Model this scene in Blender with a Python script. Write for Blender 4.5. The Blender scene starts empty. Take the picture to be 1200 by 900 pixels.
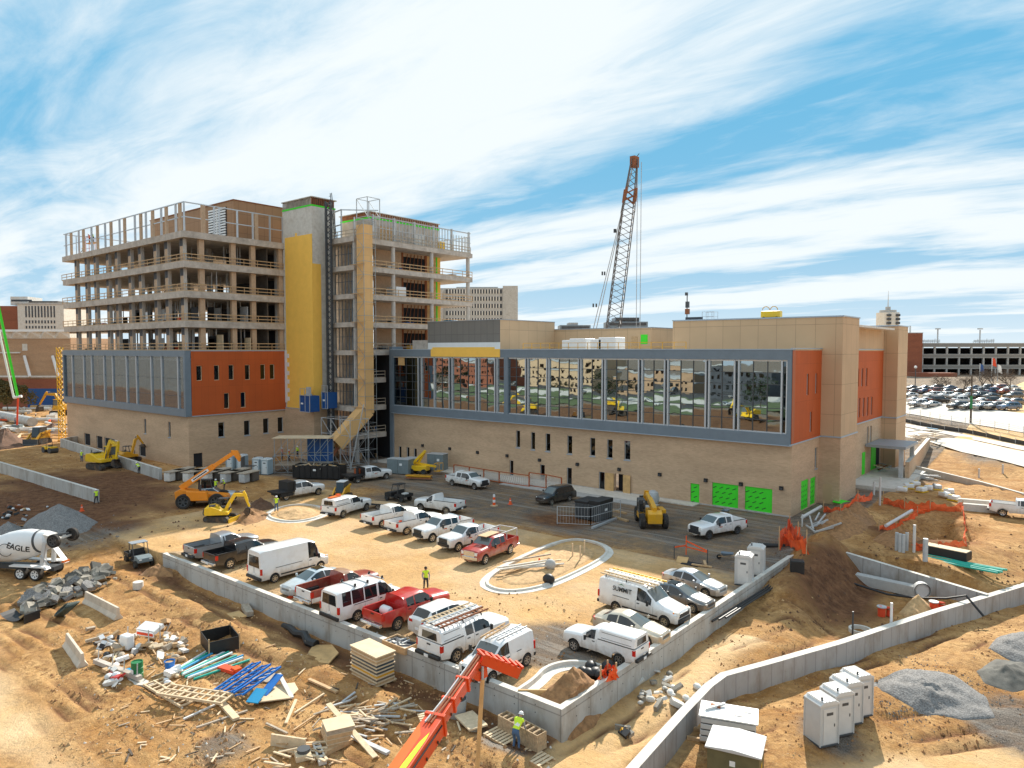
import bpy, bmesh, random
from math import *
from mathutils import Vector, Matrix, noise
random.seed(7)
sc = bpy.context.scene
COL = sc.collection
F = 838.0; H = 17.5; AZ = radians(39.5); TH = atan(40 / F)
fh = (-sin(AZ), cos(AZ)); RT = (cos(AZ), sin(AZ), 0)
FW = (fh[0]*cos(TH), fh[1]*cos(TH), -sin(TH)); UP = (fh[0]*sin(TH), fh[1]*sin(TH), cos(TH))
def ray(px, py): return [FW[i]*F + RT[i]*(px-600) + UP[i]*(450-py) for i in range(3)]
def at(px, py, z=0.0):
    r = ray(px, py); t = (z-H)/r[2]; return Vector((r[0]*t, r[1]*t, z))
def ay(px, py, y):
    r = ray(px, py); t = y/r[1]; return (r[0]*t, H+r[2]*t)
def ax(px, py, x):
    r = ray(px, py); t = x/r[0]; return (r[1]*t, H+r[2]*t)
def ad(px, py, D):
    r = ray(px, py); t = D/F; return Vector((r[0]*t, r[1]*t, H+r[2]*t))
M = {}
def mat(name, col, rough=.7, metal=0.0, var=0.0, vscale=2.0, bump=0.0, bscale=20.0, spec=.5, coat=0.0, dirt=None, dirt_amt=.4, dscale=.8):
    m = bpy.data.materials.new(name); m.use_nodes = True; M[name] = m
    nt = m.node_tree; N = nt.nodes; L = nt.links; b = N['Principled BSDF']
    b.inputs['Base Color'].default_value = (*col, 1); b.inputs['Roughness'].default_value = rough
    b.inputs['Metallic'].default_value = metal; b.inputs['Specular IOR Level'].default_value = spec
    b.inputs['Coat Weight'].default_value = coat
    tc = N.new('ShaderNodeTexCoord'); src = tc.outputs['Object']
    out = None
    if var or dirt:
        n1 = N.new('ShaderNodeTexNoise'); n1.inputs['Scale'].default_value = vscale; n1.inputs['Detail'].default_value = 6; n1.inputs['Roughness'].default_value = .65
        L.new(src, n1.inputs['Vector'])
        mx = N.new('ShaderNodeMix'); mx.data_type = 'RGBA'; mx.blend_type = 'MIX'
        mx.inputs[6].default_value = (*[max(0, c*(1-var)) for c in col], 1); mx.inputs[7].default_value = (*[min(1, c*(1+var)) for c in col], 1)
        cr = N.new('ShaderNodeMapRange'); cr.inputs[1].default_value = .3; cr.inputs[2].default_value = .7
        L.new(n1.outputs[0], cr.inputs[0]); L.new(cr.outputs[0], mx.inputs[0]); out = mx.outputs[2]
        if dirt:
            n2 = N.new('ShaderNodeTexNoise'); n2.inputs['Scale'].default_value = dscale; n2.inputs['Detail'].default_value = 8; n2.inputs['Roughness'].default_value = .7
            L.new(src, n2.inputs['Vector'])
            r2 = N.new('ShaderNodeMapRange'); r2.inputs[1].default_value = .48; r2.inputs[2].default_value = .72; r2.inputs[4].default_value = dirt_amt
            L.new(n2.outputs[0], r2.inputs[0])
            m2 = N.new('ShaderNodeMix'); m2.data_type = 'RGBA'; m2.inputs[7].default_value = (*dirt, 1)
            L.new(r2.outputs[0], m2.inputs[0]); L.new(out, m2.inputs[6]); out = m2.outputs[2]
        L.new(out, b.inputs['Base Color'])
    if bump:
        n3 = N.new('ShaderNodeTexNoise'); n3.inputs['Scale'].default_value = bscale; n3.inputs['Detail'].default_value = 5
        L.new(src, n3.inputs['Vector'])
        bp = N.new('ShaderNodeBump'); bp.inputs['Strength'].default_value = bump; bp.inputs['Distance'].default_value = .05
        L.new(n3.outputs[0], bp.inputs['Height']); L.new(bp.outputs[0], b.inputs['Normal'])
    return m
def nodes_of(name): nt = M[name].node_tree; return nt, nt.nodes, nt.links, nt.nodes['Principled BSDF']
class MB:
    def __init__(s, m='conc'): s.v = []; s.f = []; s.k = []; s.m = m; s.sm = []
    def add(s, vs, fs, m=None, smooth=False):
        o = len(s.v); s.v += [tuple(p) for p in vs]
        for f in fs: s.f.append(tuple(o+i for i in f)); s.k.append(m or s.m); s.sm.append(smooth)
        return s
    def box(s, x0, x1, y0, y1, z0, z1, m=None, M4=None):
        vs = [(x, y, z) for z in (z0, z1) for y in (y0, y1) for x in (x0, x1)]
        if M4 is not None: vs = [M4 @ Vector(p) for p in vs]
        return s.add(vs, [(0,2,3,1),(4,5,7,6),(0,1,5,4),(2,6,7,3),(0,4,6,2),(1,3,7,5)], m)
    def cb(s, c, d, m=None, rz=0, rx=0, ry=0):
        R = Matrix.Translation(c) @ Matrix.Rotation(rz, 4, 'Z') @ Matrix.Rotation(ry, 4, 'Y') @ Matrix.Rotation(rx, 4, 'X')
        return s.box(-d[0]/2, d[0]/2, -d[1]/2, d[1]/2, -d[2]/2, d[2]/2, m, R)
    def beam(s, p, q, w=.05, h=None, m=None):
        p = Vector(p); q = Vector(q); h = h or w; d = q-p; l = d.length
        if l < 1e-6: return s
        u = d/l; a = Vector((0,0,1)) if abs(u.z) < .95 else Vector((1,0,0))
        r = u.cross(a).normalized(); t = r.cross(u).normalized()
        vs = [e + r*(i*w/2) + t*(j*h/2) for e in (p, q) for i, j in ((-1,-1),(1,-1),(1,1),(-1,1))]
        return s.add(vs, [(0,1,2,3),(7,6,5,4),(0,4,5,1),(1,5,6,2),(2,6,7,3),(3,7,4,0)], m)
    def tube(s, pts, r, n=8, m=None, r2=None, cap=True):
        pts = [Vector(p) for p in pts]; rings = []; k = len(pts)
        for i, p in enumerate(pts):
            d = (pts[min(i+1, k-1)] - pts[max(i-1, 0)]).normalized()
            a = Vector((0,0,1)) if abs(d.z) < .95 else Vector((1,0,0))
            u = d.cross(a).normalized(); w = u.cross(d).normalized()
            rr = r if r2 is None else r + (r2-r)*i/(k-1)
            rings.append([p + u*rr*cos(2*pi*j/n) + w*rr*sin(2*pi*j/n) for j in range(n)])
        vs = [q for g in rings for q in g]; fs = []
        for i in range(k-1):
            for j in range(n): fs.append((i*n+j, i*n+(j+1) % n, (i+1)*n+(j+1) % n, (i+1)*n+j))
        s.add(vs, fs, m, True)
        if cap: s.add(rings[0], [tuple(range(n))[::-1]], m); s.add(rings[-1], [tuple(range(n))], m)
        return s
    def cyl(s, c, r, h, n=16, m=None, r2=None): c = Vector(c); return s.tube([c, c+Vector((0,0,h))], r, n, m, r2)
    def lathe(s, prof, c=(0,0,0), n=16, m=None, axis='z'):
        vs = []; fs = []
        for r, z in prof:
            for j in range(n):
                a = 2*pi*j/n; p = (r*cos(a), r*sin(a), z)
                if axis == 'x': p = (z, r*cos(a), r*sin(a))
                if axis == 'y': p = (r*cos(a), z, r*sin(a))
                vs.append((c[0]+p[0], c[1]+p[1], c[2]+p[2]))
        for i in range(len(prof)-1):
            for j in range(n): fs.append((i*n+j, i*n+(j+1) % n, (i+1)*n+(j+1) % n, (i+1)*n+j))
        return s.add(vs, fs, m, True)
    def prism(s, poly, y0, y1, m=None, plane='xz', inset=0.0):
        n = len(poly)
        def P(a, b, t): return {'xz': (a, t, b), 'xy': (a, b, t), 'yz': (t, a, b)}[plane]
        vs = [P(a, b, y0) for a, b in poly] + [P(a, b, y1) for a, b in poly]
        fs = [tuple(range(n)), tuple(range(2*n-1, n-1, -1))] + [(i, i+n, (i+1) % n+n, (i+1) % n) for i in range(n)]
        return s.add(vs, fs, m)
    def sphere(s, c, r, m=None, n=10, k=6, sc3=(1,1,1)):
        vs = []; fs = []
        for i in range(k+1):
            t = pi*i/k
            for j in range(n): a = 2*pi*j/n; vs.append((c[0]+r*sc3[0]*sin(t)*cos(a), c[1]+r*sc3[1]*sin(t)*sin(a), c[2]+r*sc3[2]*cos(t)))
        for i in range(k):
            for j in range(n): fs.append((i*n+j, (i+1)*n+j, (i+1)*n+(j+1) % n, i*n+(j+1) % n))
        return s.add(vs, fs, m, True)
    def xf(s, M4): s.v = [tuple(M4 @ Vector(p)) for p in s.v]; return s
    def mesh(s, name, fix=True, sharp=35):
        me = bpy.data.meshes.new(name); me.from_pydata(s.v, [], s.f)
        names = list(dict.fromkeys(s.k)); idx = {k: i for i, k in enumerate(names)}
        for k in names: me.materials.append(M[k])
        me.polygons.foreach_set('material_index', [idx[k] for k in s.k])
        if fix:
            bm = bmesh.new(); bm.from_mesh(me)
            bmesh.ops.remove_doubles(bm, verts=bm.verts, dist=1e-5)
            bmesh.ops.recalc_face_normals(bm, faces=bm.faces); bm.to_mesh(me); bm.free()
        if any(s.sm):
            me.polygons.foreach_set('use_smooth', [True]*len(me.polygons)); me.set_sharp_from_angle(angle=radians(sharp))
        me.update(); return me
    def build(s, name, parent=None, bevel=0, **kw):
        if not s.f: return None
        o = bpy.data.objects.new(name, s.mesh(name, **kw)); COL.objects.link(o)
        if parent is not None: o.parent = parent
        if bevel:
            b = o.modifiers.new('bevel', 'BEVEL'); b.width = bevel; b.segments = 2; b.limit_method = 'ANGLE'; b.angle_limit = radians(40)
        return o
def tag(o, label, cat, group=None):
    o['label'] = label; o['category'] = cat
    if group: o['group'] = group
    return o
def thing(name, label, cat, loc=(0,0,0), rz=0.0, group=None):
    o = bpy.data.objects.new(name, None); COL.objects.link(o); o.location = loc; o.rotation_euler = (0, 0, rz); o.empty_display_size = .3
    return tag(o, label, cat, group)
def struct(o, kind='structure'): o['kind'] = kind; return o
def kids(o): return [c for c in bpy.data.objects if c.parent is o]
def copy_tree(o, parent=None, mp=None):
    c = o.copy(); COL.objects.link(c); c.parent = parent
    for ch in TREE(o):
        k = copy_tree(ch, c)
    return c
def TREE(o): return list(o.children)
def dup(o, loc, rz, label, group=None, cat=None):
    c = copy_tree(o); c.location = loc; c.rotation_euler = (0, 0, rz); c['label'] = label
    if group: c['group'] = group
    if cat: c['category'] = cat
    return c
def single(mb, name, label, cat, loc=(0,0,0), rz=0.0, group=None, **kw):
    o = mb.build(name, **kw); o.location = loc; o.rotation_euler = (0, 0, rz); return tag(o, label, cat, group)
def sm(t): t = max(0., min(1., t)); return t*t*(3-2*t)
mat('conc', (.44,.43,.41), .85, var=.16, vscale=1.5, bump=.15, bscale=14, dirt=(.27,.24,.20), dirt_amt=.5)
mat('conc_slab', (.50,.44,.38), .9, var=.2, vscale=1.2, bump=.15, dirt=(.22,.17,.13), dirt_amt=.6, dscale=.5)
mat('conc_light', (.62,.59,.53), .85, var=.12, vscale=2, bump=.12, dirt=(.38,.31,.23), dirt_amt=.5)
mat('col_tan', (.50,.35,.23), .8, var=.12, vscale=3)
mat('col_conc', (.50,.47,.43), .85, var=.1)
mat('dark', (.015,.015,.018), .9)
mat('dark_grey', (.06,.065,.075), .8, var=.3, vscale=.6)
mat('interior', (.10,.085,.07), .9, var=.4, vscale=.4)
mat('steel_grey', (.17,.215,.26), .5, metal=.2, var=.08, vscale=1)
mat('galv', (.55,.58,.60), .45, metal=.6, var=.1)
mat('galv_matte', (.48,.50,.51), .6, metal=.2, var=.12, dirt=(.3,.22,.15), dirt_amt=.3)
mat('mullion', (.50,.53,.56), .4, metal=.4)
mat('frame_dark', (.06,.065,.07), .5)
mat('wood', (.52,.34,.18), .8, var=.22, vscale=5, bump=.1)
mat('wood_light', (.62,.48,.31), .8, var=.2, vscale=4, bump=.08)
mat('wood_grey', (.40,.33,.25), .85, var=.3, vscale=5, bump=.1)
mat('ply', (.58,.36,.15), .75, var=.25, vscale=1.2)
mat('ply_pale', (.66,.52,.34), .8, var=.15, vscale=1.5, dirt=(.4,.28,.16), dirt_amt=.4)
mat('yellow_sheath', (.95,.56,.10), .8, var=.05, vscale=.8)
mat('green_sheath', (.05,.72,.02), .6, var=.04)
mat('orange_panel', (.40,.085,.018), .55, var=.06, vscale=.5)
mat('white', (.78,.78,.77), .5, var=.03)
mat('white_dirty', (.66,.64,.60), .7, var=.1, dirt=(.45,.33,.2), dirt_amt=.5)
mat('metal_roof', (.33,.36,.39), .5, metal=.3)
mat('cornice', (.36,.44,.52), .5, metal=.2)
mat('penthouse', (.36,.20,.105), .8, var=.08)
mat('blue_box', (.008,.07,.24), .5, var=.1)
mat('scaf', (.34,.38,.40), .45, metal=.5, var=.2, vscale=3)
mat('rust', (.26,.09,.035), .8, var=.3)
mat('red_net', (.72,.07,.02), .8)
mat('black_plastic', (.012,.012,.013), .5, var=.3)
mat('rubber', (.022,.020,.018), .85, dirt=(.16,.11,.07), dirt_amt=.5, dscale=3)
mat('chrome', (.62,.62,.62), .25, metal=.9)
mat('cat_yellow', (.72,.36,.012), .45, var=.06, coat=.2, dirt=(.3,.19,.09), dirt_amt=.4)
mat('yellow', (.85,.52,.01), .45, var=.05, coat=.2, dirt=(.35,.22,.1), dirt_amt=.3)
mat('orange_paint', (.74,.15,.01), .45, coat=.2, var=.05, dirt=(.35,.16,.06), dirt_amt=.3)
mat('red_orange', (.75,.065,.006), .45, coat=.25, var=.05, dirt=(.3,.09,.04), dirt_amt=.35)
mat('track', (.05,.042,.035), .8, var=.4, vscale=8, dirt=(.25,.14,.07), dirt_amt=.7, dscale=2)
mat('hydraulic', (.02,.02,.022), .4)
mat('lime', (.55,.86,.02), .6)
mat('skin', (.42,.24,.16), .6); mat('jeans', (.06,.12,.22), .85); mat('shirt_grey', (.3,.3,.31), .85); mat('shirt_dark', (.04,.04,.05), .85)
mat('hard_hat', (.82,.82,.80), .35); mat('vest', (.62,.85,.03), .7); mat('vest_orange', (.9,.14,.02), .7); mat('boot', (.10,.06,.035), .8); mat('hair', (.03,.02,.015), .8)
mat('reflective', (.75,.76,.74), .4); mat('hat_yellow', (.8,.55,.02), .35)
mat('carglass', (.012,.015,.018), .06, spec=.8)
mat('carglass_lit', (.10,.12,.12), .05, spec=.8)
mat('tail_red', (.55,.02,.01), .25); mat('lamp_clear', (.75,.75,.72), .15); mat('amber', (.8,.22,.01), .3)
mat('trim_black', (.018,.018,.019), .55)
mat('asphalt', (.055,.055,.055), .9, var=.2)
mat('gravel', (.22,.21,.20), .95, var=.6, vscale=11, bump=1, bscale=10, dirt=(.09,.085,.08), dirt_amt=.7, dscale=2.5)
mat('rubble', (.30,.27,.22), .9, var=.5, vscale=1.5, bump=.3)
mat('rubble_dark', (.11,.105,.09), .9, var=.4, vscale=1.5, bump=.3)
mat('dirt_brown', (.30,.155,.065), .95, var=.4, vscale=3, bump=.8, bscale=5)
mat('dirt_tan', (.50,.32,.155), .95, var=.35, vscale=3, bump=.8, bscale=5)
mat('dirt_dark', (.125,.062,.033), .95, var=.4, vscale=3, bump=.8, bscale=5)
mat('pipe_green', (.02,.40,.30), .45); mat('pipe_blue', (.02,.28,.52), .45); mat('pipe_white', (.72,.76,.76), .4)
mat('blue_steel', (.012,.15,.48), .5, var=.15); mat('green_drum', (.015,.18,.06), .5); mat('hose', (.05,.07,.06), .6)
mat('olive', (.13,.115,.055), .6, var=.15); mat('poly_grey', (.60,.59,.57), .55, var=.05); mat('poly_side', (.52,.52,.51), .6, var=.06)
mat('toilet_grey', (.34,.42,.46), .5, var=.05); mat('toilet_roof', (.62,.66,.67), .5)
mat('eq_grey', (.17,.21,.22), .6, var=.12)
mat('cone', (.85,.10,.01), .55)
mat('bark', (.10,.075,.055), .9); mat('twig', (.13,.09,.065), .9)
mat('leaf_olive', (.10,.085,.030), .85, var=.35, vscale=1); mat('leaf_green', (.045,.085,.025), .85, var=.35, vscale=1)
mat('leaf_dark', (.035,.055,.02), .85, var=.35, vscale=1)
cam = bpy.data.cameras.new('camera'); co = bpy.data.objects.new('camera', cam); COL.objects.link(co)
cam.sensor_width = 36; cam.lens = 36*F/1200; cam.clip_end = 12000; cam.clip_start = .5
co.location = (0, 0, H); co.rotation_euler = (pi/2-TH, 0, AZ); sc.camera = co
SUN_EL = radians(33.0); SUN_AZ = (-.35, .937)
sun = bpy.data.lights.new('sun', 'SUN'); so = bpy.data.objects.new('sun', sun); COL.objects.link(so)
sun.energy = 3.7; sun.angle = radians(.6); sun.color = (1, .93, .82)
sd = Vector((SUN_AZ[0]*cos(SUN_EL), SUN_AZ[1]*cos(SUN_EL), sin(SUN_EL)))
so.rotation_euler = sd.to_track_quat('Z', 'Y').to_euler()
w = bpy.data.worlds.new('World'); sc.world = w; w.use_nodes = True
nt = w.node_tree; N = nt.nodes; L = nt.links; bg = N['Background']
sky = N.new('ShaderNodeTexSky'); sky.sky_type = 'NISHITA'; sky.sun_disc = False; sky.sun_elevation = SUN_EL
sky.sun_rotation = atan2(SUN_AZ[0], SUN_AZ[1]); sky.air_density = 1.0; sky.dust_density = .6; sky.ozone_density = 2.5
bg.inputs[1].default_value = .15
tc = N.new('ShaderNodeTexCoord')
sep = N.new('ShaderNodeSeparateXYZ'); L.new(tc.outputs['Generated'], sep.inputs[0])
def mth(op, a, b=None, c=None):
    n = N.new('ShaderNodeMath'); n.operation = op
    for i, v in enumerate((a, b, c)):
        if v is None: continue
        if isinstance(v, (int, float)): n.inputs[i].default_value = v
        else: L.new(v, n.inputs[i])
    return n.outputs[0]
zc = mth('ADD', mth('MAXIMUM', sep.outputs[2], 0.0), .10)
cx = mth('DIVIDE', sep.outputs[0], zc); cy = mth('DIVIDE', sep.outputs[1], zc)
cmb = N.new('ShaderNodeCombineXYZ'); L.new(cx, cmb.inputs[0]); L.new(cy, cmb.inputs[1])
mp = N.new('ShaderNodeMapping'); mp.inputs['Rotation'].default_value = (0, 0, radians(-58)); mp.inputs['Scale'].default_value = (.42, 1.25, 1); mp.inputs['Location'].default_value = (5.1, 3.2, 0)
L.new(cmb.outputs[0], mp.inputs[0])
n1 = N.new('ShaderNodeTexNoise'); n1.inputs['Scale'].default_value = .75; n1.inputs['Detail'].default_value = 7; n1.inputs['Roughness'].default_value = .52; n1.inputs['Distortion'].default_value = .6
L.new(mp.outputs[0], n1.inputs['Vector'])
n2 = N.new('ShaderNodeTexNoise'); n2.inputs['Scale'].default_value = 3.2; n2.inputs['Detail'].default_value = 8; n2.inputs['Roughness'].default_value = .65; n2.inputs['Distortion'].default_value = .5
L.new(mp.outputs[0], n2.inputs['Vector'])
s = mth('ADD', mth('MULTIPLY', n1.outputs[0], .75), mth('MULTIPLY', n2.outputs[0], .25))
mr = N.new('ShaderNodeMapRange'); mr.interpolation_type = 'SMOOTHSTEP'; mr.inputs[1].default_value = .34; mr.inputs[2].default_value = .56; L.new(s, mr.inputs[0])
hz = mth('MULTIPLY', mth('POWER', mth('SUBTRACT', 1.0, mth('MAXIMUM', sep.outputs[2], 0.0)), 9.0), .85)
dens = mth('MAXIMUM', mr.outputs[0], hz)
dens = mth('MULTIPLY_ADD', dens, .85, .12)
mx = N.new('ShaderNodeMix'); mx.data_type = 'RGBA'
L.new(dens, mx.inputs[0])
gm = N.new('ShaderNodeMix'); gm.data_type = 'RGBA'; gm.blend_type = 'MULTIPLY'; gm.inputs[0].default_value = 1; gm.inputs[7].default_value = (.62, .95, 1.25, 1)
L.new(sky.outputs[0], gm.inputs[6]); dk = N.new('ShaderNodeMix'); dk.data_type = 'RGBA'; dk.blend_type = 'DARKEN'; dk.inputs[0].default_value = 1; dk.inputs[7].default_value = (.16, 1.42, 2.45, 1); L.new(gm.outputs[2], dk.inputs[6]); L.new(dk.outputs[2], mx.inputs[6]); mx.inputs[7].default_value = (3.05, 3.25, 3.32, 1)
L.new(mx.outputs[2], bg.inputs[0])
vs = sc.view_settings; vs.view_transform = 'Standard'; vs.look = 'None'; vs.exposure = 1.05; vs.gamma = 1; vs.use_curve_mapping = False
ZW = -1.2
wallL = [at(*p, ZW) for p in ((690,960),(745,895),(800,834),(830,803),(848,790),(900,776),(985,752),(1030,737),(1095,716),(1160,697),(1260,668),(1400,640))]
def side_of(pl, x, y):
    best = 1e9; sg = 1
    for a, b in zip(pl[:-1], pl[1:]):
        dx, dy = b.x-a.x, b.y-a.y; t = max(0, min(1, ((x-a.x)*dx+(y-a.y)*dy)/(dx*dx+dy*dy)))
        ex, ey = x-a.x-t*dx, y-a.y-t*dy; d = ex*ex+ey*ey
        if d < best: best = d; sg = 1 if dx*(y-a.y)-dy*(x-a.x) > 0 else -1
    return sg*sqrt(best)
LX, LY = -19.6, 27.5
WX0 = -60.6
def nz(x, y, s, seed=0): return noise.noise(Vector((x*s+seed*17.3, y*s-seed*9.1, seed*3.7)))
def fbm(x, y, s, o=4, seed=0):
    v = 0; a = 1
    for i in range(o): v += a*nz(x, y, s*2**i, seed+i); a *= .5
    return v
RUTS = [ # polylines of wheel ruts (px) with width m
  [at(*p, -1.5) for p in ((-40,720),(60,790),(140,850),(190,905),(240,960))],
  [at(*p, -1.4) for p in ((150,665),(230,700),(300,740),(370,770),(470,820))],
  [at(*p, -2.5) for p in ((960,905),(1040,880),(1130,862),(1230,850))],
  [at(*p, 0) for p in ((1110,520),(1140,540),(1170,580),(1230,600))],
  [at(*p, -1.3) for p in ((660,895),(760,840),(850,760),(930,730))],
  [at(*p, -2.6) for p in ((860,830),(930,800),(1040,770),(1130,735),(1230,712))],
  [at(*p, -1.2) for p in ((20,700),(110,735),(230,745),(330,790),(450,850),(560,905))]]
def rut(x, y):
    r = 0
    for k, pl in enumerate(RUTS):
        a = pl[0]
        if k != 3 and not (-75 < x < 12 and y < 60): continue
        if k == 3 and not (x > -20 and y > 60): continue
        d = abs(side_of(pl, x, y))
        if d < 4.5:
            for c in ((.6, 2.6) if k else (.4, 1.5, 2.7)): r = max(r, exp(-((d-c-.35*nz(x, y, .12, 50+k))/.24)**2)*sm(.35+1.6*nz(x, y, .3, 60+k)))
    return r
def ground(x, y, fine=True):
    lat = .772*x+.636*y; rise = 0.0
    if lat > 58 and y > 20: rise = 1.6*sm((lat-58)/20)+3.4*sm((lat-80)/24)+2.0*sm((lat-104)/50)
    if x*x+y*y > 260**2: return rise
    return rise+ground0(x, y, fine)
def ground0(x, y, fine=True):
    rough = 0.0
    if y > LY and x < LX or y > 200:
        z = 0.0
        z += .035*nz(x, y, .25, 3); rough = .025
        if x < -75 and y < 50: rough = .09
    elif y > 67 and x >= LX:
        z = -.15 + .25*nz(x, y, .07, 4); rough = .09
        if y > 135: z *= max(0, 1-(y-135)/20); rough = .03
        if x > -12:
            s = side_of(wallL, x, y) if y < 100 else 30
            z = -2.55 if s < .12 else z+(-1.12-z)*sm(1-s/6)*sm((x+12)/5)
    else:
        s = side_of(wallL, x, y) if x > -30 else 99
        if x > -30 and s < 0.12:
            z = -2.55 - .25*sm(-s/18) + .12*nz(x, y, .15, 6); rough = .09
            z += .35*exp(-((s+4.5)/1.8)**2)*sm((x+20)/10)
        elif x >= LX:
            t = sm((x-LX)/7.0); z = -1.3 + .55*sm((y-45)/16)
            z += .35*exp(-((x-LX-4)/2.2)**2)*sm((y-30)/10)
            z += (-1.35-z)*sm(1-s/3.0)*.8
            pit = sm((x+17.2)/3.5)*sm((y-47)/4)
            z = z*(1-pit) + (-2.1)*pit
            rid = exp(-((x+18.0)/1.6)**2)*sm((y-50)/5)*sm((70-y)/5); z += 1.2*rid
            rough = .14
        else:
            z = -1.25 - .5*sm((22-y)/25) + .12*nz(x, y, .12, 5)
            t = sm((WX0-x)/12.0)
            z = z*(1-t) + t*(-.9*sm((LY+8-y)/28))
            if x > WX0-2: z += .30*exp(-((y-LY+3.2)/1.3)**2)
            rough = .11
    if fine:
        z += rough*fbm(x, y, .45, 5, 11)
        r = rut(x, y); z -= .24*r*(1 if rough > .05 else .3)
    for hx, hy, hr, hh in HOLES:
        q = ((x-hx)**2+(y-hy)**2)/(hr*hr)
        if q < 6: z += hh*exp(-q)*(1+.25*fbm(x, y, .8, 3, 21))
    return z
HOLES = []
def hole(px, py, r, h, z=0): p = at(px, py, z); HOLES.append((p.x, p.y, r, h))
hole(1090,616,2.7,-4.4); hole(1050,608,1.8,1.1); hole(1085,594,1.4,.7); hole(1132,612,1.6,.5); hole(985,618,2.6,1.0); hole(1000,602,2.2,1.2); hole(940,652,1.8,.9); hole(958,640,2.0,1.1)
hole(1110,640,2.0,.5); hole(205,668,2.0,.6,-.8); hole(640,800,0.1,0)
hole(1150,575,4,.5); hole(1090,525,5,.8); hole(1180,560,5,-.6); hole(1060,585,3,.5)
def axis(lo, hi, st, far, g=1.22):
    a = [lo + i*st for i in range(int((hi-lo)/st)+1)]
    d = st; v = a[-1]
    while v < far: d *= g; v += d; a.append(v)
    d = st; v = lo; b = []
    while v > -far: d *= g; v -= d; b.append(v)
    return b[::-1] + a
XS = axis(-150, 14, .27, 5000, 1.16); YS = axis(8, 90, .26, 5000, 1.10)
XS = [x for x in XS if abs(x-LX) > .12] + [LX-.1, LX+.1]; XS.sort()
YS = [y for y in YS if abs(y-LY) > .12] + [LY-.1, LY+.1]; YS.sort()
GR = [(*at(1185,850,-2.5)[:2],3.5),(*at(975,855,-2.5)[:2],2.6),(*at(1060,560)[:2],5),(*at(1170,545)[:2],8),(*at(85,625)[:2],5),(*at(650,755)[:2],3),(*at(255,875,-1.5)[:2],2.2),(*at(600,870,-1.3)[:2],1.6)]
gv = []; gm_ = []
for y in YS:
    for x in XS:
        fine = -152 < x < 40 and 5 < y < 150
        gv.append((x, y, ground(x, y, fine)))
        wet = grav = pale = 0.0
        if fine or True:
            n = nz(x, y, .06, 31)*.5 + nz(x, y, .2, 32)*.3 if fine else 0
            wet = max(wet, sm(1.25-sqrt(((x+97)/24)**2+((y-32)/15)**2)+n)*(1 if x < -60 else 0))
            wet = max(wet, .75*sm(1.2-sqrt(((x+75)/9)**2+((y-42)/5)**2)+n))
            wet = max(wet, sm(1.15-sqrt(((x+15.5)/4.5)**2+((y-60)/9)**2)+n)*.9)
            wet = max(wet, sm(1.1-sqrt(((x+13)/8)**2+((y-76)/7)**2)+n)*.8)
            wet = max(wet, .8*sm(1.1-sqrt(((x+42)/6)**2+((y-59)/4)**2)+n*1.5))
            if y < LY and WX0-4 < x < LX: wet = max(wet, .75*sm(1.0-abs(y-LY+1.3)/1.6+n))  # darker soil band along the foot of the lot wall
            if LX > x > -100 and y > 44: grav = sm((y-50+n*14)/7)*.72
            if x < LX and y > LY and x > -62: grav = max(grav, sm(1-(y-LY)/3.0+n)*.45, sm(1-(LX-x)/3.0+n)*.6)
            for cx_, cy_, r_ in GR:
                q = sqrt((x-cx_)**2+(y-cy_)**2)/r_
                grav = max(grav, sm(1.25-q+n*1.4)*.95)
            if WX0-15 < x < LX or (-75 < x < 14 and y < 60): wet = max(wet, .75*rut(x, y)) if y < LY or x > LX else wet  # wheel ruts drawn darker through the same soil mask
            if y > 135: pale = sm((y-130)/12)
            if y < -40: grav = 1.0; pale = 0
            elif y < 0: wet = .75
            if LX > x > -75 and LY < y < 54: pale = max(pale, .6)
            if -80 < x < 12 and y < 45:
                for k_, w_, o_ in ((0, 3.2, 3.6), (2, 2.6, 2.2), (4, 1.6, 0)):
                    pale = max(pale, sm(1.3-abs(side_of(RUTS[k_], x, y)-(-o_ if k_ != 4 else 0))/w_+n*1.5)*.95)
        gm_.append((wet, grav, pale, 1)) if True else 0
    if y == YS[0]: pass
nx = len(XS); ny = len(YS)
gf = [(j*nx+i, j*nx+i+1, (j+1)*nx+i+1, (j+1)*nx+i) for j in range(ny-1) for i in range(nx-1)]
me = bpy.data.meshes.new('ground'); me.from_pydata(gv, [], gf)
ca = me.color_attributes.new('mask', 'FLOAT_COLOR', 'POINT')
ca.data.foreach_set('color', [c for q in gm_ for c in q])
me.polygons.foreach_set('use_smooth', [True]*len(me.polygons))
gm = bpy.data.materials.new('ground_soil'); gm.use_nodes = True; M['ground'] = gm; me.materials.append(gm)
go = bpy.data.objects.new('ground', me); COL.objects.link(go); struct(go)
nt = gm.node_tree; N = nt.nodes; L = nt.links; b = N['Principled BSDF']; b.inputs['Roughness'].default_value = .95; b.inputs['Specular IOR Level'].default_value = .15
tc = N.new('ShaderNodeTexCoord')
def nzn(scale, detail=8, rough=.65, dist=0):
    n = N.new('ShaderNodeTexNoise'); n.inputs['Scale'].default_value = scale; n.inputs['Detail'].default_value = detail; n.inputs['Roughness'].default_value = rough; n.inputs['Distortion'].default_value = dist
    L.new(tc.outputs['Object'], n.inputs['Vector']); return n.outputs[0]
def rng(s, a, b_, c=0, d=1):
    n = N.new('ShaderNodeMapRange'); n.inputs[1].default_value = a; n.inputs[2].default_value = b_; n.inputs[3].default_value = c; n.inputs[4].default_value = d; L.new(s, n.inputs[0]); return n.outputs[0]
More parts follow.
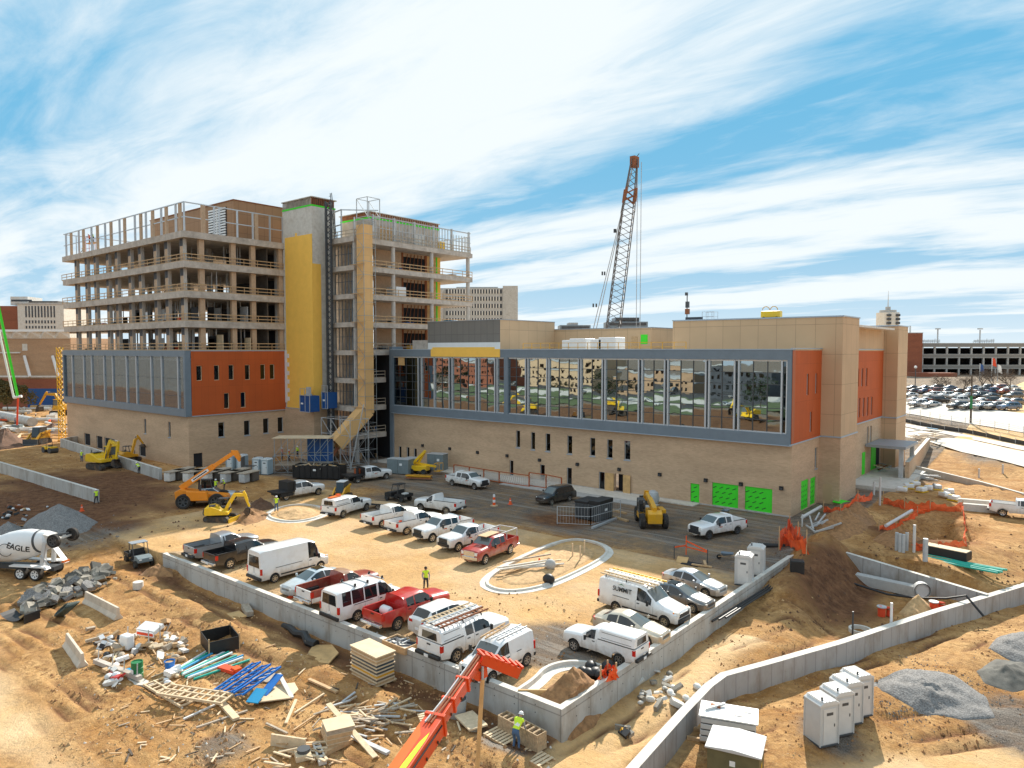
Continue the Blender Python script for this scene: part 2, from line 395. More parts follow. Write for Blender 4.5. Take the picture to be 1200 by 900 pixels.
def mix(f, a, c, mode='MIX'):
    n = N.new('ShaderNodeMix'); n.data_type = 'RGBA'; n.blend_type = mode
    for k, v in ((0, f), (6, a), (7, c)):
        if isinstance(v, (int, float)): n.inputs[k].default_value = v
        elif isinstance(v, tuple): n.inputs[k].default_value = (*v, 1)
        else: L.new(v, n.inputs[k])
    return n.outputs[2]
base = mix(rng(nzn(.22, 9, .7, .8), .38, .62), (.47,.235,.075), (.74,.46,.205))
base = mix(rng(nzn(1.6, 8, .75), .35, .66), base, mix(1.0, base, (.72,.68,.62), 'MULTIPLY'))
base = mix(rng(nzn(.5, 9, .72, .4), .54, .66, 0, .8), base, (.27,.125,.045))
base = mix(rng(nzn(5, 7, .8), .56, .66, 0, .85), base, (.20,.105,.05))
sm_ = nzn(2.2, 10, .78, .6); fo = rng(nzn(.12, 3, .5), .40, .56)
fm = N.new('ShaderNodeMath'); fm.operation = 'MULTIPLY'; L.new(rng(sm_, .49, .60, 0, .95), fm.inputs[0]); L.new(rng(fo, 0, 1, .35, 1), fm.inputs[1])
base = mix(fm.outputs[0], base, (.235,.115,.045))
base = mix(rng(nzn(9, 5, .7), .62, .70, 0, .8), base, (.78,.64,.45))
mpz = N.new('ShaderNodeMapping'); mpz.inputs['Scale'].default_value = (.06, 1.1, 1); mpz.inputs['Rotation'].default_value = (0, 0, .18); L.new(tc.outputs['Object'], mpz.inputs[0])
trk = N.new('ShaderNodeTexNoise'); trk.inputs['Scale'].default_value = 1.0; trk.inputs['Detail'].default_value = 7; trk.inputs['Roughness'].default_value = .7; trk.inputs['Distortion'].default_value = .5; L.new(mpz.outputs[0], trk.inputs['Vector'])
base = mix(rng(trk.outputs[0], .46, .64, 0, .6), base, (.36,.20,.085))
at_ = N.new('ShaderNodeAttribute'); at_.attribute_name = 'mask'
sp = N.new('ShaderNodeSeparateColor'); L.new(at_.outputs['Color'], sp.inputs[0])
pal = mix(rng(nzn(.15, 6, .6), .4, .6), (.76,.49,.225), (.88,.66,.40))
base = mix(mth2 := sp.outputs[2], base, mix(.75, base, pal))
gr = mix(rng(nzn(14, 5, .8), .4, .6), (.055,.045,.038), (.25,.21,.175))
gr = mix(rng(nzn(.22, 9, .75, .8), .42, .60, 0, .75), gr, (.27,.18,.105))
gr = mix(rng(trk.outputs[0], .50, .62, 0, .6), gr, (.34,.31,.27))
mg = N.new('ShaderNodeMath'); mg.operation = 'MULTIPLY_ADD'; L.new(sp.outputs[1], mg.inputs[0]); mg.inputs[1].default_value = 1.7; L.new(rng(nzn(.9, 8, .75), .3, .7, -.65, .1), mg.inputs[2]); mg.use_clamp = True
base = mix(mg.outputs[0], base, gr)
wt = mix(rng(nzn(1.2, 8, .75), .35, .65), (.085,.038,.020), (.26,.125,.06))
mw = N.new('ShaderNodeMath'); mw.operation = 'MULTIPLY_ADD'; L.new(sp.outputs[0], mw.inputs[0]); mw.inputs[1].default_value = 1.7; L.new(rng(nzn(.6, 8, .75), .3, .7, -.65, .1), mw.inputs[2]); mw.use_clamp = True
base = mix(mw.outputs[0], base, wt)
L.new(base, b.inputs['Base Color'])
bp = N.new('ShaderNodeBump'); bp.inputs['Strength'].default_value = 1.0; bp.inputs['Distance'].default_value = .16
ad_ = N.new('ShaderNodeMath'); ad_.operation = 'ADD'; L.new(nzn(3.0, 9, .75, .3), ad_.inputs[0]); L.new(rng(nzn(16, 4, .7), 0, 1, 0, .35), ad_.inputs[1])
L.new(ad_.outputs[0], bp.inputs['Height']); L.new(bp.outputs[0], b.inputs['Normal'])
def G(px, py, z=None):
    z = 0.0 if z is None else z
    for _ in range(6):
        p = at(px, py, z); z2 = ground(p.x, p.y); z = z + (z2-z)*.7
    return Vector((p.x, p.y, ground(p.x, p.y)))
def brick_mat(name, c, c2, rows=.12):
    m = bpy.data.materials.new(name); m.use_nodes = True; M[name] = m
    nt = m.node_tree; N = nt.nodes; L = nt.links; b = N['Principled BSDF']; b.inputs['Roughness'].default_value = .85
    tc = N.new('ShaderNodeTexCoord'); sp = N.new('ShaderNodeSeparateXYZ'); L.new(tc.outputs['Object'], sp.inputs[0])
    ad = N.new('ShaderNodeMath'); ad.operation = 'ADD'; L.new(sp.outputs[0], ad.inputs[0]); L.new(sp.outputs[1], ad.inputs[1])
    cm = N.new('ShaderNodeCombineXYZ'); L.new(ad.outputs[0], cm.inputs[0]); L.new(sp.outputs[2], cm.inputs[1])
    br = N.new('ShaderNodeTexBrick'); L.new(cm.outputs[0], br.inputs['Vector']); br.inputs['Scale'].default_value = 1
    br.inputs['Brick Width'].default_value = .42; br.inputs['Row Height'].default_value = rows; br.inputs['Mortar Size'].default_value = .008
    br.inputs['Color1'].default_value = (*c, 1); br.inputs['Color2'].default_value = (*c2, 1); br.inputs['Mortar'].default_value = (*[q*.8 for q in c], 1); br.inputs['Bias'].default_value = -.2
    n = N.new('ShaderNodeTexNoise'); n.inputs['Scale'].default_value = .25; n.inputs['Detail'].default_value = 6
    mp = N.new('ShaderNodeMapping'); mp.inputs['Scale'].default_value = (.5, .5, 2.5); L.new(tc.outputs['Object'], mp.inputs[0]); L.new(mp.outputs[0], n.inputs['Vector'])
    r = N.new('ShaderNodeMapRange'); r.inputs[1].default_value = .3; r.inputs[2].default_value = .7; r.inputs[3].default_value = .84; r.inputs[4].default_value = 1.1; L.new(n.outputs[0], r.inputs[0])
    mx = N.new('ShaderNodeMix'); mx.data_type = 'RGBA'; mx.blend_type = 'MULTIPLY'; mx.inputs[0].default_value = 1
    L.new(br.outputs[0], mx.inputs[6]); L.new(r.outputs[0], mx.inputs[7]); L.new(mx.outputs[2], b.inputs['Base Color'])
brick_mat('brick', (.60,.42,.27), (.50,.34,.215))
brick_mat('brick_red', (.30,.10,.05), (.24,.075,.04))
brick_mat('brick_far', (.46,.29,.17), (.40,.25,.15), .3)
def panel_mat(name, c, sx, sz, line=.03):
    m = bpy.data.materials.new(name); m.use_nodes = True; M[name] = m
    nt = m.node_tree; N = nt.nodes; L = nt.links; b = N['Principled BSDF']; b.inputs['Roughness'].default_value = .75
    tc = N.new('ShaderNodeTexCoord'); sp = N.new('ShaderNodeSeparateXYZ'); L.new(tc.outputs['Object'], sp.inputs[0])
    ad = N.new('ShaderNodeMath'); ad.operation = 'ADD'; L.new(sp.outputs[0], ad.inputs[0]); L.new(sp.outputs[1], ad.inputs[1])
    cm = N.new('ShaderNodeCombineXYZ'); L.new(ad.outputs[0], cm.inputs[0]); L.new(sp.outputs[2], cm.inputs[1])
    br = N.new('ShaderNodeTexBrick'); br.offset = 0; L.new(cm.outputs[0], br.inputs['Vector']); br.inputs['Scale'].default_value = 1
    br.inputs['Brick Width'].default_value = sx; br.inputs['Row Height'].default_value = sz; br.inputs['Mortar Size'].default_value = line
    br.inputs['Color1'].default_value = (*c, 1); br.inputs['Color2'].default_value = (*[q*.93 for q in c], 1); br.inputs['Mortar'].default_value = (*[q*.6 for q in c], 1)
    n = N.new('ShaderNodeTexNoise'); n.inputs['Scale'].default_value = .35; n.inputs['Detail'].default_value = 5; L.new(tc.outputs['Object'], n.inputs['Vector'])
    r = N.new('ShaderNodeMapRange'); r.inputs[3].default_value = .85; r.inputs[4].default_value = 1.12; L.new(n.outputs[0], r.inputs[0])
    mx = N.new('ShaderNodeMix'); mx.data_type = 'RGBA'; mx.blend_type = 'MULTIPLY'; mx.inputs[0].default_value = 1
    L.new(br.outputs[0], mx.inputs[6]); L.new(r.outputs[0], mx.inputs[7]); L.new(mx.outputs[2], b.inputs['Base Color'])
panel_mat('tan_panel', (.58,.40,.24), 2.2, 3.4, .025)
panel_mat('orange_clad', (.50,.095,.015), 1.1, 4.0, .012)
panel_mat('grey_clad', (.20,.185,.165), 1.2, 2.2, .03)
panel_mat('pent_clad', (.37,.205,.105), 1.5, 3.0, .03)
panel_mat('chute_ply', (.76,.46,.19), 1.22, 2.44, .012)
def glass_mat(name, col, wob, sc_=.35, metal=1.0):
    m = bpy.data.materials.new(name); m.use_nodes = True; M[name] = m
    nt = m.node_tree; N = nt.nodes; L = nt.links; b = N['Principled BSDF']
    b.inputs['Base Color'].default_value = (*col, 1); b.inputs['Metallic'].default_value = metal; b.inputs['Roughness'].default_value = .015
    tc = N.new('ShaderNodeTexCoord'); n = N.new('ShaderNodeTexNoise'); n.inputs['Scale'].default_value = sc_; n.inputs['Detail'].default_value = 1.5; L.new(tc.outputs['Object'], n.inputs['Vector'])
    bp = N.new('ShaderNodeBump'); bp.inputs['Strength'].default_value = 1; bp.inputs['Distance'].default_value = wob; L.new(n.outputs[0], bp.inputs['Height']); L.new(bp.outputs[0], b.inputs['Normal'])
glass_mat('mirror_glass', (.37,.44,.47), .007, .45)
glass_mat('dim_glass', (.09,.115,.13), .02, .5)
glass_mat('tint_glass', (.42,.52,.60), .01, .3); M['tint_glass'].node_tree.nodes['Principled BSDF'].inputs['Alpha'].default_value = .55; M['tint_glass'].node_tree.nodes['Principled BSDF'].inputs['Metallic'].default_value = .9
glass_mat('win_glass', (.05,.055,.06), .01, .8)
def PP(plane, c, u, z, d): return (u, c+d, z) if plane == 'y' else (c-d, u, z)
def wall(mb, plane, c, u0, u1, z0, z1, holes=(), m='brick', depth=.3):
    us = sorted({u0, u1, *[h[0] for h in holes], *[h[1] for h in holes]}); zs = sorted({z0, z1, *[h[2] for h in holes], *[h[3] for h in holes]})
    for a, b_ in zip(us[:-1], us[1:]):
        for c0, c1 in zip(zs[:-1], zs[1:]):
            um, zm = (a+b_)/2, (c0+c1)/2
            if any(h[0] < um < h[1] and h[2] < zm < h[3] for h in holes): continue
            mb.add([PP(plane, c, a, c0, 0), PP(plane, c, b_, c0, 0), PP(plane, c, b_, c1, 0), PP(plane, c, a, c1, 0)], [(0,1,2,3)], m)
    for h in holes:
        q = [(h[0],h[2]),(h[1],h[2]),(h[1],h[3]),(h[0],h[3])]
        for i in range(4):
            (a, c0), (b_, c1) = q[i], q[(i+1) % 4]
            mb.add([PP(plane, c, a, c0, 0), PP(plane, c, b_, c1, 0), PP(plane, c, b_, c1, depth), PP(plane, c, a, c0, depth)], [(0,1,2,3)], m)
    return mb
def pbox(mb, plane, c, u0, u1, z0, z1, d0, d1, m):
    if plane == 'y': mb.box(u0, u1, c+d0, c+d1, z0, z1, m)
    else: mb.box(c-d1, c-d0, u0, u1, z0, z1, m)
def window(parent, plane, c, h, depth=.3, fm='galv_matte', gm='win_glass', name='window', sill=True):
    u0, u1, z0, z1 = h; t = .07; f = MB(fm)
    pbox(f, plane, c, u0, u0+t, z0, z1, depth-.16, depth-.02, fm); pbox(f, plane, c, u1-t, u1, z0, z1, depth-.16, depth-.02, fm)
    pbox(f, plane, c, u0+t, u1-t, z1-t, z1, depth-.16, depth-.02, fm); pbox(f, plane, c, u0+t, u1-t, z0, z0+t, depth-.16, depth-.02, fm)
    if sill: pbox(f, plane, c, u0-.05, u1+.05, z0-.11, z0-.003, -.06, depth-.02, 'cornice' if gm != 'green_sheath' else 'conc_light')
    o = f.build(name, parent)
    g = MB(gm); pbox(g, plane, c, u0+t, u1-t, z0+t, z1-t, depth-.08, depth-.05, gm); g.build('pane', o); return o
def holey(px, y0, y1, w, pl='y', c=0):
    f = ay if pl == 'y' else ax
    u = f(px, (y0+y1)/2, c)[0]; return (u-w/2, u+w/2, f(px, y1, c)[1], f(px, y0, c)[1])
def hole2(x0, x1, y0, y1, pl, c):
    f = ay if pl == 'y' else ax
    a = f(x0, (y0+y1)/2, c)[0]; b_ = f(x1, (y0+y1)/2, c)[0]; m_ = (x0+x1)/2
    return (min(a, b_), max(a, b_), f(m_, y1, c)[1], f(m_, y0, c)[1])
ST = 4.35
def timber_rail(parent, pts, z, m='wood', gap=2.4):
    mb = MB(m)
    for a, b_ in zip(pts[:-1], pts[1:]):
        a = Vector((*a, z)); b_ = Vector((*b_, z)); n = max(1, round((b_-a).length/gap))
        for i in range(n+1):
            p = a.lerp(b_, i/n); mb.beam(p, p+Vector((0,0,1.1)), .07)
        for h in (.55, 1.06): mb.beam(a+Vector((0,0,h)), b_+Vector((0,0,h)), .05, .12)
        mb.beam(a+Vector((0,0,.07)), b_+Vector((0,0,.07)), .05, .14)
    return mb.build('guardrail', parent)
# ================================================================ left tower block
X0, X1, Y0, Y1 = -151.3, -103.6, 50.7, 66.9
lb = thing('unfinished_building', 'left open-frame concrete tower block above a glazed box and a small orange clad wall', 'building', (X1, Y0, 0))
def P_(mb, name, parent, **kw):
    if parent.location.length: mb.xf(Matrix.Translation(-Vector(parent.location)))
    return mb.build(name, parent, **kw)
class LocalMB(MB): pass
def win_w(parent, *a, **k):
    o = window(parent, *a, **k); off = -Vector(parent.location); o.data.transform(Matrix.Translation(off))
    for c in o.children: c.data.transform(Matrix.Translation(off))
    return o
def shift(o, parent): o.data.transform(Matrix.Translation(-Vector(parent.location))); return o
fr_w = [holey(170,491,508,.8,'y',Y0), holey(198.5,494.5,512.5,.8,'y',Y0)]
fr_d = [hole2(98.7,105.7,508,522,'y',Y0), hole2(113,120,511,526,'y',Y0), hole2(122.5,129,513,527,'y',Y0), hole2(163,170.7,522,535,'y',Y0)]
sd_b = [holey(p,y-8.7,y+8.7,1.0,'x',X1) for p, y in ((259.5,503.5),(289.5,501.5),(311.7,499),(328.7,497.5))]
sd_d = [(lambda h: (h[0], h[1], -.2, h[3]))(hole2(227,237.5,531,549,'x',X1))]
fr_d = [(h[0], h[1], h[2], h[3]) for h in fr_d]
bw = MB('brick'); wall(bw, 'y', Y0, X0, X1, -.5, 7.62, fr_w+fr_d); wall(bw, 'x', X1, Y0, Y1, -.5, 7.62, sd_b+sd_d); wall(bw, 'y', Y1+14, X0, X1, -.5, 7.62)
bw.add([(X0,Y0,-.5),(X0,Y1+14,-.5),(X0,Y1+14,17.3),(X0,Y0,17.3)], [(0,1,2,3)], 'brick')
P_(bw, 'brick_wall', lb)
for h in fr_w: win_w(lb, 'y', Y0, h)
for h in sd_b: win_w(lb, 'x', X1, h)
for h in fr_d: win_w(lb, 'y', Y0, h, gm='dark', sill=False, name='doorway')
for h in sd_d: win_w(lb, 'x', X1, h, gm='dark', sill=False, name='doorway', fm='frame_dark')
so_ = [holey(p, y-8.5, y+9, .85, 'x', X1) for p, y in ((232.5,437),(253,436.5),(270,436),(289,436),(307,435.5),(318,435.3))] + [holey(264.7,460.5,478.6,.85,'x',X1), holey(284,459.5,477.5,.85,'x',X1)]
XO = X1+.25
ow = MB('orange_clad'); wall(ow, 'x', XO, Y0+.45, Y1, 7.75, 17.3, so_, 'orange_clad'); ow.box(X1-.3, XO, Y0+.45, Y1, 7.62, 7.75, 'cornice'); ow.box(X1-.3, XO+.04, Y0+.45, Y1, 17.3, 17.42, 'cornice')
P_(ow, 'orange_panel_wall', lb)
for h in so_: win_w(lb, 'x', XO, h, fm='ply_pale', sill=False)
YF = Y0-.5; cf = MB('steel_grey')
cf.box(X0, XO, YF, Y0+.4, 16.5, 17.42); cf.box(X0, XO, YF, Y0+.4, 7.65, 8.75); cf.box(XO-.5, XO, YF, Y0+.4, 8.75, 16.5); cf.box(X0, X0+.5, YF, Y0+.4, 8.75, 16.5)
cf.box(X0, X1, Y0+.4, Y1+14, 17.0, 17.35, 'conc_slab'); cf.box(X0+.5, XO-.5, Y0+.5, Y0+6, 8.4, 8.7, 'interior')
P_(cf, 'facade_frame', lb)
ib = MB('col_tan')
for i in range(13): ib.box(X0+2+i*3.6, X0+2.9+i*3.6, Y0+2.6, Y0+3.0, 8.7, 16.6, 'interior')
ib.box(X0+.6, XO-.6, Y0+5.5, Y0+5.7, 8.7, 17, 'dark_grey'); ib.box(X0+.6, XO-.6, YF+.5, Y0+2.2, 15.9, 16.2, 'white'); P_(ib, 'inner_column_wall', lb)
mu = MB('mullion')
for q in (97,150,187,245,285,350,396,465,514,590):
    u = ay(q/4+60, 450, YF)[0]; mu.box(u-.13, u+.13, YF+.1, YF+.35, 8.75, 16.5)
for zz in (10.6, 13.2): mu.box(X0+.5, XO-.5, YF+.22, YF+.27, zz, zz+.05, 'frame_dark')
P_(mu, 'mullion_grid', lb)
gl = MB('tint_glass'); gl.box(X0+.5, XO-.5, YF+.28, YF+.31, 8.75, 16.5); P_(gl, 'curtain_glazing', lb)
for k in range(4):
    z = 17.42 + ST*(k+1); s_ = MB('conc_slab'); s_.box(X0+.9, X1+.35, Y0-.35, Y1+6, z-.95, z)
    P_(s_, 'floor_slab', lb)
colx = [ay(p, 350, Y0)[0] for p in (88,100,110.5,125,135.5,151,163,181,194,212)]
colzs = [17.42+ST*k for k in range(4)]
for k, z in enumerate(colzs):
    for i, x in enumerate(colx):
        c = MB('col_tan'); c.box(x-.5, x+.42, Y0+.25, Y0+.75, z, z+ST-.96, 'col_tan'); c.box(x-.72, x-.5, Y0+.3, Y0+.6, z, z+ST-.96, 'frame_dark'); c.box(x-.5, x+.42, Y0+.235, Y0+.25, z+2.3, z+ST-.96, 'dark_grey'); c.box(x+.42,x+.5,Y0+.25,Y0+.75,z,z+ST-.96,'col_conc')
        P_(c, 'column', lb)
    for px in (238, 275, 298, 330):
        y = ax(px, 350, X1)[0]; c = MB('col_tan'); c.box(X1-.7, X1-.1, y-.38, y+.38, z, z+ST-.96); P_(c, 'column', lb)
    c = MB('col_conc')
    for x in [X0+3+i*7.2 for i in range(7)]:
        for y in (Y0+8.2, Y0+16): c.box(x-.3, x+.3, y-.3, y+.3, z, z+ST-.96)
    P_(c, 'inner_column_row', lb)
    r = random.Random(k); n = 34 if k < 2 else 7; st = MB('galv_matte')
    for _ in range(n*2):
        x = r.uniform(-137 if k < 2 else -118, X1-1.5); y = r.choice([Y0+3, Y0+5.5, Y0+8, Y0+10]); st.box(x, x+.12, y, y+.1, z, z+ST-1.0)
        if r.random() < .4: st.box(x, x+r.uniform(1, 2.5), y, y+.08, z+.02, z+r.uniform(.5, 2.6), r.choice(['galv_matte', 'dark_grey', 'ply_pale', 'dark']))
    struct(P_(st, 'wall_stud_set', lb), 'stuff')
    st = MB('white_dirty')
    for _ in range(14):
        x = r.uniform(X0+3, X1-2); y = r.choice([Y0+1.4, Y0+2.2]); a = r.uniform(.3, 1.2); st.box(x, x+a, y, y+.6, z, z+r.uniform(.2, .7), r.choice(['white_dirty', 'dark_grey', 'wood', 'dark', 'red_net']))
    P_(st, 'floor_clutter', lb)
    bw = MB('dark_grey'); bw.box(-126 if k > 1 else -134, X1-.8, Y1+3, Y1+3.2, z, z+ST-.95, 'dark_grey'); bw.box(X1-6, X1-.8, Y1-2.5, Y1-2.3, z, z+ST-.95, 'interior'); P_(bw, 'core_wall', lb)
    if True:
        shift(timber_rail(lb, [(X0-.2, Y0-.12), (X1+.15, Y0-.12), (X1+.15, Y1)], z), lb)
ZR = 17.42+4*ST
ps = MB('mullion')
pxs = [78,84,93,98.5,108,115,124,131,141,147,159,166,172,180,190,196,207,212]
for i, p in enumerate(pxs):
    u = ay(p, 300, Y0)[0]; thick = i % 2 == 1
    ps.box(u-(.28 if thick else .08), u+(.28 if thick else .08), Y0-.15, Y0+.15, ZR, ZR+4.1, 'col_tan' if thick else 'mullion')
for p in (220, 238, 251, 257, 278, 296, 300, 316, 331):
    y = ax(p, 260, X1)[0] if p > 221 else Y0; wd = .3 if p in (238, 275, 300) else .08
    ps.box(X1-.15, X1+.15, y-wd, y+wd, ZR, ZR+4.1, 'col_tan' if wd > .1 else 'mullion')
ps.box(X0+1, X1, Y0-.08, Y0+.08, ZR+4.1, ZR+4.25, 'mullion'); ps.box(X1-.08, X1+.08, Y0, Y1, ZR+4.1, ZR+4.25, 'mullion')
ps.box(X0+1, X1, Y0-.05, Y0+.05, ZR+2.0, ZR+2.14, 'mullion'); ps.box(X1-.05, X1+.05, Y0, Y1, ZR+2.0, ZR+2.14, 'mullion')
ps.box(X0+1, X0+1.16, Y0, Y0+16, ZR+4.1, ZR+4.25, 'mullion')
for y in range(2, 17, 3): ps.box(X0+1, X0+1.16, Y0+y, Y0+y+.14, ZR, ZR+4.1, 'mullion')
P_(ps, 'parapet_frame', lb)
ph = MB('pent_clad'); ph.box(-135, -106, 59.8, 74, ZR, 41.0); ph.box(-135.1, -105.9, 59.7, 74.1, 41.0, 41.15, 'rust')
o = P_(ph, 'penthouse', lb)
lv = MB('galv_matte');
for i in range(11): lv.box(-113.5, -108.2, 59.55, 59.8, ZR+.9+i*.42, ZR+1.15+i*.42, 'white')
lv.box(-113.6, -108.1, 59.7, 59.79, ZR+.7, ZR+5.4, 'dark'); lv.box(-110.95, -110.75, 59.5, 59.8, ZR+.7, ZR+5.4, 'white'); shift(lv.build('louvre', o), lb)
for i, (px, col) in enumerate(((101.5,'red'),(104,'lime'))): pass
# ================================================================ yellow stair shaft
SX = -95.6; sh = thing('stair_tower', 'tall windowless stair shaft with yellow sheathing and bare concrete top', 'stair tower', (SX, Y1, 0))
s_ = MB('conc_light'); s_.box(X1+.02, SX, Y1+.02, 71.4, 8.1, 39.9, 'conc_light')
P_(s_, 'concrete_shaft', sh)
s_ = MB('yellow_sheath'); s_.box(-102.9, SX+.06, Y1-.06, Y1+.02, 8.1, 35.6); s_.box(-100.0, -99.6, Y1-.06, Y1+.02, 35.6, 36.1); s_.box(SX, SX+.06, Y1+.02, 68.5, 8.1, 31); P_(s_, 'yellow_sheathing', sh)
s_ = MB('brick'); wall(s_, 'y', Y1-.1, X1, SX+.1, -.3, 8.0, [], 'brick'); wall(s_, 'x', SX+.1, Y1-.1, 71.4, -.3, 8.0, [], 'brick'); s_.box(X1, SX+.12, Y1-.12, 71.4, 8.0, 8.1, 'cornice'); P_(s_, 'brick_wall', sh)
s_ = MB('green_sheath'); s_.box(X1+.02, SX+.03, Y1-.03, 71.43, 39.9, 40.15); P_(s_, 'green_membrane_band', sh)
s_ = MB('rust')
for i in range(22): s_.box(-103.5+i*.36, -103.38+i*.36, Y1+.02, Y1+.15, 40.15, 41.25, 'conc_slab')
for i in range(13): s_.box(SX-.15, SX-.02, Y1+.1+i*.34, Y1+.22+i*.34, 40.15, 41.25, 'rust')
s_.box(X1+.1, SX-.15, Y1+.5, 71.2, 40.15, 41.2, 'interior'); s_.box(X1-.1, SX+.15, Y1-.1, 71.6, 41.25, 41.4, 'conc_slab'); P_(s_, 'roof_parapet', sh)
s_ = MB('white')
s_.box(X1+.27, X1+.85, Y1-.13, Y1-.065, 8.9, 17.4)
for i in range(6): s_.box(X1+.85, X1+1.45, Y1-.13, Y1-.065, 9.2+i*1.4, 9.85+i*1.4)
P_(s_, 'white_flashing_strip', sh)
# ================================================================ right open frame
FX, FY = -88.4, 69.4
rf = thing('unfinished_building', 'right open-frame concrete wing behind the plywood chute and hoist mast', 'building', (FX, FY, 0))
for k in range(8):
    z = ST*(k+1)+.02; s_ = MB('conc_slab'); y1 = 96 if z > 17 else 75.5
    s_.box(-99.5, FX, FY, y1, z-.75, z)
    P_(s_, 'floor_slab', rf)
    z0 = z-ST
    cols = [(FX-.5, FY+.55), (FX-.5, 77.6), (FX-.5, 86.2), (FX-.5, 95.3)] if z > 18 else [(FX-.5, FY+.55)]
    cols += [(-95.0, FY+.55)]
    for x, y in cols:
        c = MB('col_conc'); c.cyl((x, y, z0), .34 if y > 70 else .34, ST-.76, 14); P_(c, 'column', rf)
    r = random.Random(50+k)
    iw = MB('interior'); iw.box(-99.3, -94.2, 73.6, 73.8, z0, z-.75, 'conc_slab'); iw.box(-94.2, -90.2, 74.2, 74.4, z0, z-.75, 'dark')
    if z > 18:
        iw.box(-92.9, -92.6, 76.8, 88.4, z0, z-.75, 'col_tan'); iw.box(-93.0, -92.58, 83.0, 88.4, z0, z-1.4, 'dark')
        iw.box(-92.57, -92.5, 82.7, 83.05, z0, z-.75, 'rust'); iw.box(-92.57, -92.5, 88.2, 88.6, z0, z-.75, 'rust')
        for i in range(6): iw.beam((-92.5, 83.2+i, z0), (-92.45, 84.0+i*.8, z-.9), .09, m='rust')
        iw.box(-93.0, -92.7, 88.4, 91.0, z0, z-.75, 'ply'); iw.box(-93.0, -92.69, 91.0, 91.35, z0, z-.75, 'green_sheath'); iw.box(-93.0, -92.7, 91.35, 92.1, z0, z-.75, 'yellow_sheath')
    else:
        iw.box(-99, -86.7, 76.5, 76.7, z0, z, 'dark')  # dark wall added to shut out the bright gap beside the front wing
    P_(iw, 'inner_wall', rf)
    st = MB('galv_matte')
    for i in range(7): st.box(-95.6+i*.85, -95.5+i*.85, 71.2, 71.3, z0, z-.75, 'steel_grey')
    st.box(-95.6, -90.0, 71.2, 71.3, z0+2.1, z0+2.2, 'steel_grey')
    for _ in range(8):
        y = r.uniform(72, 94 if z > 18 else 75); st.box(-92-r.uniform(0, .5), -91, y, y+r.uniform(.3, 1.3), z0, z0+r.uniform(.2, 1.0), r.choice(['white_dirty', 'dark_grey', 'wood', 'blue_box', 'galv_matte', 'orange_panel']))
    struct(P_(st, 'wall_stud_set', rf), 'stuff')
    if k < 7:
        pts = [(FX-.1, FY+1.4), (FX-.1, 96)] if z > 17 else [(FX-.1, FY+1.4), (FX-.1, 75.4)]
        shift(timber_rail(rf, pts, z, 'wood' if z > 18 else 'wood_grey'), rf)
ZT = ST*8+.02
mb = MB('galv_matte')
for i in range(33): mb.box(FX-.6, FX-.5, 73.4+i*.7, 73.5+i*.7, ZT, ZT+3.6-.6*(i > 24))
for i in range(6): mb.box(FX-.66, FX-.4, 73.4+i*4.4, 73.7+i*4.4, ZT, ZT+3.9, 'galv_matte')
mb.box(FX-.62, FX-.45, 73.4, 96, ZT+3.6, ZT+3.75); mb.box(FX-.62, FX-.45, 73.4, 96, ZT+1.9, ZT+2.0)
for i in range(12): mb.box(-98+i*.8, -97.9+i*.8, 95.8, 95.9, ZT, ZT+3.0)
mb.box(-98, FX-.5, 95.8, 95.95, ZT+3, ZT+3.12)
P_(mb, 'parapet_frame', rf)
mb = MB('conc_slab'); mb.box(-98, -90.5, 74.2, 89.5, ZT, ZT+3.6, 'conc_slab'); mb.box(-98.03, -90.45, 74.15, 89.55, ZT+3.6, ZT+3.85, 'green_sheath'); mb.box(-98, -90.5, 74.2, 89.5, ZT+3.85, ZT+4.6, 'rust'); mb.box(-98.2, -90.3, 74, 89.7, ZT+4.6, ZT+4.72, 'conc_slab')
for i in range(30): mb.box(-90.49, -90.4, 74.3+i*.5, 74.4+i*.5, ZT+3.85, ZT+4.6, 'wood_grey')
mb.box(-90.49, -90.44, 76, 79, ZT, ZT+2.6, 'wood'); mb.box(-90.49, -90.44, 84, 86, ZT, ZT+2.4, 'white_dirty')
P_(mb, 'roof_core', rf)
shift(timber_rail(rf, [(-94.8, FY+.2), (FX-.1, FY+.2), (FX-.1, 95.6)], ZT, 'wood_grey'), rf)
mb = MB('galv');
for a, b_ in (((-96, 70, ZT), (-96, 70, ZT+4.2)), ((-92.2, 70, ZT), (-92.2, 70, ZT+4.6)), ((-89, 70, ZT), (-89, 70, ZT+3)), ((-96, 70, ZT+4.1), (-92.2, 70, ZT+4.5)), ((-92.2, 70, ZT+4.5), (-87, 73, ZT+4.2)), ((-96, 70, ZT+2), (-92.2, 70, ZT+2.2))): mb.beam(a, b_, .16)
P_(mb, 'roof_post_frame', rf)
# ================================================================ front glazed wing
WX, WY = -24.6, 75.6; WL = -86.6
fw = thing('unfinished_building', 'long front wing with mirror glass band over tan brick and orange clad end', 'building', (WX, WY, 0))
up_w = [holey(607,504.5,524.5,.72,'y',WY), holey(624.5,506.5,527,.72,'y',WY), holey(642,508,529,.8,'y',WY), holey(667.5,510.5,532,.8,'y',WY), holey(694.3,513,534.5,.8,'y',WY), holey(714.5,515,537,.8,'y',WY), holey(735,516.5,539,.85,'y',WY)]
lo_w = [holey(599.3,539.5,557.5,.7,'y',WY), holey(635.5,544.5,563,.8,'y',WY), holey(667,548,568,.8,'y',WY), holey(705,553,574.5,.85,'y',WY), holey(468.7,523,538,.7,'y',WY), holey(478,524,539,.7,'y',WY), holey(486.5,525.5,543,.7,'y',WY)]
dr = [(lambda h: (h[0], h[1], .1, h[3]))(hole2(720.5,731,555.5,580,'y',WY))]
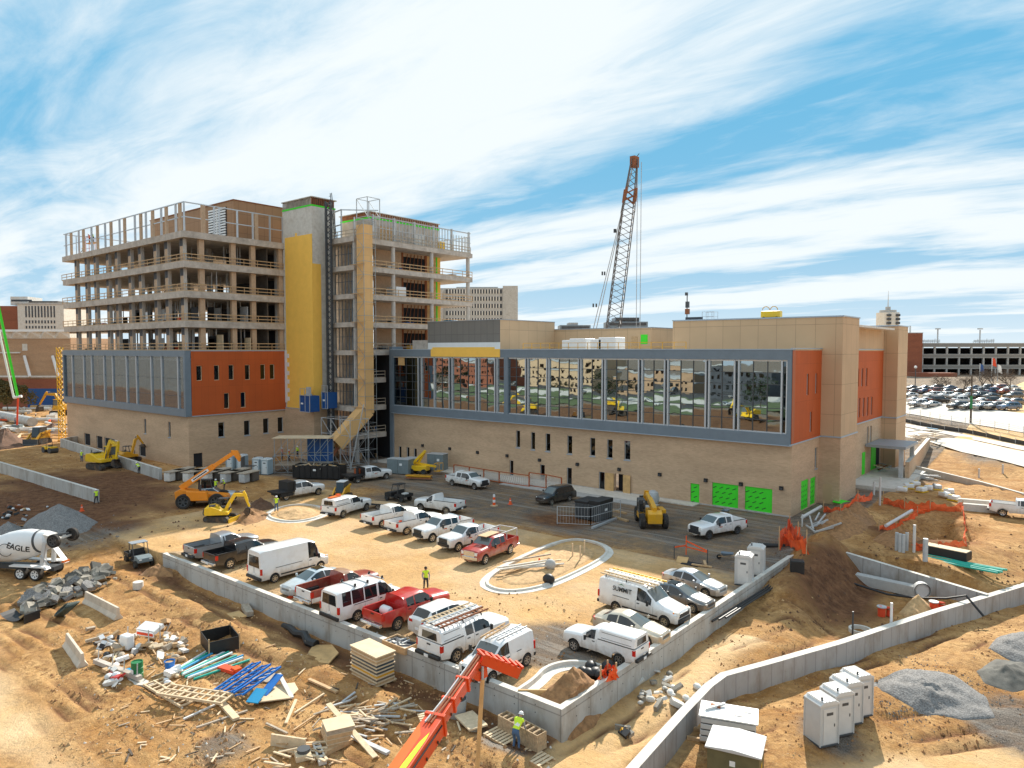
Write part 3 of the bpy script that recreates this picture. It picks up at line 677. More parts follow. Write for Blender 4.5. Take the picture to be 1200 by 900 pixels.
gr_h = [hole2(809,819.4,566.8,591.5,'y',WY), hole2(834.4,865,567,599,'y',WY), hole2(872.7,904.8,571.5,605,'y',WY)]
bw = MB('brick'); wall(bw, 'y', WY, WL, WX, -.3, 7.55, up_w+lo_w+dr+gr_h)
sg = [hole2(938.7,947.3,562.5,596.5,'x',WX), hole2(949.5,955.7,559.5,591,'x',WX), holey(956.3,524.5,549,.9,'x',WX)]
wall(bw, 'x', WX, WY, 85.1, -.8, 7.55, sg)
P_(bw, 'brick_wall', fw)
for h in up_w+lo_w: win_w(fw, 'y', WY, h, fm='galv_matte')
win_w(fw, 'x', WX, sg[2])
def green_panel(plane, c, h, seed, parent):
    mb = MB('green_sheath'); pbox(mb, plane, c, h[0]+.02, h[1]-.02, h[2]+.02, h[3]-.02, .1, .16, 'green_sheath')
    o = P_(mb, 'green_membrane_panel', parent)
    r = random.Random(seed); mk = MB('trim_black'); nu = max(1, int((h[1]-h[0])/.75)); nzv = max(2, int((h[3]-h[2])/.55))
    for i in range(nu):
        for j in range(nzv):
            u = h[0]+.3+i*.75+(.3 if j % 2 else 0); z = h[2]+.25+j*.55
            if u > h[1]-.25: continue
            for q in range(2):
                uu = u-.1+q*.2; zz = z+q*.1
                if plane == 'y': mk.add([(uu-.12, c+.096, zz-.05), (uu+.10, c+.096, zz+.05), (uu+.06, c+.096, zz+.12), (uu-.16, c+.096, zz+.03)], [(0,1,2,3)])
                else: mk.add([(c-.096, uu-.12, zz-.05), (c-.096, uu+.10, zz+.05), (c-.096, uu+.06, zz+.12), (c-.096, uu-.16, zz+.03)], [(0,1,2,3)])
    if mk.f: struct(shift(mk.build('printed_mark', o), parent), 'stuff')
for i, h in enumerate(gr_h): green_panel('y', WY, h, i, fw)
for i, h in enumerate(sg[:2]): green_panel('x', WX, h, 10+i, fw)
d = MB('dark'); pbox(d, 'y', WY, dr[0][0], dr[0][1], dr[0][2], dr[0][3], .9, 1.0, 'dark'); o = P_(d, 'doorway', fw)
for xa, xb, sgn in ((dr[0][0]-1.25, dr[0][0]-.03, -1), (dr[0][1]+.03, dr[0][1]+1.0, 1)):
    d = MB('ply'); d.box(xa, xb, WY-.28 if sgn < 0 else WY-.25, WY-.2 if sgn < 0 else WY-.17, .1, dr[0][3]); shift(d.build('plywood_leaf', o), fw)
mb = MB('galv_matte'); mb.box(WL, WX+.04, WY-.1, WY+.1, -.1, .15, 'conc'); P_(mb, 'wall_plinth', fw)
for px, py in ((495.7,522),(527.5,525.7),(560,530),(594.7,534),(632.7,539),(677,544),(726,550),(773.5,556),(827.4,562.7),(868.6,567.2),(916,572)):
    x, z = ay(px, py, WY); mb = MB('trim_black'); mb.box(x-.2, x+.2, WY-.22, WY-.003, z-.2, z+.2); mb.box(x-.12, x+.12, WY-.3, WY-.22, z-.14, z+.02, 'frame_dark'); P_(mb, 'wall_lamp', fw)
GY = WY-.55; XE = WX
cf = MB('steel_grey')
cf.box(WL-.1, XE, GY, WY+.5, 16.45, 17.5); cf.box(WL-.1, XE, GY, WY+.5, 7.58, 8.72); cf.box(XE-.42, XE, GY, WY+.5, 8.72, 16.45); cf.box(WL-.1, WL+.35, GY, WY+.5, 8.72, 16.45); cf.box(WL-.8, WL-.1, GY+.3, WY+2, -.2, 18.0, 'steel_grey')
cf.box(WL-.1, XE+.05, GY-.05, WY+.5, 17.5, 17.6, 'cornice'); cf.box(WL-.1, XE+.03, GY-.04, WY+.02, 7.5, 7.58, 'cornice')
u = ay(592.7, 450, GY)[0]; cf.box(u-.35, u+.35, GY, WY+.3, 8.72, 16.45)
P_(cf, 'facade_frame', fw)
mu = MB('mullion'); majors = []
for q, org in [(v, 450) for v in (157,172,232,302,316,427,440,516,527,660,672,760,770,908,920,1020,1033)] + [(v, 700) for v in (190,207,312,328,505,521,640,660,862)]:
    u = ay(q/4+org, 450, GY)[0]; majors.append(u); mu.box(u-.09, u+.09, GY+.1, GY+.34, 8.72, 16.45, 'mullion')
mu.box(WL+.35, XE-.42, GY+.2, GY+.34, 16.3, 16.45, 'white'); mu.box(WL+.35, XE-.42, GY+.2, GY+.34, 8.72, 8.85, 'mullion'); mu.box(XE-.55, XE-.42, GY+.1, GY+.3, 8.85, 16.3, 'white')
P_(mu, 'mullion_grid', fw)
mb = MB('frame_dark'); ms = sorted(majors+[WL+.35, XE-.42])
for a, b_ in zip(ms[:-1], ms[1:]):
    n = round((b_-a)/1.55)
    for i in range(1, n): x = a+(b_-a)*i/n; mb.box(x-.045, x+.045, GY+.24, GY+.3, 8.85, 16.3)
for z in (10.1, 11.35, 12.6, 13.85, 15.1): mb.box(WL+.35, XE-.42, GY+.25, GY+.29, z-.035, z+.035)
P_(mb, 'transom_grid', fw)
for i, (a, b_) in enumerate(zip(ms[:-1], ms[1:])):
    if b_-a < .7: m_ = 'dim_glass'
    else: m_ = 'dim_glass' if b_ < ay(507, 450, GY)[0] else 'mirror_glass'  # left recessed bay: its weaker reflection is put into a darker glass colour
    n = max(1, round((b_-a)/1.55)); zs = [8.85, 10.1, 11.35, 12.6, 13.85, 15.1, 16.3]; mb = MB(m_); r = random.Random(i)
    for k in range(n):
        for za, zb in zip(zs[:-1], zs[1:]):
            x0, x1 = a+(b_-a)*k/n, a+(b_-a)*(k+1)/n; dy = [r.uniform(-.008, .008) for _ in range(4)]; dy[2] = dy[1]+dy[3]-dy[0]
            mb.add([(x0, GY+.31+dy[0], za), (x1, GY+.31+dy[1], za), (x1, GY+.31+dy[2], zb), (x0, GY+.31+dy[3], zb)], [(0,1,2,3)])
    P_(mb, 'glass_bay', fw, fix=False)
mb = MB('ply'); a = ay(466, 420, GY)[0]; b_ = ay(473, 420, GY)[0]; mb.box(a, b_, GY+.12, GY+.2, 15.1, 16.35); P_(mb, 'plywood_patch', fw)
so2 = [holey(946,438,463,.72,'x',WX), holey(956,437.5,461,.72,'x',WX), holey(949.7,482.5,506,.72,'x',WX)]
ow = MB('orange_clad'); wall(ow, 'x', WX+.06, WY+.5, 85.1, 7.72, 17.45, so2, 'orange_clad'); ow.add([(WX, WY-.5, 7.6), (WX+.06, WY-.5, 7.6), (WX+.06, WY-.5, 17.5), (WX, WY-.5, 17.5)], [(0,1,2,3)], 'steel_grey')
ow.box(WX-.1, WX+.14, WY-.6, 85.1, 17.6, 17.7, 'cornice'); ow.box(WX-.05, WX+.12, WY-.6, 85.1, 7.58, 7.72, 'cornice'); ow.box(WX-.02, WX+.06, WY-.35, WY+.5, 7.72, 17.45, 'orange_panel'); P_(ow, 'orange_panel_wall', fw)
for h in so2: win_w(fw, 'x', WX+.06, h, sill=False)
rs = MB('white_dirty'); rs.box(WL, WX, WY, 100, 16.9, 17.3, 'white_dirty'); P_(rs, 'roof_deck', fw)
gy0 = 78.0; x0g = -81.3; x1g = -66.5; yb = ax(650, 380, x1g)[0]
mb = MB('grey_clad'); mb.box(x0g, x1g, gy0, yb, 17.3, 21.8, 'tan_panel'); mb.box(x0g-.03, x1g, gy0-.04, gy0, 18.6, 21.8, 'grey_clad'); mb.box(x0g, x1g, gy0-.03, gy0, 17.3, 18.6, 'white'); mb.box(x0g+1, x1g-1, gy0-.06, gy0-.03, 17.3, 17.9, 'yellow_sheath'); mb.box(x0g-.1, x1g+.1, gy0-.1, yb, 21.8, 21.9, 'metal_roof')
mb.box(x0g-3, x0g, gy0-.5, yb, 17.3, 19, 'conc_slab')
xa = ay(505, 400, GY)[0]; xb = ay(586, 400, GY)[0]; mb.box(xa, xb, GY-.06, GY-.003, 16.5, 17.62, 'yellow_sheath')
P_(mb, 'rooftop_block', fw)
zb = ay(700, 385.5, yb)[1]; xr = ay(763, 386, yb)[0]
mb = MB('pent_clad'); mb.box(x1g, xr, yb, yb+12, 17.3, zb, 'tan_panel'); mb.box(x1g, xr+.1, yb-.1, yb+12, zb, zb+.12, 'metal_roof')
P_(mb, 'rear_block', fw)
xg0, zg0 = ay(751, 403, yb); xg1, zg1 = ay(759, 392, yb); mb = MB('green_sheath'); mb.box(xg0, xg1, yb-.05, yb-.003, zg0, zg1); P_(mb, 'green_membrane_panel', fw)
xg0, zg0 = ay(740, 403, yb); mb = MB('wood'); mb.box(xg0, xg0+1, yb-.06, yb-.003, 17.3, zb-1.2, 'wood'); P_(mb, 'door', fw)
AX, AY2 = -22.35, 92.0
mb = MB('tan_panel'); xA0 = -43.1
wall(mb, 'y', 85.1, xA0, AX, 7.75, 21.2, [], 'tan_panel'); wall(mb, 'x', AX, 85.1, AY2, 7.75, 21.2, [], 'tan_panel'); mb.box(xA0, AX-.01, 85.11, AY2, 21.0, 21.2, 'white_dirty'); mb.box(xA0-.06, AX+.1, 85.0, AY2+.05, 21.2, 21.35, 'cornice')
mb.box(-24.55, AX-.01, 85.11, AY2-.01, -1, 21, 'tan_panel'); mb.box(xA0, xA0+.2, 85.12, 120, 17.3, 21, 'tan_panel')
mb.box(-24.5, AX+.1, 85.0, AY2+.05, 7.6, 7.75, 'cornice')
mb.box(xA0, -22.8, AY2, 113, 20.3, 20.55, 'white_dirty'); mb.box(xA0, -24.5, AY2, 114.7, 17.35, 20.6, 'tan_panel'); mb.box(xA0, -24.3, AY2, 114.7, 20.6, 20.75, 'cornice')
P_(mb, 'panel_clad_mass', fw)
mb = MB('brick'); dA = hole2(964,974.7,567.6,591,'y',85.1); wall(mb, 'y', 85.1, -24.6, AX, -1, 7.6, [dA], 'brick'); wall(mb, 'x', AX, 85.1, AY2, -1, 7.6, [], 'brick')
bw2 = [holey(1017,500,520,.9,'x',WX), holey(1020.7,499,519,.9,'x',WX)]
wall(mb, 'x', WX, AY2, 114.8, -1, 7.7, bw2, 'brick'); P_(mb, 'brick_base', fw)
win_w(fw, 'y', 85.1, dA, gm='wood', name='door', fm='steel_grey', sill=False)
for h in bw2: win_w(fw, 'x', WX, h)
o2 = [holey(p, 432+i*-.3, 453-i*.3, .85, 'x', WX) for i, p in enumerate((1005,1010,1015))] + [holey(p, 466.5-i*.5, 489-i, .85, 'x', WX) for i, p in enumerate((1006.5,1011.5,1016.2,1021))]
ow = MB('orange_clad'); wall(ow, 'x', WX+.06, AY2, 114.8, 7.85, 17.5, o2, 'orange_clad'); ow.box(WX-.1, WX+.16, AY2, 114.8, 17.5, 17.62, 'cornice'); ow.box(WX-.02, WX+.14, AY2, 114.8, 7.7, 7.85, 'cornice'); P_(ow, 'orange_panel_wall', fw)
for h in o2: win_w(fw, 'x', WX+.06, h, sill=False)
BX = ay(1052, 430, 114.8)[0]; BY1 = ax(1063, 430, BX)[0]
mb = MB('tan_panel'); mb.box(-34, BX, 114.8, BY1, -1, 20.9, 'tan_panel'); mb.box(-34, BX+.1, 114.7, BY1+.1, 20.9, 21.05, 'cornice'); mb.box(-26, BX+.08, 114.7, BY1+.05, 7.6, 7.75, 'cornice'); P_(mb, 'corner_mass', fw)
c0 = at(1016, 524, 4.2); c1 = at(1057, 517, 4.2)
mb = MB('metal_roof'); mb.box(-24.5, -19.6, 105.5, 113.6, 4.3, 4.65, 'metal_roof')
for x, y in ((-20.2, 106), (-20.2, 113)): mb.box(x-.25, x+.25, y-.25, y+.25, 0.3, 4.3, 'galv_matte')
P_(mb, 'entrance_canopy', fw)
mb = MB('green_sheath'); pbox(mb, 'x', WX, 104.2, 105.6, .6, 3.6, -.06, -.003, 'green_sheath'); pbox(mb, 'x', WX, 109, 111.6, .6, 4.1, -.06, -.003, 'green_sheath'); pbox(mb, 'x', WX, 111.6, 113.6, .6, 4.1, -.07, -.003, 'dark'); P_(mb, 'green_membrane_panel', fw)
mb = MB('conc_light'); mb.box(WX, -18.6, 97, 116, -.8, .45, 'conc_light'); single(mb, 'raised_slab', 'tan concrete entrance slab under the grey canopy', 'concrete slab')
mb = MB('conc'); mb.box(-88, -39, WY-3.4, WY-.12, .0, .11, 'conc_light'); mb.box(-60, -38, WY-5.4, WY-3.4, -.02, .09, 'conc'); o = mb.build('pavement'); struct(o)
# ================================================================ vehicles
def paint(name, c, rough=.28, metal=0.0, dirt=.25):
    mat(name, c, rough, metal=metal, coat=.6, var=.03, vscale=.6, dirt=(.42,.30,.18), dirt_amt=dirt, dscale=1.1)
def paint(name, c, rough=.28, metal=0.0, dirt=.25, _p=paint):
    _p(name, c, rough, metal, dirt); nt, N, L, b = nodes_of(name); base = b.inputs['Base Color'].links[0].from_socket
    tc = N.new('ShaderNodeTexCoord'); sp = N.new('ShaderNodeSeparateXYZ'); L.new(tc.outputs['Object'], sp.inputs[0]); n = N.new('ShaderNodeTexNoise'); n.inputs['Scale'].default_value = 2.2; n.inputs['Detail'].default_value = 6; L.new(tc.outputs['Object'], n.inputs['Vector'])
    a = N.new('ShaderNodeMath'); a.operation = 'MULTIPLY_ADD'; L.new(n.outputs[0], a.inputs[0]); a.inputs[1].default_value = -.9; L.new(sp.outputs[2], a.inputs[2])
    r = N.new('ShaderNodeMapRange'); r.inputs[1].default_value = -.05; r.inputs[2].default_value = .55; r.inputs[3].default_value = .15 if max(c) < .1 else .55; r.inputs[4].default_value = 0; L.new(a.outputs[0], r.inputs[0])
    m = N.new('ShaderNodeMix'); m.data_type = 'RGBA'; m.inputs[7].default_value = (.36,.25,.15,1); L.new(r.outputs[0], m.inputs[0]); L.new(base, m.inputs[6]); L.new(m.outputs[2], b.inputs['Base Color'])
paint('p_white', (.80,.80,.79)); paint('p_silver', (.46,.49,.52), metal=.5); paint('p_blacktruck', (.012,.013,.016), dirt=.06); paint('p_red', (.48,.012,.010)); paint('p_red2', (.40,.02,.012), dirt=.35)
paint('p_beige', (.60,.53,.42), metal=.3); paint('p_slate', (.075,.10,.125), metal=.4); paint('p_paleblue', (.50,.58,.62)); paint('p_maroon', (.30,.05,.035), dirt=.4); paint('p_blue', (.03,.12,.25)); paint('p_tanroof', (.42,.25,.16)); paint('p_grey', (.16,.165,.17), metal=.3)
WHEELS = {}
def wheel_mesh(r, w, style):
    k = (r, w, style)
    if k in WHEELS: return WHEELS[k]
    t = MB('rubber'); t.lathe([(r*.60, -w*.42), (r*.9, -w*.5), (r, -w*.36), (r, w*.36), (r*.9, w*.5), (r*.60, w*.42)], axis='y', n=22)
    t.lathe([(0.001, 0), (r*.62, 0)], axis='y', n=22, m='trim_black')
    rm = MB('chrome' if style != 'black' else 'frame_dark'); s = 'white' if style == 'white' else ('frame_dark' if style == 'black' else 'chrome')
    rm.lathe([(r*.66, -w*.46), (r*.58, -w*.44), (r*.55, -w*.2)], axis='y', n=22, m=s); rm.lathe([(0.001, -w*.36), (r*.18, -w*.36), (r*.2, -w*.2)], axis='y', n=12, m=s)
    for i in range(6):
        a = i*pi/3; c = Vector((cos(a), 0, sin(a))); p = Vector((-sin(a), 0, cos(a)))
        rm.add([c*r*.15+p*r*.08+Vector((0,-w*.36,0)), c*r*.15-p*r*.08+Vector((0,-w*.36,0)), c*r*.58-p*r*.11+Vector((0,-w*.42,0)), c*r*.58+p*r*.11+Vector((0,-w*.42,0))], [(0,1,2,3)], s)
    WHEELS[k] = (t.mesh('wheel_tyre'), rm.mesh('wheel_rim')); return WHEELS[k]
def add_wheel(root, x, y, r, w=.25, style='alloy', z=None, name='wheel'):
    a, b_ = wheel_mesh(r, w, style)
    o = bpy.data.objects.new(name, a); COL.objects.link(o); o.parent = root; o.location = (x, y, r if z is None else z)
    if y > 0: o.rotation_euler = (0, 0, pi)
    q = bpy.data.objects.new('rim', b_); COL.objects.link(q); q.parent = o
    return o
def lerp_tab(tab, x):
    tab = sorted(tab)
    if x <= tab[0][0]: return tab[0][1:]
    for a, b_ in zip(tab[:-1], tab[1:]):
        if x <= b_[0]:
            t = (x-a[0])/(b_[0]-a[0]); return tuple(p+(q-p)*t for p, q in zip(a[1:], b_[1:]))
    return tab[-1][1:]
def shell(root, name, tab, arches, zsill, zm, paint_, glass=(), seams=(), top_glass=(), R=.45, zax=.38, xr=None, roof=None, xlo=None, xhi=None, capglass=False, zf=.3, door=True):
    """tab rows: (x, half width, belt z, roof half width, roof z). Lofts a car shell with wheel arches; glass ranges become window parts."""
    xs = {t[0] for t in tab}
    for a in arches:
        for i in range(9): xs.add(a+R*cos(pi*i/8))
    for g in list(glass)+list(top_glass): xs |= {g[0], g[1]}
    for s_ in seams: xs |= {s_-.008, s_+.008}
    lo, hi = min(t[0] for t in tab), max(t[0] for t in tab)
    xs = sorted(x for x in xs if lo-1e-6 <= x <= hi+1e-6); xs = [x for i, x in enumerate(xs) if i == 0 or x-xs[i-1] > .004]
    rings = []
    for x in xs:
        hw, zb, wt, zt = lerp_tab(tab, x); zs = zsill
        for a in arches:
            if abs(x-a) < R: zs = max(zs, zax+sqrt(max(0, R*R-(x-a)**2)))
        zmm = max(zm, zs+.03); half = [(0, zf), (hw-.34, max(zf, zs-.03)), (hw-.03, zs), (hw, zmm), (hw-.02, zb), (wt, zt-.07), (wt-.10, zt), (wt*.45, zt+.03)]
        rings.append([(x, -y, z) for y, z in half] + [(x, 0, zt+.035)] + [(x, y, z) for y, z in half[::-1][:-1]])
    n = len(rings[0]); v = [p for r in rings for p in r]
    body = MB(paint_); wins = {}
    for i in range(len(xs)-1):
        xm = (xs[i]+xs[i+1])/2
        for j in range(n):
            jb = j if j < n/2 else n-1-j
            f = (i*n+j, i*n+(j+1) % n, (i+1)*n+(j+1) % n, (i+1)*n+j); q = [v[k] for k in f]
            if jb <= 1: body.add(q, [(0,1,2,3)], 'trim_black', True); continue
            if jb in (2, 3) and any(abs(xm-s_) < .007 for s_ in seams): body.add(q, [(0,1,2,3)], 'trim_black', True); continue
            if jb == 4:
                g = next((k for k, g in enumerate(glass) if g[0]-1e-4 < xm < g[1]+1e-4), None)
                if g is not None: wins.setdefault(('side_window', g, j > n/2), MB('carglass')).add(q, [(0,1,2,3)], 'carglass', True); continue
            if jb in (6, 7):
                g = next((k for k, g in enumerate(top_glass) if g[0]-1e-4 < xm < g[1]+1e-4), None)
                if g is not None:
                    nm = top_glass[g][2]; wins.setdefault((nm, g, 0), MB('carglass')).add(q, [(0,1,2,3)], 'carglass_lit' if nm == 'windshield' else 'carglass', True); continue
            body.add(q, [(0,1,2,3)], (roof if roof and jb >= 5 and lerp_tab(tab, xm)[3] > zm+.75 else paint_), True)
    body.add(rings[0], [tuple(range(n))], paint_, True); body.add(rings[-1], [tuple(range(n))[::-1]], paint_, True)
    o = body.build(name, root, sharp=32)
    for (nm, g, s_), mb in wins.items(): mb.build(nm, root, sharp=60)
    return o
def wheels4(root, wb, tr, r, style='alloy', w=.25):
    for x in (wb/2, -wb/2):
        for y in (tr, -tr): add_wheel(root, x, y, r, w, style)
def lights_front(root, xf, hw, z, sx=.36, sz=.2, grille='trim_black', gz=None, gh=.32, chrome=False, bump='trim_black', bz=.52, face=0):
    for s_ in (-1, 1):
        mb = MB('lamp_clear'); mb.prism([(xf-.28, s_*(hw+.005)), (xf+.02, s_*(hw-.10)), (xf+.035, s_*(hw-sx)), (xf-.05, s_*(hw-sx))], z-sz/2, z+sz/2, 'lamp_clear', 'xy');
        mb.prism([(xf-.3, s_*(hw+.008)), (xf-.22, s_*(hw+.012)), (xf-.22, s_*(hw-.1)), (xf-.3, s_*(hw-.1))], z-sz/2, z+sz/2, 'amber', 'xy'); mb.build('headlight', root)
    gz = gz or z-.03; mb = MB(grille); mb.box(xf-.05, xf+.03, -(hw-sx-.02), hw-sx-.02, gz-gh/2, gz+gh/2, grille)
    for k in range(3): zz = gz-gh/2+gh*(k+.5)/3; mb.box(xf+.03, xf+.045, -(hw-sx-.05), hw-sx-.05, zz-.015, zz+.015, 'chrome' if chrome else 'frame_dark')
    mb.build('grille', root)
    mb = MB(bump); mb.prism([(xf-.55, -hw-.02), (xf-.05, -hw+.03), (xf+.10, -hw+.28), (xf+.12, 0), (xf+.10, hw-.28), (xf-.05, hw-.03), (xf-.55, hw+.02)], bz-.16, bz+.10, bump, 'xy'); mb.build('bumper', root, bevel=.02)
def mirrors(root, x, hw, z, big=False, m='trim_black'):
    for s_ in (-1, 1):
        mb = MB(m); mb.beam((x, s_*(hw-.05), z-.05), (x-.02, s_*(hw+.12), z), .05, .05); mb.cb((x-.02, s_*(hw+(.22 if big else .16)), z+.03), (.12, .16, .34 if big else .18), m); mb.build('mirror', root, bevel=.02)
def handles(root, xs, hw, z, m='trim_black'):
    for x in xs:
        for s_ in (-1, 1): mb = MB(m); mb.box(x-.1, x+.1, s_*hw-.02, s_*hw+.02, z-.02, z+.025, m); mb.build('door_handle', root)
def plate(root, x, z, s_=-1): mb = MB('white'); mb.box(x-.012, x+.012, -.16, .16, z-.08, z+.08, 'white'); mb.build('number_plate', root)
def pickup(name, label, p='p_white', cab='crew', wb=3.7, chrome=False, topper=False, bed=True, style='alloy', W=1.0, scale=1.0, group=None, bedrail='trim_black', roof=None, tail=None, bump='trim_black', low=None):
    root = thing(name, label, 'pickup truck', group=group)
    f = wb/2; xf = f+.92; xr = -f-1.18; cr = {'crew': -f+.62+.0, 'ext': -f+1.15, 'reg': -f+1.62}[cab]
    rs = .98 if cab != 'x' else 0
    x_cowl = f-.62; x_rs = f-1.32; x_re = cr+.12
    tab = [(xf, W*.88, 1.02, W*.80, 1.12), (xf-.10, W*.95, 1.08, W*.86, 1.22), (xf-.5, W, 1.14, W*.90, 1.28), (x_cowl, W, 1.22, W*.90, 1.36), (x_rs, W, 1.26, W*.80, 1.86), (x_rs-.35, W, 1.27, W*.80, 1.92), (x_re-.2, W, 1.29, W*.80, 1.90), (cr, W, 1.29, W*.81, 1.84)]
    if cab == 'crew': m_ = (x_rs-.28+x_re)/2+.03; gl = [(x_rs-.30+.02, x_cowl-.30), (x_re+.02, m_-.08)]; gl = [(m_+.05, x_cowl-.32), (x_re+.06, m_-.05)]; seams = [x_cowl-.06, m_, cr+.10]; hd = [m_+.2, cr+.35]
    elif cab == 'ext': gl = [(x_rs-.85, x_cowl-.32), (x_re+.04, x_rs-.95)]; seams = [x_cowl-.06, x_rs-.9]; hd = [x_rs-.7]
    else: gl = [(x_re+.08, x_cowl-.32)]; seams = [x_cowl-.06, cr+.08]; hd = [cr+.3]
    b_ = shell(root, 'body', tab, [f], .48, .94, p, gl, seams, [(x_rs+.02, x_cowl-.03, 'windshield')], R=.50, zax=.40, roof=roof)
    mb = MB('carglass'); mb.box(cr-.02, cr+.02, -W*.62, W*.62, 1.36, 1.76, 'carglass'); mb.build('rear_window', root)
    wheels4(root, wb, W-.13, .40, style, .27); lights_front(root, xf, W*.9, 1.0, .34, .24, gz=.97, gh=.42, chrome=chrome, grille='chrome' if chrome else 'trim_black', bump=bump if not chrome else 'chrome', bz=.66)
    mirrors(root, x_cowl-.42, W, 1.30, True); handles(root, hd, W, 1.12);
    if bed:
        ht = 1.34; bd = MB(p); x0, x1 = xr, cr-.04; arc = [(-f+.52*cos(pi*i/10), .40+.52*sin(pi*i/10)) for i in range(11)]
        poly = [(x1, .50), *[q for q in arc], (x0, .55), (x0, ht), (x1, ht)]
        for s_ in (-1, 1): bd.prism(poly, s_*W, s_*(W-.09), p); bd.box(x0, x1, min(s_*(W-.10), s_*(W-.24)), max(s_*(W-.10), s_*(W-.24)), .5, .95, 'trim_black') if False else None
        bd.box(x0+.05, x1, -W+.09, W-.09, .68, .74, 'trim_black' if p != 'p_white' else 'white_dirty'); bd.box(x1-.06, x1, -W+.09, W-.09, .74, ht, p)
        for s_ in (-1, 1): bd.cb((-f, s_*(W-.22), .86), (.95, .25, .26), 'trim_black' if p != 'p_white' else 'white_dirty'); bd.box(x0+.02, x1, min(s_*(W-.10), s_*(W+.005)), max(s_*(W-.10), s_*(W+.005)), ht, ht+.035, bedrail)
        if low:
            for s_ in (-1, 1): bd.box(x0, -f-.5, min(s_*W, s_*(W+.006)), max(s_*W, s_*(W+.006)), .56, .85, low)
        bd.build('bed', root)
        tg = MB(tail or p); tg.box(x0-.04, x0+.04, -W+.10, W-.10, .72, ht, tail or p); o = tg.build('tailgate', root, bevel=.015)
        mb = MB('trim_black'); mb.box(x0-.058, x0-.04, -.14, .14, ht-.18, ht-.1, 'trim_black'); mb.build('handle', o)
        for s_ in (-1, 1): tl = MB('tail_red'); tl.box(x0-.05, x0+.16, min(s_*(W-.10), s_*(W+.008)), max(s_*(W-.10), s_*(W+.008)), .92, ht-.06, 'tail_red'); tl.build('tail_light', root)
        bb = MB('chrome' if chrome else bump); bb.box(x0-.24, x0-.02, -W+.05, W-.05, .52, .70, 'chrome' if chrome else bump); bb.build('rear_bumper', root, bevel=.03); plate(root, x0-.25, .62)
        if topper:
            tp = MB(p); a = [(W-.02, ht+.036), (W-.14, 1.98), (W-.30, 2.05), (-W+.30, 2.05), (-W+.14, 1.98), (-W+.02, ht+.036)]; tp.prism(a, x0+.02, x1-.05, p, 'yz'); o = tp.build('bed_cap', root, bevel=.03)
            mb = MB('carglass'); mb.add([(x0+.01, -W*.62, ht+.12), (x0+.01, W*.62, ht+.12), (x0+.005, W*.56, 1.88), (x0+.005, -W*.56, 1.88)], [(0,1,2,3)]); mb.build('cap_window', o)
            mb = MB('p_grey')
            for s_ in (-1, 1):
                yy = lambda z: s_*(W-.02-.12*(z-ht)/.62+.008)
                mb.beam((x0+.25, yy(1.5), 1.5), (x1-.25, yy(1.5), 1.5), .02, .03); mb.beam((x0+.25, yy(1.85), 1.85), (x1-.25, yy(1.85), 1.85), .02, .03)
            mb.build('cap_trim', o)
    if scale != 1: root.scale = (scale,)*3
    return root, (xr, cr, W)
def ladder_rack(root, x0, x1, z, W, mats_=('galv',), yellow=False):
    mb = MB('trim_black')
    for x in (x0+.3, (x0+x1)/2, x1-.3): mb.beam((x, -W, z+.08), (x, W, z+.08), .05); mb.beam((x, -W, z-.05), (x, -W, z+.08), .05); mb.beam((x, W, z-.05), (x, W, z+.08), .05)
    mb.build('roof_rack', root)
def ladder(root, x0, x1, y, z, w=.42, m='galv', name='ladder'):
    mb = MB(m)
    for s_ in (-1, 1): mb.beam((x0, y+s_*w/2, z), (x1, y+s_*w/2, z), .05, .09)
    n = int(abs(x1-x0)/.32)
    for i in range(1, n): x = x0+(x1-x0)*i/n; mb.beam((x, y-w/2, z), (x, y+w/2, z), .045)
    return mb.build(name, root)
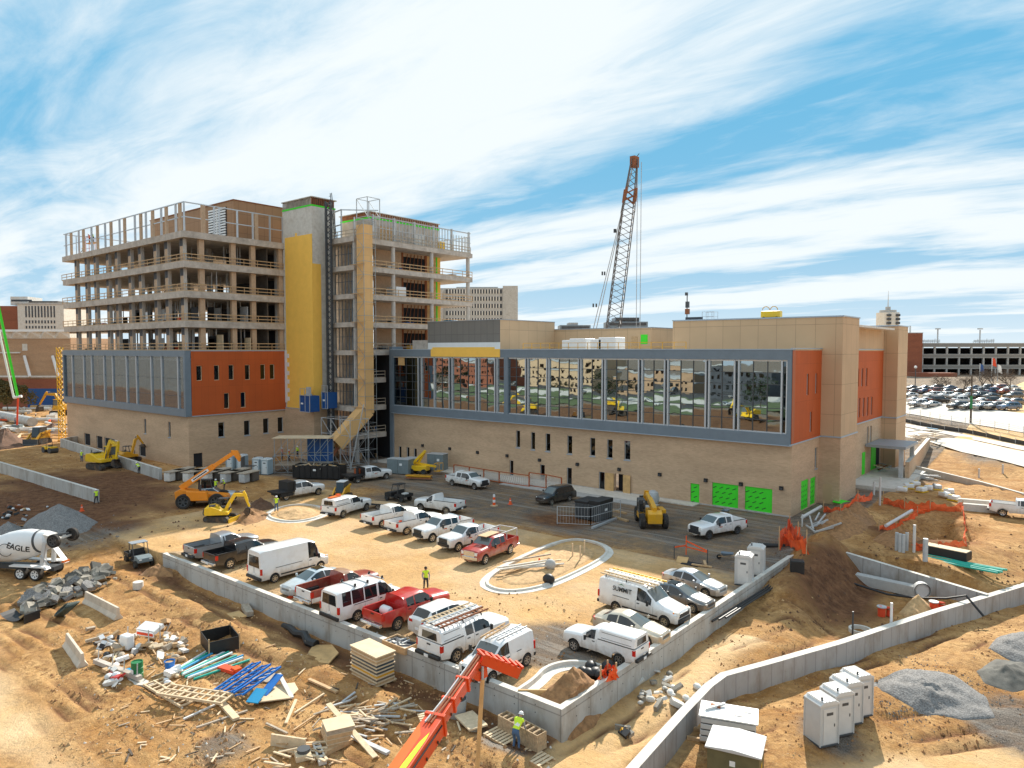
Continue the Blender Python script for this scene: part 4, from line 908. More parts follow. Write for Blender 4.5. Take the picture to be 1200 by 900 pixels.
def van(name, label, p='p_white', L=5.9, Hh=2.5, wb=4.0, W=1.02, hood=.9, wins=False, low=False, roof=None, style='alloy', cat='van', nose=1.15):
    root = thing(name, label, cat); f = wb/2; xf = f+.85; xr = xf-L; r = .35
    xc = xf-hood; xrs = xc-(.55 if Hh > 2.3 else .75)
    tab = [(xf, W*.82, .80, W*.72, .90), (xf-.12, W*.94, .90, W*.80, 1.02), (xc, W, 1.08, W*.86, nose+.08), (xrs, W, 1.20, W*.84, Hh-.16), (xrs-.45, W, 1.22, W*.84, Hh-.02), (xr+.25, W, 1.22, W*.84, Hh), (xr, W*.97, 1.18, W*.80, Hh-.10)]
    if not low: pass
    gl = [(xrs-.62, xc-.30)]
    seams = [xc-.12, xrs-.70]
    if wins: gl += [(xrs-1.75, xrs-.78), (xrs-2.75, xrs-1.83), (xr+.35, xrs-2.83)]; seams += [xrs-1.79]
    shell(root, 'body', tab, [f, -f], .36, .86, p, [g for g in gl if g[1]-g[0] > .1], seams, [(xrs+.02, xc-.04, 'windshield')], R=.42, zax=.35, roof=roof, zf=.28)
    wheels4(root, wb, W-.12, r, style); lights_front(root, xf, W*.84, .92, .26, .26, gz=.80, gh=.26, bz=.50)
    mirrors(root, xc-.38, W, 1.28, True); handles(root, [xrs-.5], W, 1.05)
    mb = MB('carglass'); zt = Hh-.42 if Hh > 2.3 else Hh-.22
    mb.add([(xr-.012, -W*.74, 1.28), (xr-.012, W*.74, 1.28), (xr-.006, W*.66, zt), (xr-.006, -W*.66, zt)], [(0,1,2,3)]); mb.build('rear_window', root)
    mb = MB('trim_black'); mb.box(xr-.015, xr-.004, -.012, .012, .5, zt, 'trim_black'); mb.build('rear_door_seam', root)
    for s_ in (-1, 1): tl = MB('tail_red'); tl.box(xr-.03, xr+.10, min(s_*(W-.15), s_*(W+.002)), max(s_*(W-.15), s_*(W+.002)), .80, 1.25, 'tail_red'); tl.build('tail_light', root)
    bb = MB('trim_black'); bb.box(xr-.12, xr+.05, -W+.02, W-.02, .38, .60); bb.build('rear_bumper', root, bevel=.03); plate(root, xr-.02, .76)
    mb = MB('trim_black')
    for s_ in (-1, 1): mb.box(-f+.5, f-.5, min(s_*W, s_*(W+.012)), max(s_*W, s_*(W+.012)), .50, .60); mb.box(xr+1.2, xrs-1.2, min(s_*(W-.01), s_*(W+.008)), max(s_*(W-.01), s_*(W+.008)), 1.12, 1.15)
    mb.build('side_moulding', root)
    return root, (xr, xf, W, Hh)
def sedan(name, label, p='p_silver', L=4.6, Hh=1.45, W=.90, wb=2.7, suv=False, style='alloy', sunroof=False, cat='car'):
    root = thing(name, label, cat); f = wb/2; xf = f+.90; xr = xf-L; r = .33 if not suv else .36; k = Hh/1.45
    if not suv:
        xc = f-.35; xrs = xc-.95; xre = -f+.15; xde = xr+.55
        tab = [(xf, W*.70, .58, W*.60, .66), (xf-.12, W*.90, .66, W*.74, .78), (xf-.5, W*.98, .74, W*.82, .86), (xc, W, .90, W*.84, .98), (xrs, W, .93, W*.68, Hh-.08), (xrs-.5, W, .95, W*.67, Hh), (xre, W, .96, W*.66, Hh-.10), (xde, W*.97, .98, W*.76, 1.06), (xr+.12, W*.92, .94, W*.76, 1.02), (xr, W*.84, .80, W*.72, .92)]
        mid = (xrs+xre)/2-.02; gl = [(mid+.04, xc-.42), (xre-.12, mid-.04)]; tg = [(xrs+.03, xc-.04, 'windshield'), (xde+.06, xre-.04, 'rear_window')]
    else:
        xc = f-.30; xrs = xc-.75; xre = xr+.62; xde = xr+.15
        tab = [(xf, W*.74, .74, W*.64, .84), (xf-.12, W*.92, .84, W*.80, .98), (xf-.5, W, .92, W*.88, 1.06), (xc, W, 1.04, W*.88, 1.16), (xrs, W, 1.08, W*.76, Hh-.08), (xrs-.5, W, 1.10, W*.76, Hh), (xre, W, 1.14, W*.74, Hh-.06), (xde, W*.96, 1.12, W*.78, 1.20), (xr, W*.92, .95, W*.84, 1.10)]
        mid = (xrs+xre)/2+.25; gl = [(mid+.04, xc-.40), (mid-.95, mid-.04), (xre-.05, mid-1.03)]; tg = [(xrs+.03, xc-.04, 'windshield'), (xde+.04, xre-.03, 'rear_window')]
    gl = [g for g in gl if g[1]-g[0] > .1]
    shell(root, 'body', tab, [f, -f], .28 if not suv else .36, .70 if not suv else .80, p, gl, [xc-.15, mid, -f+.32], tg, R=r+.06, zax=r, zf=.2)
    wheels4(root, wb, W-.10, r, style, .22); lights_front(root, xf-.04, W*.80, .66 if not suv else .84, .26, .13, gz=.58 if not suv else .80, gh=.14, bump=p, bz=.40 if not suv else .5)
    mirrors(root, xc-.45, W, 1.0*k, False, p); handles(root, [mid+.15, -f+.45], W*.995, .82*k)
    for s_ in (-1, 1): tl = MB('tail_red'); z = .86 if not suv else 1.0; tl.prism([(xr-.01, s_*W*.45), (xr-.01, s_*W*.80), (xr+.22, s_*(W*.95)), (xr+.22, s_*W*.5)], z-.08, z+.08, 'tail_red', 'xy'); tl.build('tail_light', root)
    plate(root, xr-.02, .6)
    if sunroof: mb = MB('carglass'); mb.box(xrs-.9, xrs-.25, -.36, .36, Hh+.0, Hh+.045, 'carglass'); mb.build('sunroof', root)
    return root
GRPW = 'work vehicles parked in the dirt lot'
ROOTS = []
def put(root, rear, front, W=1.0, z=0.0, far=True, wb=None):
    """rear/front: where the near-side tyres meet the ground in the photograph"""
    a = at(*rear, z); b_ = at(*front, z); d = (b_-a).normalized(); c = (a+b_)/2
    n = Vector((-d.y, d.x, 0));
    if n.dot(c) < 0: n = -n
    c = c + n*(W-.13); root.location = (c.x, c.y, z); root.rotation_euler = (0, 0, atan2(d.y, d.x)); return root
def put1(root, px, hd, wb, which, W=1.0, z=0.0):
    a = at(*px, z); d = Vector((cos(hd), sin(hd), 0)); n = Vector((-d.y, d.x, 0))
    c = a + d*(wb/2 if which == 'rear' else -wb/2)
    if n.dot(c) < 0: n = -n
    c = c + n*(W-.13); root.location = (c.x, c.y, z); root.rotation_euler = (0, 0, hd); return root
def putc(root, px, hd, off, z=0.0):
    a = at(*px, z); d = Vector((cos(hd), sin(hd), 0)); c = a - d*off; root.location = (c.x, c.y, z); root.rotation_euler = (0, 0, hd); return root
def text_part(parent, txt, loc, rot, size, m='trim_black', name='lettering', ex=.004, bold=0):
    cu = bpy.data.curves.new(name, 'FONT'); cu.body = txt; cu.size = size; cu.extrude = ex; cu.align_x = 'CENTER'; cu.align_y = 'CENTER'; cu.offset = bold
    t = bpy.data.objects.new(name, cu); COL.objects.link(t)
    dg = bpy.context.evaluated_depsgraph_get(); me = bpy.data.meshes.new_from_object(t.evaluated_get(dg)); me.materials.clear(); me.materials.append(M[m])
    bpy.data.objects.remove(t); o = bpy.data.objects.new(name, me); COL.objects.link(o); o.parent = parent; o.location = loc; o.rotation_euler = rot; return o
NY = radians(90); SY = radians(-90)
mat('p_logo', (.55,.10,.02), .5)
def door_logo(root, W, x, z=1.02, m='p_logo'):
    for s_ in (-1, 1):
        mb = MB(m); mb.box(x-.32, x+.05, s_*W-.004 if s_ < 0 else s_*W-.004, s_*W+.006, z-.06, z+.02, m); mb.box(x+.06, x+.22, s_*W-.004, s_*W+.006, z-.02, z+.03, 'p_grey'); mb.build('door_logo', root)
v, _ = pickup('pickup_truck', 'silver crew cab pickup with open bed, leftmost vehicle at the lot wall', 'p_silver', 'ext'); putc(v, (222,659), NY, -3.03)
v, _ = pickup('pickup_truck', 'black crew cab pickup between the silver pickup and the tall white van', 'p_blacktruck', 'crew', chrome=False, bump='chrome'); putc(v, (246,668), NY+.02, -3.03)
v, (xr, xf, W, Hh) = van('cargo_van', 'tall white high-roof cargo van parked with its rear to the wall', L=6.0, Hh=2.55, wb=4.03, hood=.75); putc(v, (298,684), NY-.02, xr)
v = sedan('sedan', 'silver sedan with dark sunroof, nose to the wall beside the tall white van', 'p_paleblue', sunroof=True); putc(v, (335,700), SY+.03, 2.2)
v, _ = pickup('pickup_truck', 'old two-tone red and white pickup with a tan roof', 'p_maroon', 'reg', chrome=True, bedrail='p_maroon', roof='p_tanroof', tail='p_white', low='p_white', W=.96); putc(v, (356,713), NY-.02, -3.03)
v, (xr, xf, W, Hh) = van('passenger_van', 'white passenger van with black side windows and roof racks', L=5.6, Hh=2.15, wb=3.3, hood=1.0, wins=True); putc(v, (386,731), NY-.03, xr)
mb = MB('galv')
for x in (-1.6, -.6, .6): mb.beam((x, -.86, 2.2), (x, .86, 2.2), .06); mb.cb((x, .7, 2.28), (.12, .1, .2), 'trim_black'); mb.cb((x, -.7, 2.28), (.12, .1, .2), 'trim_black')
mb.build('roof_rack', v)
v, (xr, cr, W) = pickup('pickup_truck', 'bright red crew cab pickup carrying a white tank in its bed', 'p_red', 'crew', bump='chrome', bedrail='p_red'); putc(v, (437,741), NY-.02, -3.03)
mb = MB('white'); mb.lathe([(.01,-.45),(.22,-.42),(.3,-.3),(.3,.3),(.22,.42),(.01,.45)], c=(0,0,0), axis='y', n=14); red = v
tk = single(mb, 'water_tank', 'white tank lying across the bed of the bright red pickup', 'tank', tuple(Vector(v.location)+Matrix.Rotation(v.rotation_euler.z, 3, 'Z') @ Vector((-1.9, .1, 1.05))), v.rotation_euler.z)
v = sedan('suv', 'white compact suv with dark rear glass right of the bright red pickup', 'p_white', L=4.7, Hh=1.7, W=.93, wb=2.75, suv=True); putc(v, (489,748), NY-.04, -2.4)
v, (xr, cr, W) = pickup('pickup_truck', 'white crew cab pickup with a bed cap and ladders on its roof', 'p_white', 'crew', topper=True, chrome=False); putc(v, (503,779), NY-.02, -3.03)
ladder_rack(v, -3.0, .6, 2.1, .85);
loc = Matrix.Translation(v.location) @ Matrix.Rotation(v.rotation_euler.z, 4, 'Z')
for k, (y, c_, lb_) in enumerate(((-.55, 'rust', 'red brown ladder on the capped pickup roof, the one nearest the viewer'), (0, 'galv', 'middle ladder lying on the roof of the capped pickup'), (.55, 'wood_light', 'tan ladder on the roof of the capped pickup, far side'))):
    o = ladder(None, -2.9, 1.0, 0, 0, m=c_); o.matrix_world = loc @ Matrix.Translation((0, y, 2.24)); tag(o, lb_, 'ladder', 'ladders tied on work vehicles')
v, (xr, xf, W, Hh) = van('small_cargo_van', 'small white cargo van with ladders, nose to the wall behind the orange boom', L=4.45, Hh=1.9, wb=2.9, W=.9, hood=.9, nose=1.02); put(v, (614,781), (577,801), .9)
loc = Matrix.Translation(v.location) @ Matrix.Rotation(v.rotation_euler.z, 4, 'Z')
o = ladder(None, -1.9, .6, 0, 0, m='galv'); o.matrix_world = loc @ Matrix.Translation((0, .3, 2.02)); tag(o, 'silver ladder on the roof of the small white cargo van', 'ladder', 'ladders tied on work vehicles')
o = ladder(None, -1.5, .9, 0, 0, m='wood', w=.3); o.matrix_world = loc @ Matrix.Translation((0, -.4, 2.02)) @ Matrix.Rotation(.12, 4, 'Z'); tag(o, 'tan ladder set askew on the small white cargo van', 'ladder', 'ladders tied on work vehicles')
v, _ = pickup('pickup_truck', 'small white pickup with white bed cap, right of the dirt heap', 'p_white', 'reg', wb=3.5, topper=True, W=.95, chrome=False, scale=.86); put(v, (724,779), (675,763), .82)
v = sedan('sedan', 'beige sedan parked between the small capped pickup and the ladder van', 'p_beige'); put1(v, (757.5,757), radians(2), 2.7, 'front', .9)
v, (xr, xf, W, Hh) = van('cargo_van', 'white work van with yellow and silver roof ladders and green-peaked lettering', L=6.0, Hh=2.12, wb=3.7, hood=1.55, nose=1.25); put(v, (719.5,716), (783,735.5), 1.0)
text_part(v, 'SUMMIT', (-1.35, -W*.985, 1.62), (pi/2-.14, 0, 0), .42, 'trim_black', bold=.004)
mb = MB('green_drum'); mb.prism([(-1.75,1.86),(-1.45,2.0),(-1.2,1.84),(-1.42,1.94)], -W*.90, -W*.905, 'green_drum'); mb.build('peak_logo', v)
text_part(v, '918 627 0000'.replace('918 627 0000', ' '), (0, 0, 0), (0, 0, 0), .1) if False else None
loc = Matrix.Translation(v.location) @ Matrix.Rotation(v.rotation_euler.z, 4, 'Z'); ladder_rack(v, xr+.2, .8, 2.2, .8)
for y, c_, l_ in ((-.55, 'wood_light', 'tan ladder along the near roof edge of the lettered work van'), (.05, 'white', 'pale ladder in the middle of the lettered work van roof'), (.5, 'yellow', 'yellow ladder on the far roof side of the lettered work van')):
    o = ladder(None, -3.3, 1.0, 0, 0, m=c_); o.matrix_world = loc @ Matrix.Translation((0, y, 2.33)); tag(o, l_, 'ladder', 'ladders tied on work vehicles')
v = sedan('sedan', 'dark slate sedan with sunroof right of the lettered work van', 'p_slate', sunroof=True, L=4.8); put1(v, (817,719.5), radians(-4), 2.7, 'front', .9); v.location.x -= .3
v = sedan('sedan', 'silver compact sedan, farthest back of the cars at the right wall', 'p_silver', L=4.6); put1(v, (835,702), radians(-6), 2.7, 'front', .9); v.location.x -= .5
v, (xr, cr, W) = pickup('pickup_truck', 'white pickup with bed cap and orange tools on its roof, left of the centre row', 'p_white', 'ext', topper=True); put(v, (397.5,608), (432.5,597.5))
mb = MB('orange_paint'); mb.cb((-1.9, .2, 2.12), (1.5, .5, .1), 'orange_paint'); mb.cb((-1.2, .3, 2.2), (.4, .4, .12), 'red_orange'); mb.build('roof_tray', v)
mb = MB('trim_black')
for y in (-.45, .12): mb.box(xr-.03, xr+.03, y, y+.34, 1.45, 1.9, 'carglass')
mb.build('cap_rear_glass', v)
v, _ = pickup('pickup_truck', 'white pickup with black-lined bed, second of the centre row, tail forward', 'p_white', 'ext', style='alloy'); put1(v, (447.7,618.5), NY-.06, 3.7, 'rear')
v, _ = pickup('pickup_truck', 'white pickup with a red jug in its bed, third of the centre row', 'p_white', 'ext'); put1(v, (476,627), NY-.06, 3.7, 'rear')
mb = MB('red_orange'); mb.cyl((0,0,0), .16, .42, 10); o = single(mb, 'fuel_jug', 'red jug standing in the bed of the third centre-row pickup', 'jug'); o.location = Vector(v.location)+Matrix.Rotation(v.rotation_euler.z, 3, 'Z') @ Vector((-1.6, .3, .74))
v, _ = pickup('pickup_truck', 'white crew cab pickup facing forward with black grille, mid centre row', 'p_white', 'crew', wb=3.9); put1(v, (506,635.5), SY-.08, 3.9, 'front'); door_logo(v, 1.0, .55)
v, _ = pickup('pickup_truck', 'white pickup facing forward directly left of the dusty red pickup', 'p_white', 'ext', wb=3.7); put1(v, (536.5,646.5), SY-.08, 3.7, 'front'); door_logo(v, 1.0, .6)
v, (xr, cr, W) = pickup('pickup_truck', 'dusty red crew cab pickup with chrome grille and pipe rack over its bed', 'p_red2', 'crew', wb=3.6, chrome=True, bedrail='p_red2'); put(v, (599,648.5), (565.5,662.5))
mb = MB('galv_matte')
for s_ in (-1, 1):
    mb.beam((-2.95, s_*.9, 2.05), (.3, s_*.9, 2.05), .06)
    for x in (-2.9, -1.35): mb.beam((x, s_*.9, 1.38), (x, s_*.9, 2.05), .06)
for x in (-2.9, -1.35): mb.beam((x, -.9, 2.05), (x, .9, 2.05), .06)
mb.build('pipe_rack', v)
mb = MB('wood'); mb.box(-1.0, .9, -.5, .4, 1.97, 2.02, 'wood'); mb.build('roof_board', v)
v, _ = pickup('pickup_truck', 'white regular cab pickup seen from behind, between centre row and building', 'p_white', 'reg', wb=3.3); put(v, (526,603), (491,598.5))
v, _ = pickup('pickup_truck', 'white crew cab pickup driving by the red fence at the building front', 'p_white', 'crew', wb=4.0); put(v, (527,568.5), (560,574.5)); door_logo(v, 1.0, .8)
v = sedan('suv', 'black full-size suv parked near the building pavement', 'p_blacktruck', L=5.2, Hh=1.85, W=.98, wb=3.0, suv=True); put1(v, (646,592), SY-.12, 3.0, 'front')
v, _ = pickup('pickup_truck', 'white crew cab pickup alone in the shade before the green panels', 'p_white', 'crew', style='black', wb=3.7); put(v, (866,625.5), (827.5,632.5)); door_logo(v, 1.0, .5)
v, _ = pickup('pickup_truck', 'pale pickup half hidden behind the orange telehandler', 'p_paleblue', 'ext'); putc(v, (212,592), radians(55), -3.03)
v, _ = pickup('pickup_truck', 'white pickup on the sand at the right edge beside concrete blocks', 'p_white', 'ext'); put1(v, (1175,605), radians(2), 3.7, 'rear', z=-.1)
v, _ = pickup('pickup_truck', 'white pickup driving on the far pale road', 'p_white', 'reg', wb=3.9); put(v, (1139.5,512), (1161,516))
def flatbed(label, rear, front, junk):
    v, (xr, cr, W) = pickup('flatbed_truck', label, 'p_white', 'ext', bed=False, wb=4.3); v['category'] = 'flatbed truck'
    mb = MB('trim_black'); x0 = -3.4; mb.box(x0, cr-.1, -1.15, 1.15, .92, 1.05, 'trim_black'); mb.box(x0+.2, cr-.1, -.45, .45, .6, .92); mb.build('flat_bed', v)
    mb = MB('trim_black'); mb.box(cr-.22, cr-.1, -1.1, 1.1, 1.05, 1.95); mb.build('headboard', v)
    for x in ((-2.4, -1.6) if junk else (-2.0,)):
        for s_ in (-1, 1): mb = MB('trim_black'); mb.box(x-.5, x+.25, min(s_*.75, s_*1.15), max(s_*.75, s_*1.15), .5, .88); mb.build('side_box', v)
    put(v, rear, front); return v, cr
v, cr = flatbed('flatbed truck with white cab and black boxes, left of the two', (335,586.5), (373,580), True)
mb = MB('trim_black'); mb.box(-2.0, -.9, -1.0, 1.0, 1.06, 2.1); mb.build('tool_cabinet', v)
v, cr = flatbed('flatbed truck with white cab and tools on its deck, right of the two', (415,566.5), (456,561), False)
mb = MB('rust'); mb.cb((-1.4,.3,1.35), (.9,.6,.6), 'orange_panel'); mb.cb((-.9,-.4,1.3), (.3,.3,.5), 'dark_grey'); mb.cyl((-1.9,-.4,1.05), .2, .9, 10, 'trim_black'); mb.build('welder_set', v); door_logo(v, 1.0, .7)
# ================================================================ retaining walls, kerbs, islands
def wall_conc(name, c, sx):
    panel_mat(name, c, sx, 30, .035)
    nt, N, L, b = nodes_of(name); base = b.inputs['Base Color'].links[0].from_socket
    tc = N.new('ShaderNodeTexCoord'); n = N.new('ShaderNodeTexNoise'); n.inputs['Scale'].default_value = .7; n.inputs['Detail'].default_value = 9; n.inputs['Roughness'].default_value = .7
    mp = N.new('ShaderNodeMapping'); mp.inputs['Scale'].default_value = (1, 1, .35); L.new(tc.outputs['Object'], mp.inputs[0]); L.new(mp.outputs[0], n.inputs['Vector'])
    r = N.new('ShaderNodeMapRange'); r.inputs[1].default_value = .46; r.inputs[2].default_value = .68; r.inputs[4].default_value = .7; L.new(n.outputs[0], r.inputs[0])
    mx = N.new('ShaderNodeMix'); mx.data_type = 'RGBA'; mx.inputs[7].default_value = (.22,.17,.12,1); L.new(r.outputs[0], mx.inputs[0]); L.new(base, mx.inputs[6]); L.new(mx.outputs[2], b.inputs['Base Color'])
wall_conc('wall_conc', (.50,.49,.46), 2.6); wall_conc('wall_conc2', (.42,.41,.40), 1.25)
def poly_wall(name, label, pts, zt, zb, th=.3, m='wall_conc', cap='conc_light'):
    mb = MB(m); n = len(pts); L_ = []; R_ = []
    for i, p in enumerate(pts):
        a = pts[max(0, i-1)]; b_ = pts[min(n-1, i+1)]; d = Vector((b_[0]-a[0], b_[1]-a[1], 0)).normalized(); q = Vector((-d.y, d.x, 0))*th/2
        L_.append((p[0]+q.x, p[1]+q.y)); R_.append((p[0]-q.x, p[1]-q.y))
    zt = zt if isinstance(zt, (list, tuple)) else [zt]*n; zb = zb if isinstance(zb, (list, tuple)) else [zb]*n
    for i in range(n-1):
        for S in (L_, R_): mb.add([(*S[i], zb[i]), (*S[i+1], zb[i+1]), (*S[i+1], zt[i+1]), (*S[i], zt[i])], [(0,1,2,3)], m)
        mb.add([(*L_[i], zt[i]), (*L_[i+1], zt[i+1]), (*R_[i+1], zt[i+1]), (*R_[i], zt[i])], [(0,1,2,3)], cap)
    for i in (0, n-1): mb.add([(*L_[i], zb[i]), (*R_[i], zb[i]), (*R_[i], zt[i]), (*L_[i], zt[i])], [(0,1,2,3)], m)
    o = mb.build(name); return tag(o, label, 'retaining wall')
W1 = [(WX0, LY), (LX+.05, LY)]; mb = MB('wall_conc')
mb.box(WX0-.15, LX+.2, LY-.22, LY+.14, -2.2, .30, 'wall_conc'); mb.box(LX-.16, LX+.2, LY+.14, 61.6, -2.6, .302, 'wall_conc')
mb.box(WX0-.15, LX+.2, LY-.22, LY+.14, .303, .33, 'conc_light'); mb.box(LX-.16, LX+.2, LY+.14, 61.6, .305, .333, 'conc_light')
o = tag(mb.build('retaining_wall'), 'long pale concrete retaining wall turning the corner around the parking lot', 'retaining wall')
rt = MB('trim_black'); r = random.Random(4)
for k in range(30):
    x = WX0+1+k*1.33
    for z in (-.35, .05): rt.box(x, x+.05, LY-.228, LY-.221, z, z+.05)
    y = LY+1+k*1.1
    for z in (-.5, .0): rt.box(LX+.201, LX+.208, y, y+.05, z, z+.05)
rt.build('tie_holes', o)
poly_wall('retaining_wall', 'curving concrete retaining wall along the lower haul road', [(p.x, p.y) for p in wallL], [-1.2]*10+[-1.1,-1.0], -4, .5, 'wall_conc2')
a = at(984.5, 645, .1); b_ = at(1158, 697, -1.2); poly_wall('retaining_wall', 'straight concrete wall closing the back of the dug pit', [(a.x, a.y), (b_.x, b_.y-.2)], [.1, -1.1], -3.6, .4, 'wall_conc2')
a = at(-60, 524, 1.5); b_ = at(114, 574, 1.5); poly_wall('retaining_wall', 'low grey wall at the left edge with a man by its end', [(a.x, a.y), (b_.x, b_.y)], 1.5, -.6, .4, 'wall_conc')
a = at(72, 514, 1.5); b_ = at(188, 549, 1.5); c0 = at(96, 510, 1.5); poly_wall('retaining_wall', 'pale site wall between yellow excavator and left block', [(c0.x, c0.y), (a.x, a.y), (b_.x, b_.y)], 1.5, -.6, .4, 'wall_conc')
a = at(1068, 547, .6); b_ = at(1150, 567, .2); c0 = at(1200, 580, .1); poly_wall('retaining_wall', 'low concrete wall running off from the entrance slab', [(a.x, a.y), (b_.x, b_.y), (c0.x, c0.y)], [.9, .5, .3], -1, .4, 'conc_light')
a = at(1063, 545, 2.2); b_ = at(1088, 516, 2.2); poly_wall('retaining_wall', 'brick faced wing wall right of the entrance', [(a.x, a.y), (b_.x, b_.y)], [2.6, 2.6], -1, .5, 'brick')
def kerb(label, pts, z=.0, w=.42, h=.17, m='conc_light', closed=False, gut=.5):
    mb = MB(m); pts = [Vector((p.x, p.y, 0)) for p in pts]
    if closed: pts = pts+[pts[0]]
    n = len(pts); rings = []
    for i, p in enumerate(pts):
        a = pts[i-1] if i else (pts[-2] if closed else pts[0]); b_ = pts[i+1] if i < n-1 else (pts[1] if closed else pts[-1])
        d = (b_-a).normalized(); q = Vector((-d.y, d.x, 0))
        rings.append([(p+q*t).to_tuple()[:2]+(zz,) for t, zz in ((w/2, -.1), (w/2, h), (w/2-.2, h+.004), (w/2-.26, .05), (w/2-.26-gut, .035), (w/2-.26-gut, -.1))])
    k = 6; v = [q for r_ in rings for q in r_]; mb.add(v, [(i*k+j, i*k+j+1, (i+1)*k+j+1, (i+1)*k+j) for i in range(n-1) for j in range(k-1)], m)
    mb.add(rings[0], [tuple(range(k))]); mb.add(rings[-1], [tuple(range(k))])
    o = mb.build('kerb'); o.location.z = z; return tag(o, label, 'kerb')
def smooth_poly(pts, it=2, closed=True):
    for _ in range(it):
        q = []; n = len(pts)
        for i in range(n if closed else n-1):
            a, b_ = pts[i], pts[(i+1) % n]; q += [a.lerp(b_, .25), a.lerp(b_, .75)]
        if not closed: q = [pts[0]]+q+[pts[-1]]
        pts = q
    return pts
isl = smooth_poly([at(*p) for p in ((570,683),(585,692),(612,692),(650,682),(709,652),(706,641),(680,633),(655,637),(600,662))], 2)
kerb('long oval concrete kerb island in the middle of the lot', isl, closed=True, w=-.3, gut=.42)
def heap(name, label, pts, h, m, seed=0, res=26, rough=.25, zoff=-.08, cat='dirt pile', power=1.0, peak=None, fs=1.1):
    """an irregular mound: outline given by ground points, rises to h"""
    cx_ = sum(p.x for p in pts)/len(pts); cy_ = sum(p.y for p in pts)/len(pts)
    n = len(pts); vs = []; fs_ = []; NA = 40; NR = 14
    out = []
    for i in range(NA):
        t = i/NA*n; a = pts[int(t) % n]; b_ = pts[(int(t)+1) % n]; f = t-int(t); out.append((a.x+(b_.x-a.x)*f, a.y+(b_.y-a.y)*f))
    pk = peak or (0, 0)
    for k in range(NR+1):
        s_ = k/NR
        for (ox, oy) in out:
            x = cx_+(ox-cx_)*s_+pk[0]*(1-s_); y = cy_+(oy-cy_)*s_+pk[1]*(1-s_)
            base = ground(x, y); e = (1-s_)**power; z = base+zoff*s_+h*e*(1+rough*fbm(x, y, fs, 4, seed+40)) + (rough*.35*h*fbm(x, y, fs*3, 3, seed+60))*(1-s_*.8)
            if k == NR: z = base-.25
            vs.append((x-cx_, y-cy_, z))
    for k in range(NR):
        for i in range(NA): fs_.append((k*NA+i, k*NA+(i+1) % NA, (k+1)*NA+(i+1) % NA, (k+1)*NA+i))
    mb = MB(m); mb.add(vs, fs_, m, True); o = mb.build(name, sharp=50); o.location = (cx_, cy_, 0); return tag(o, label, cat)
def P4(z, *pp): return [at(*p, z) for p in pp]
heap('dirt_pile', 'tan soil filling the middle of the oval kerb island', [p.lerp(sum(isl, Vector())/len(isl), .13) for p in isl], .35, 'dirt_tan', 1, rough=.5, power=.4)
isl2 = smooth_poly([at(*p) for p in ((316,603),(323,609),(345,612),(371,607),(381,599),(360,592),(333,594))], 2)
kerb('small rounded kerb island where a man in yellow stands', isl2, closed=True, w=-.3, gut=.4); heap('dirt_pile', 'tan soil inside the small kerb island', [p.lerp(sum(isl2, Vector())/len(isl2), .15) for p in isl2], .4, 'dirt_tan', 2, rough=.5, power=.5)
kb = smooth_poly([at(*p) for p in ((604,816),(628,800),(640,786),(665,779),(690,781),(705,785))], 2, False); kerb('curved pale kerb at the wall corner around the dirt heap', kb, w=.35, gut=.5, h=.25)
heap('dirt_pile', 'brown clod heap inside the wall corner beside black bags', P4(0, (628,822),(668,838),(700,822),(708,805),(690,793),(660,797),(640,808)), 1.15, 'dirt_brown', 3, rough=.35, power=.8)
heap('gravel_pile', 'dark grey gravel cone behind the concrete mixer truck', P4(0, (20,618),(50,628),(100,622),(118,612),(95,603),(60,600),(30,606)), 2.3, 'gravel', 4, cat='gravel pile', rough=.12, peak=(.5, 0))
heap('gravel_pile', 'small grey gravel cone at the left edge above the mixer drum', P4(0, (-20,626),(10,632),(30,626),(28,614),(0,612)), 1.3, 'gravel', 5, cat='gravel pile', rough=.12)
heap('gravel_pile', 'long flattened grey gravel pile right of the four portable toilets', P4(-2.5, (1018,800),(1030,815),(1070,833),(1130,842),(1172,838),(1160,815),(1120,795),(1060,783)), .5, 'gravel', 6, cat='gravel pile', rough=.5, power=.55)
heap('gravel_pile', 'grey gravel pile at the right edge above the dark sand heap', P4(-2.5, (1155,765),(1175,775),(1230,790),(1240,755),(1200,742),(1170,748)), .5, 'gravel', 7, cat='gravel pile', rough=.4, power=.6)
heap('sand_pile', 'heap of dark wet sand at the right edge by the gravel', P4(-2.5, (1140,790),(1150,803),(1190,812),(1225,800),(1205,775),(1165,774)), .7, 'rubble_dark', 8, cat='sand pile', rough=.3)
heap('dirt_pile', 'dark brown earth heap at the left edge beside the track loader', P4(0, (-30,512),(0,528),(30,524),(28,514),(5,508)), 2.4, 'dirt_dark', 9, rough=.2)
heap('dirt_pile', 'dark brown heap behind the yellow roller', P4(0, (45,505),(60,512),(76,510),(74,500),(55,499)), 1.6, 'dirt_dark', 10, rough=.2)
heap('dirt_pile', 'red brown clod heap in front of the mini excavator bucket', P4(0, (270,608),(285,618),(312,610),(318,602),(300,597),(280,600)), .9, 'dirt_brown', 12, rough=.5)
heap('dirt_pile', 'dark heap behind the mini excavator', P4(0, (285,595),(300,600),(325,596),(318,588),(300,586)), .8, 'dirt_dark', 13, rough=.5)
heap('dirt_pile', 'brown mound against the left end of the lot wall', [Vector((WX0+dx, LY-.3+dy, 0)) for dx, dy in ((-1.6,-.6),(-.5,-2.0),(1.5,-2.2),(3.5,-.6),(2,.0),(-.6,.2))], .7, 'dirt_brown', 14, rough=.4)
heap('dirt_pile', 'brown dug soil beside the building corner', P4(0, (950,622),(975,636),(1015,628),(1030,610),(1010,598),(975,602)), .9, 'dirt_brown', 16, rough=.5)
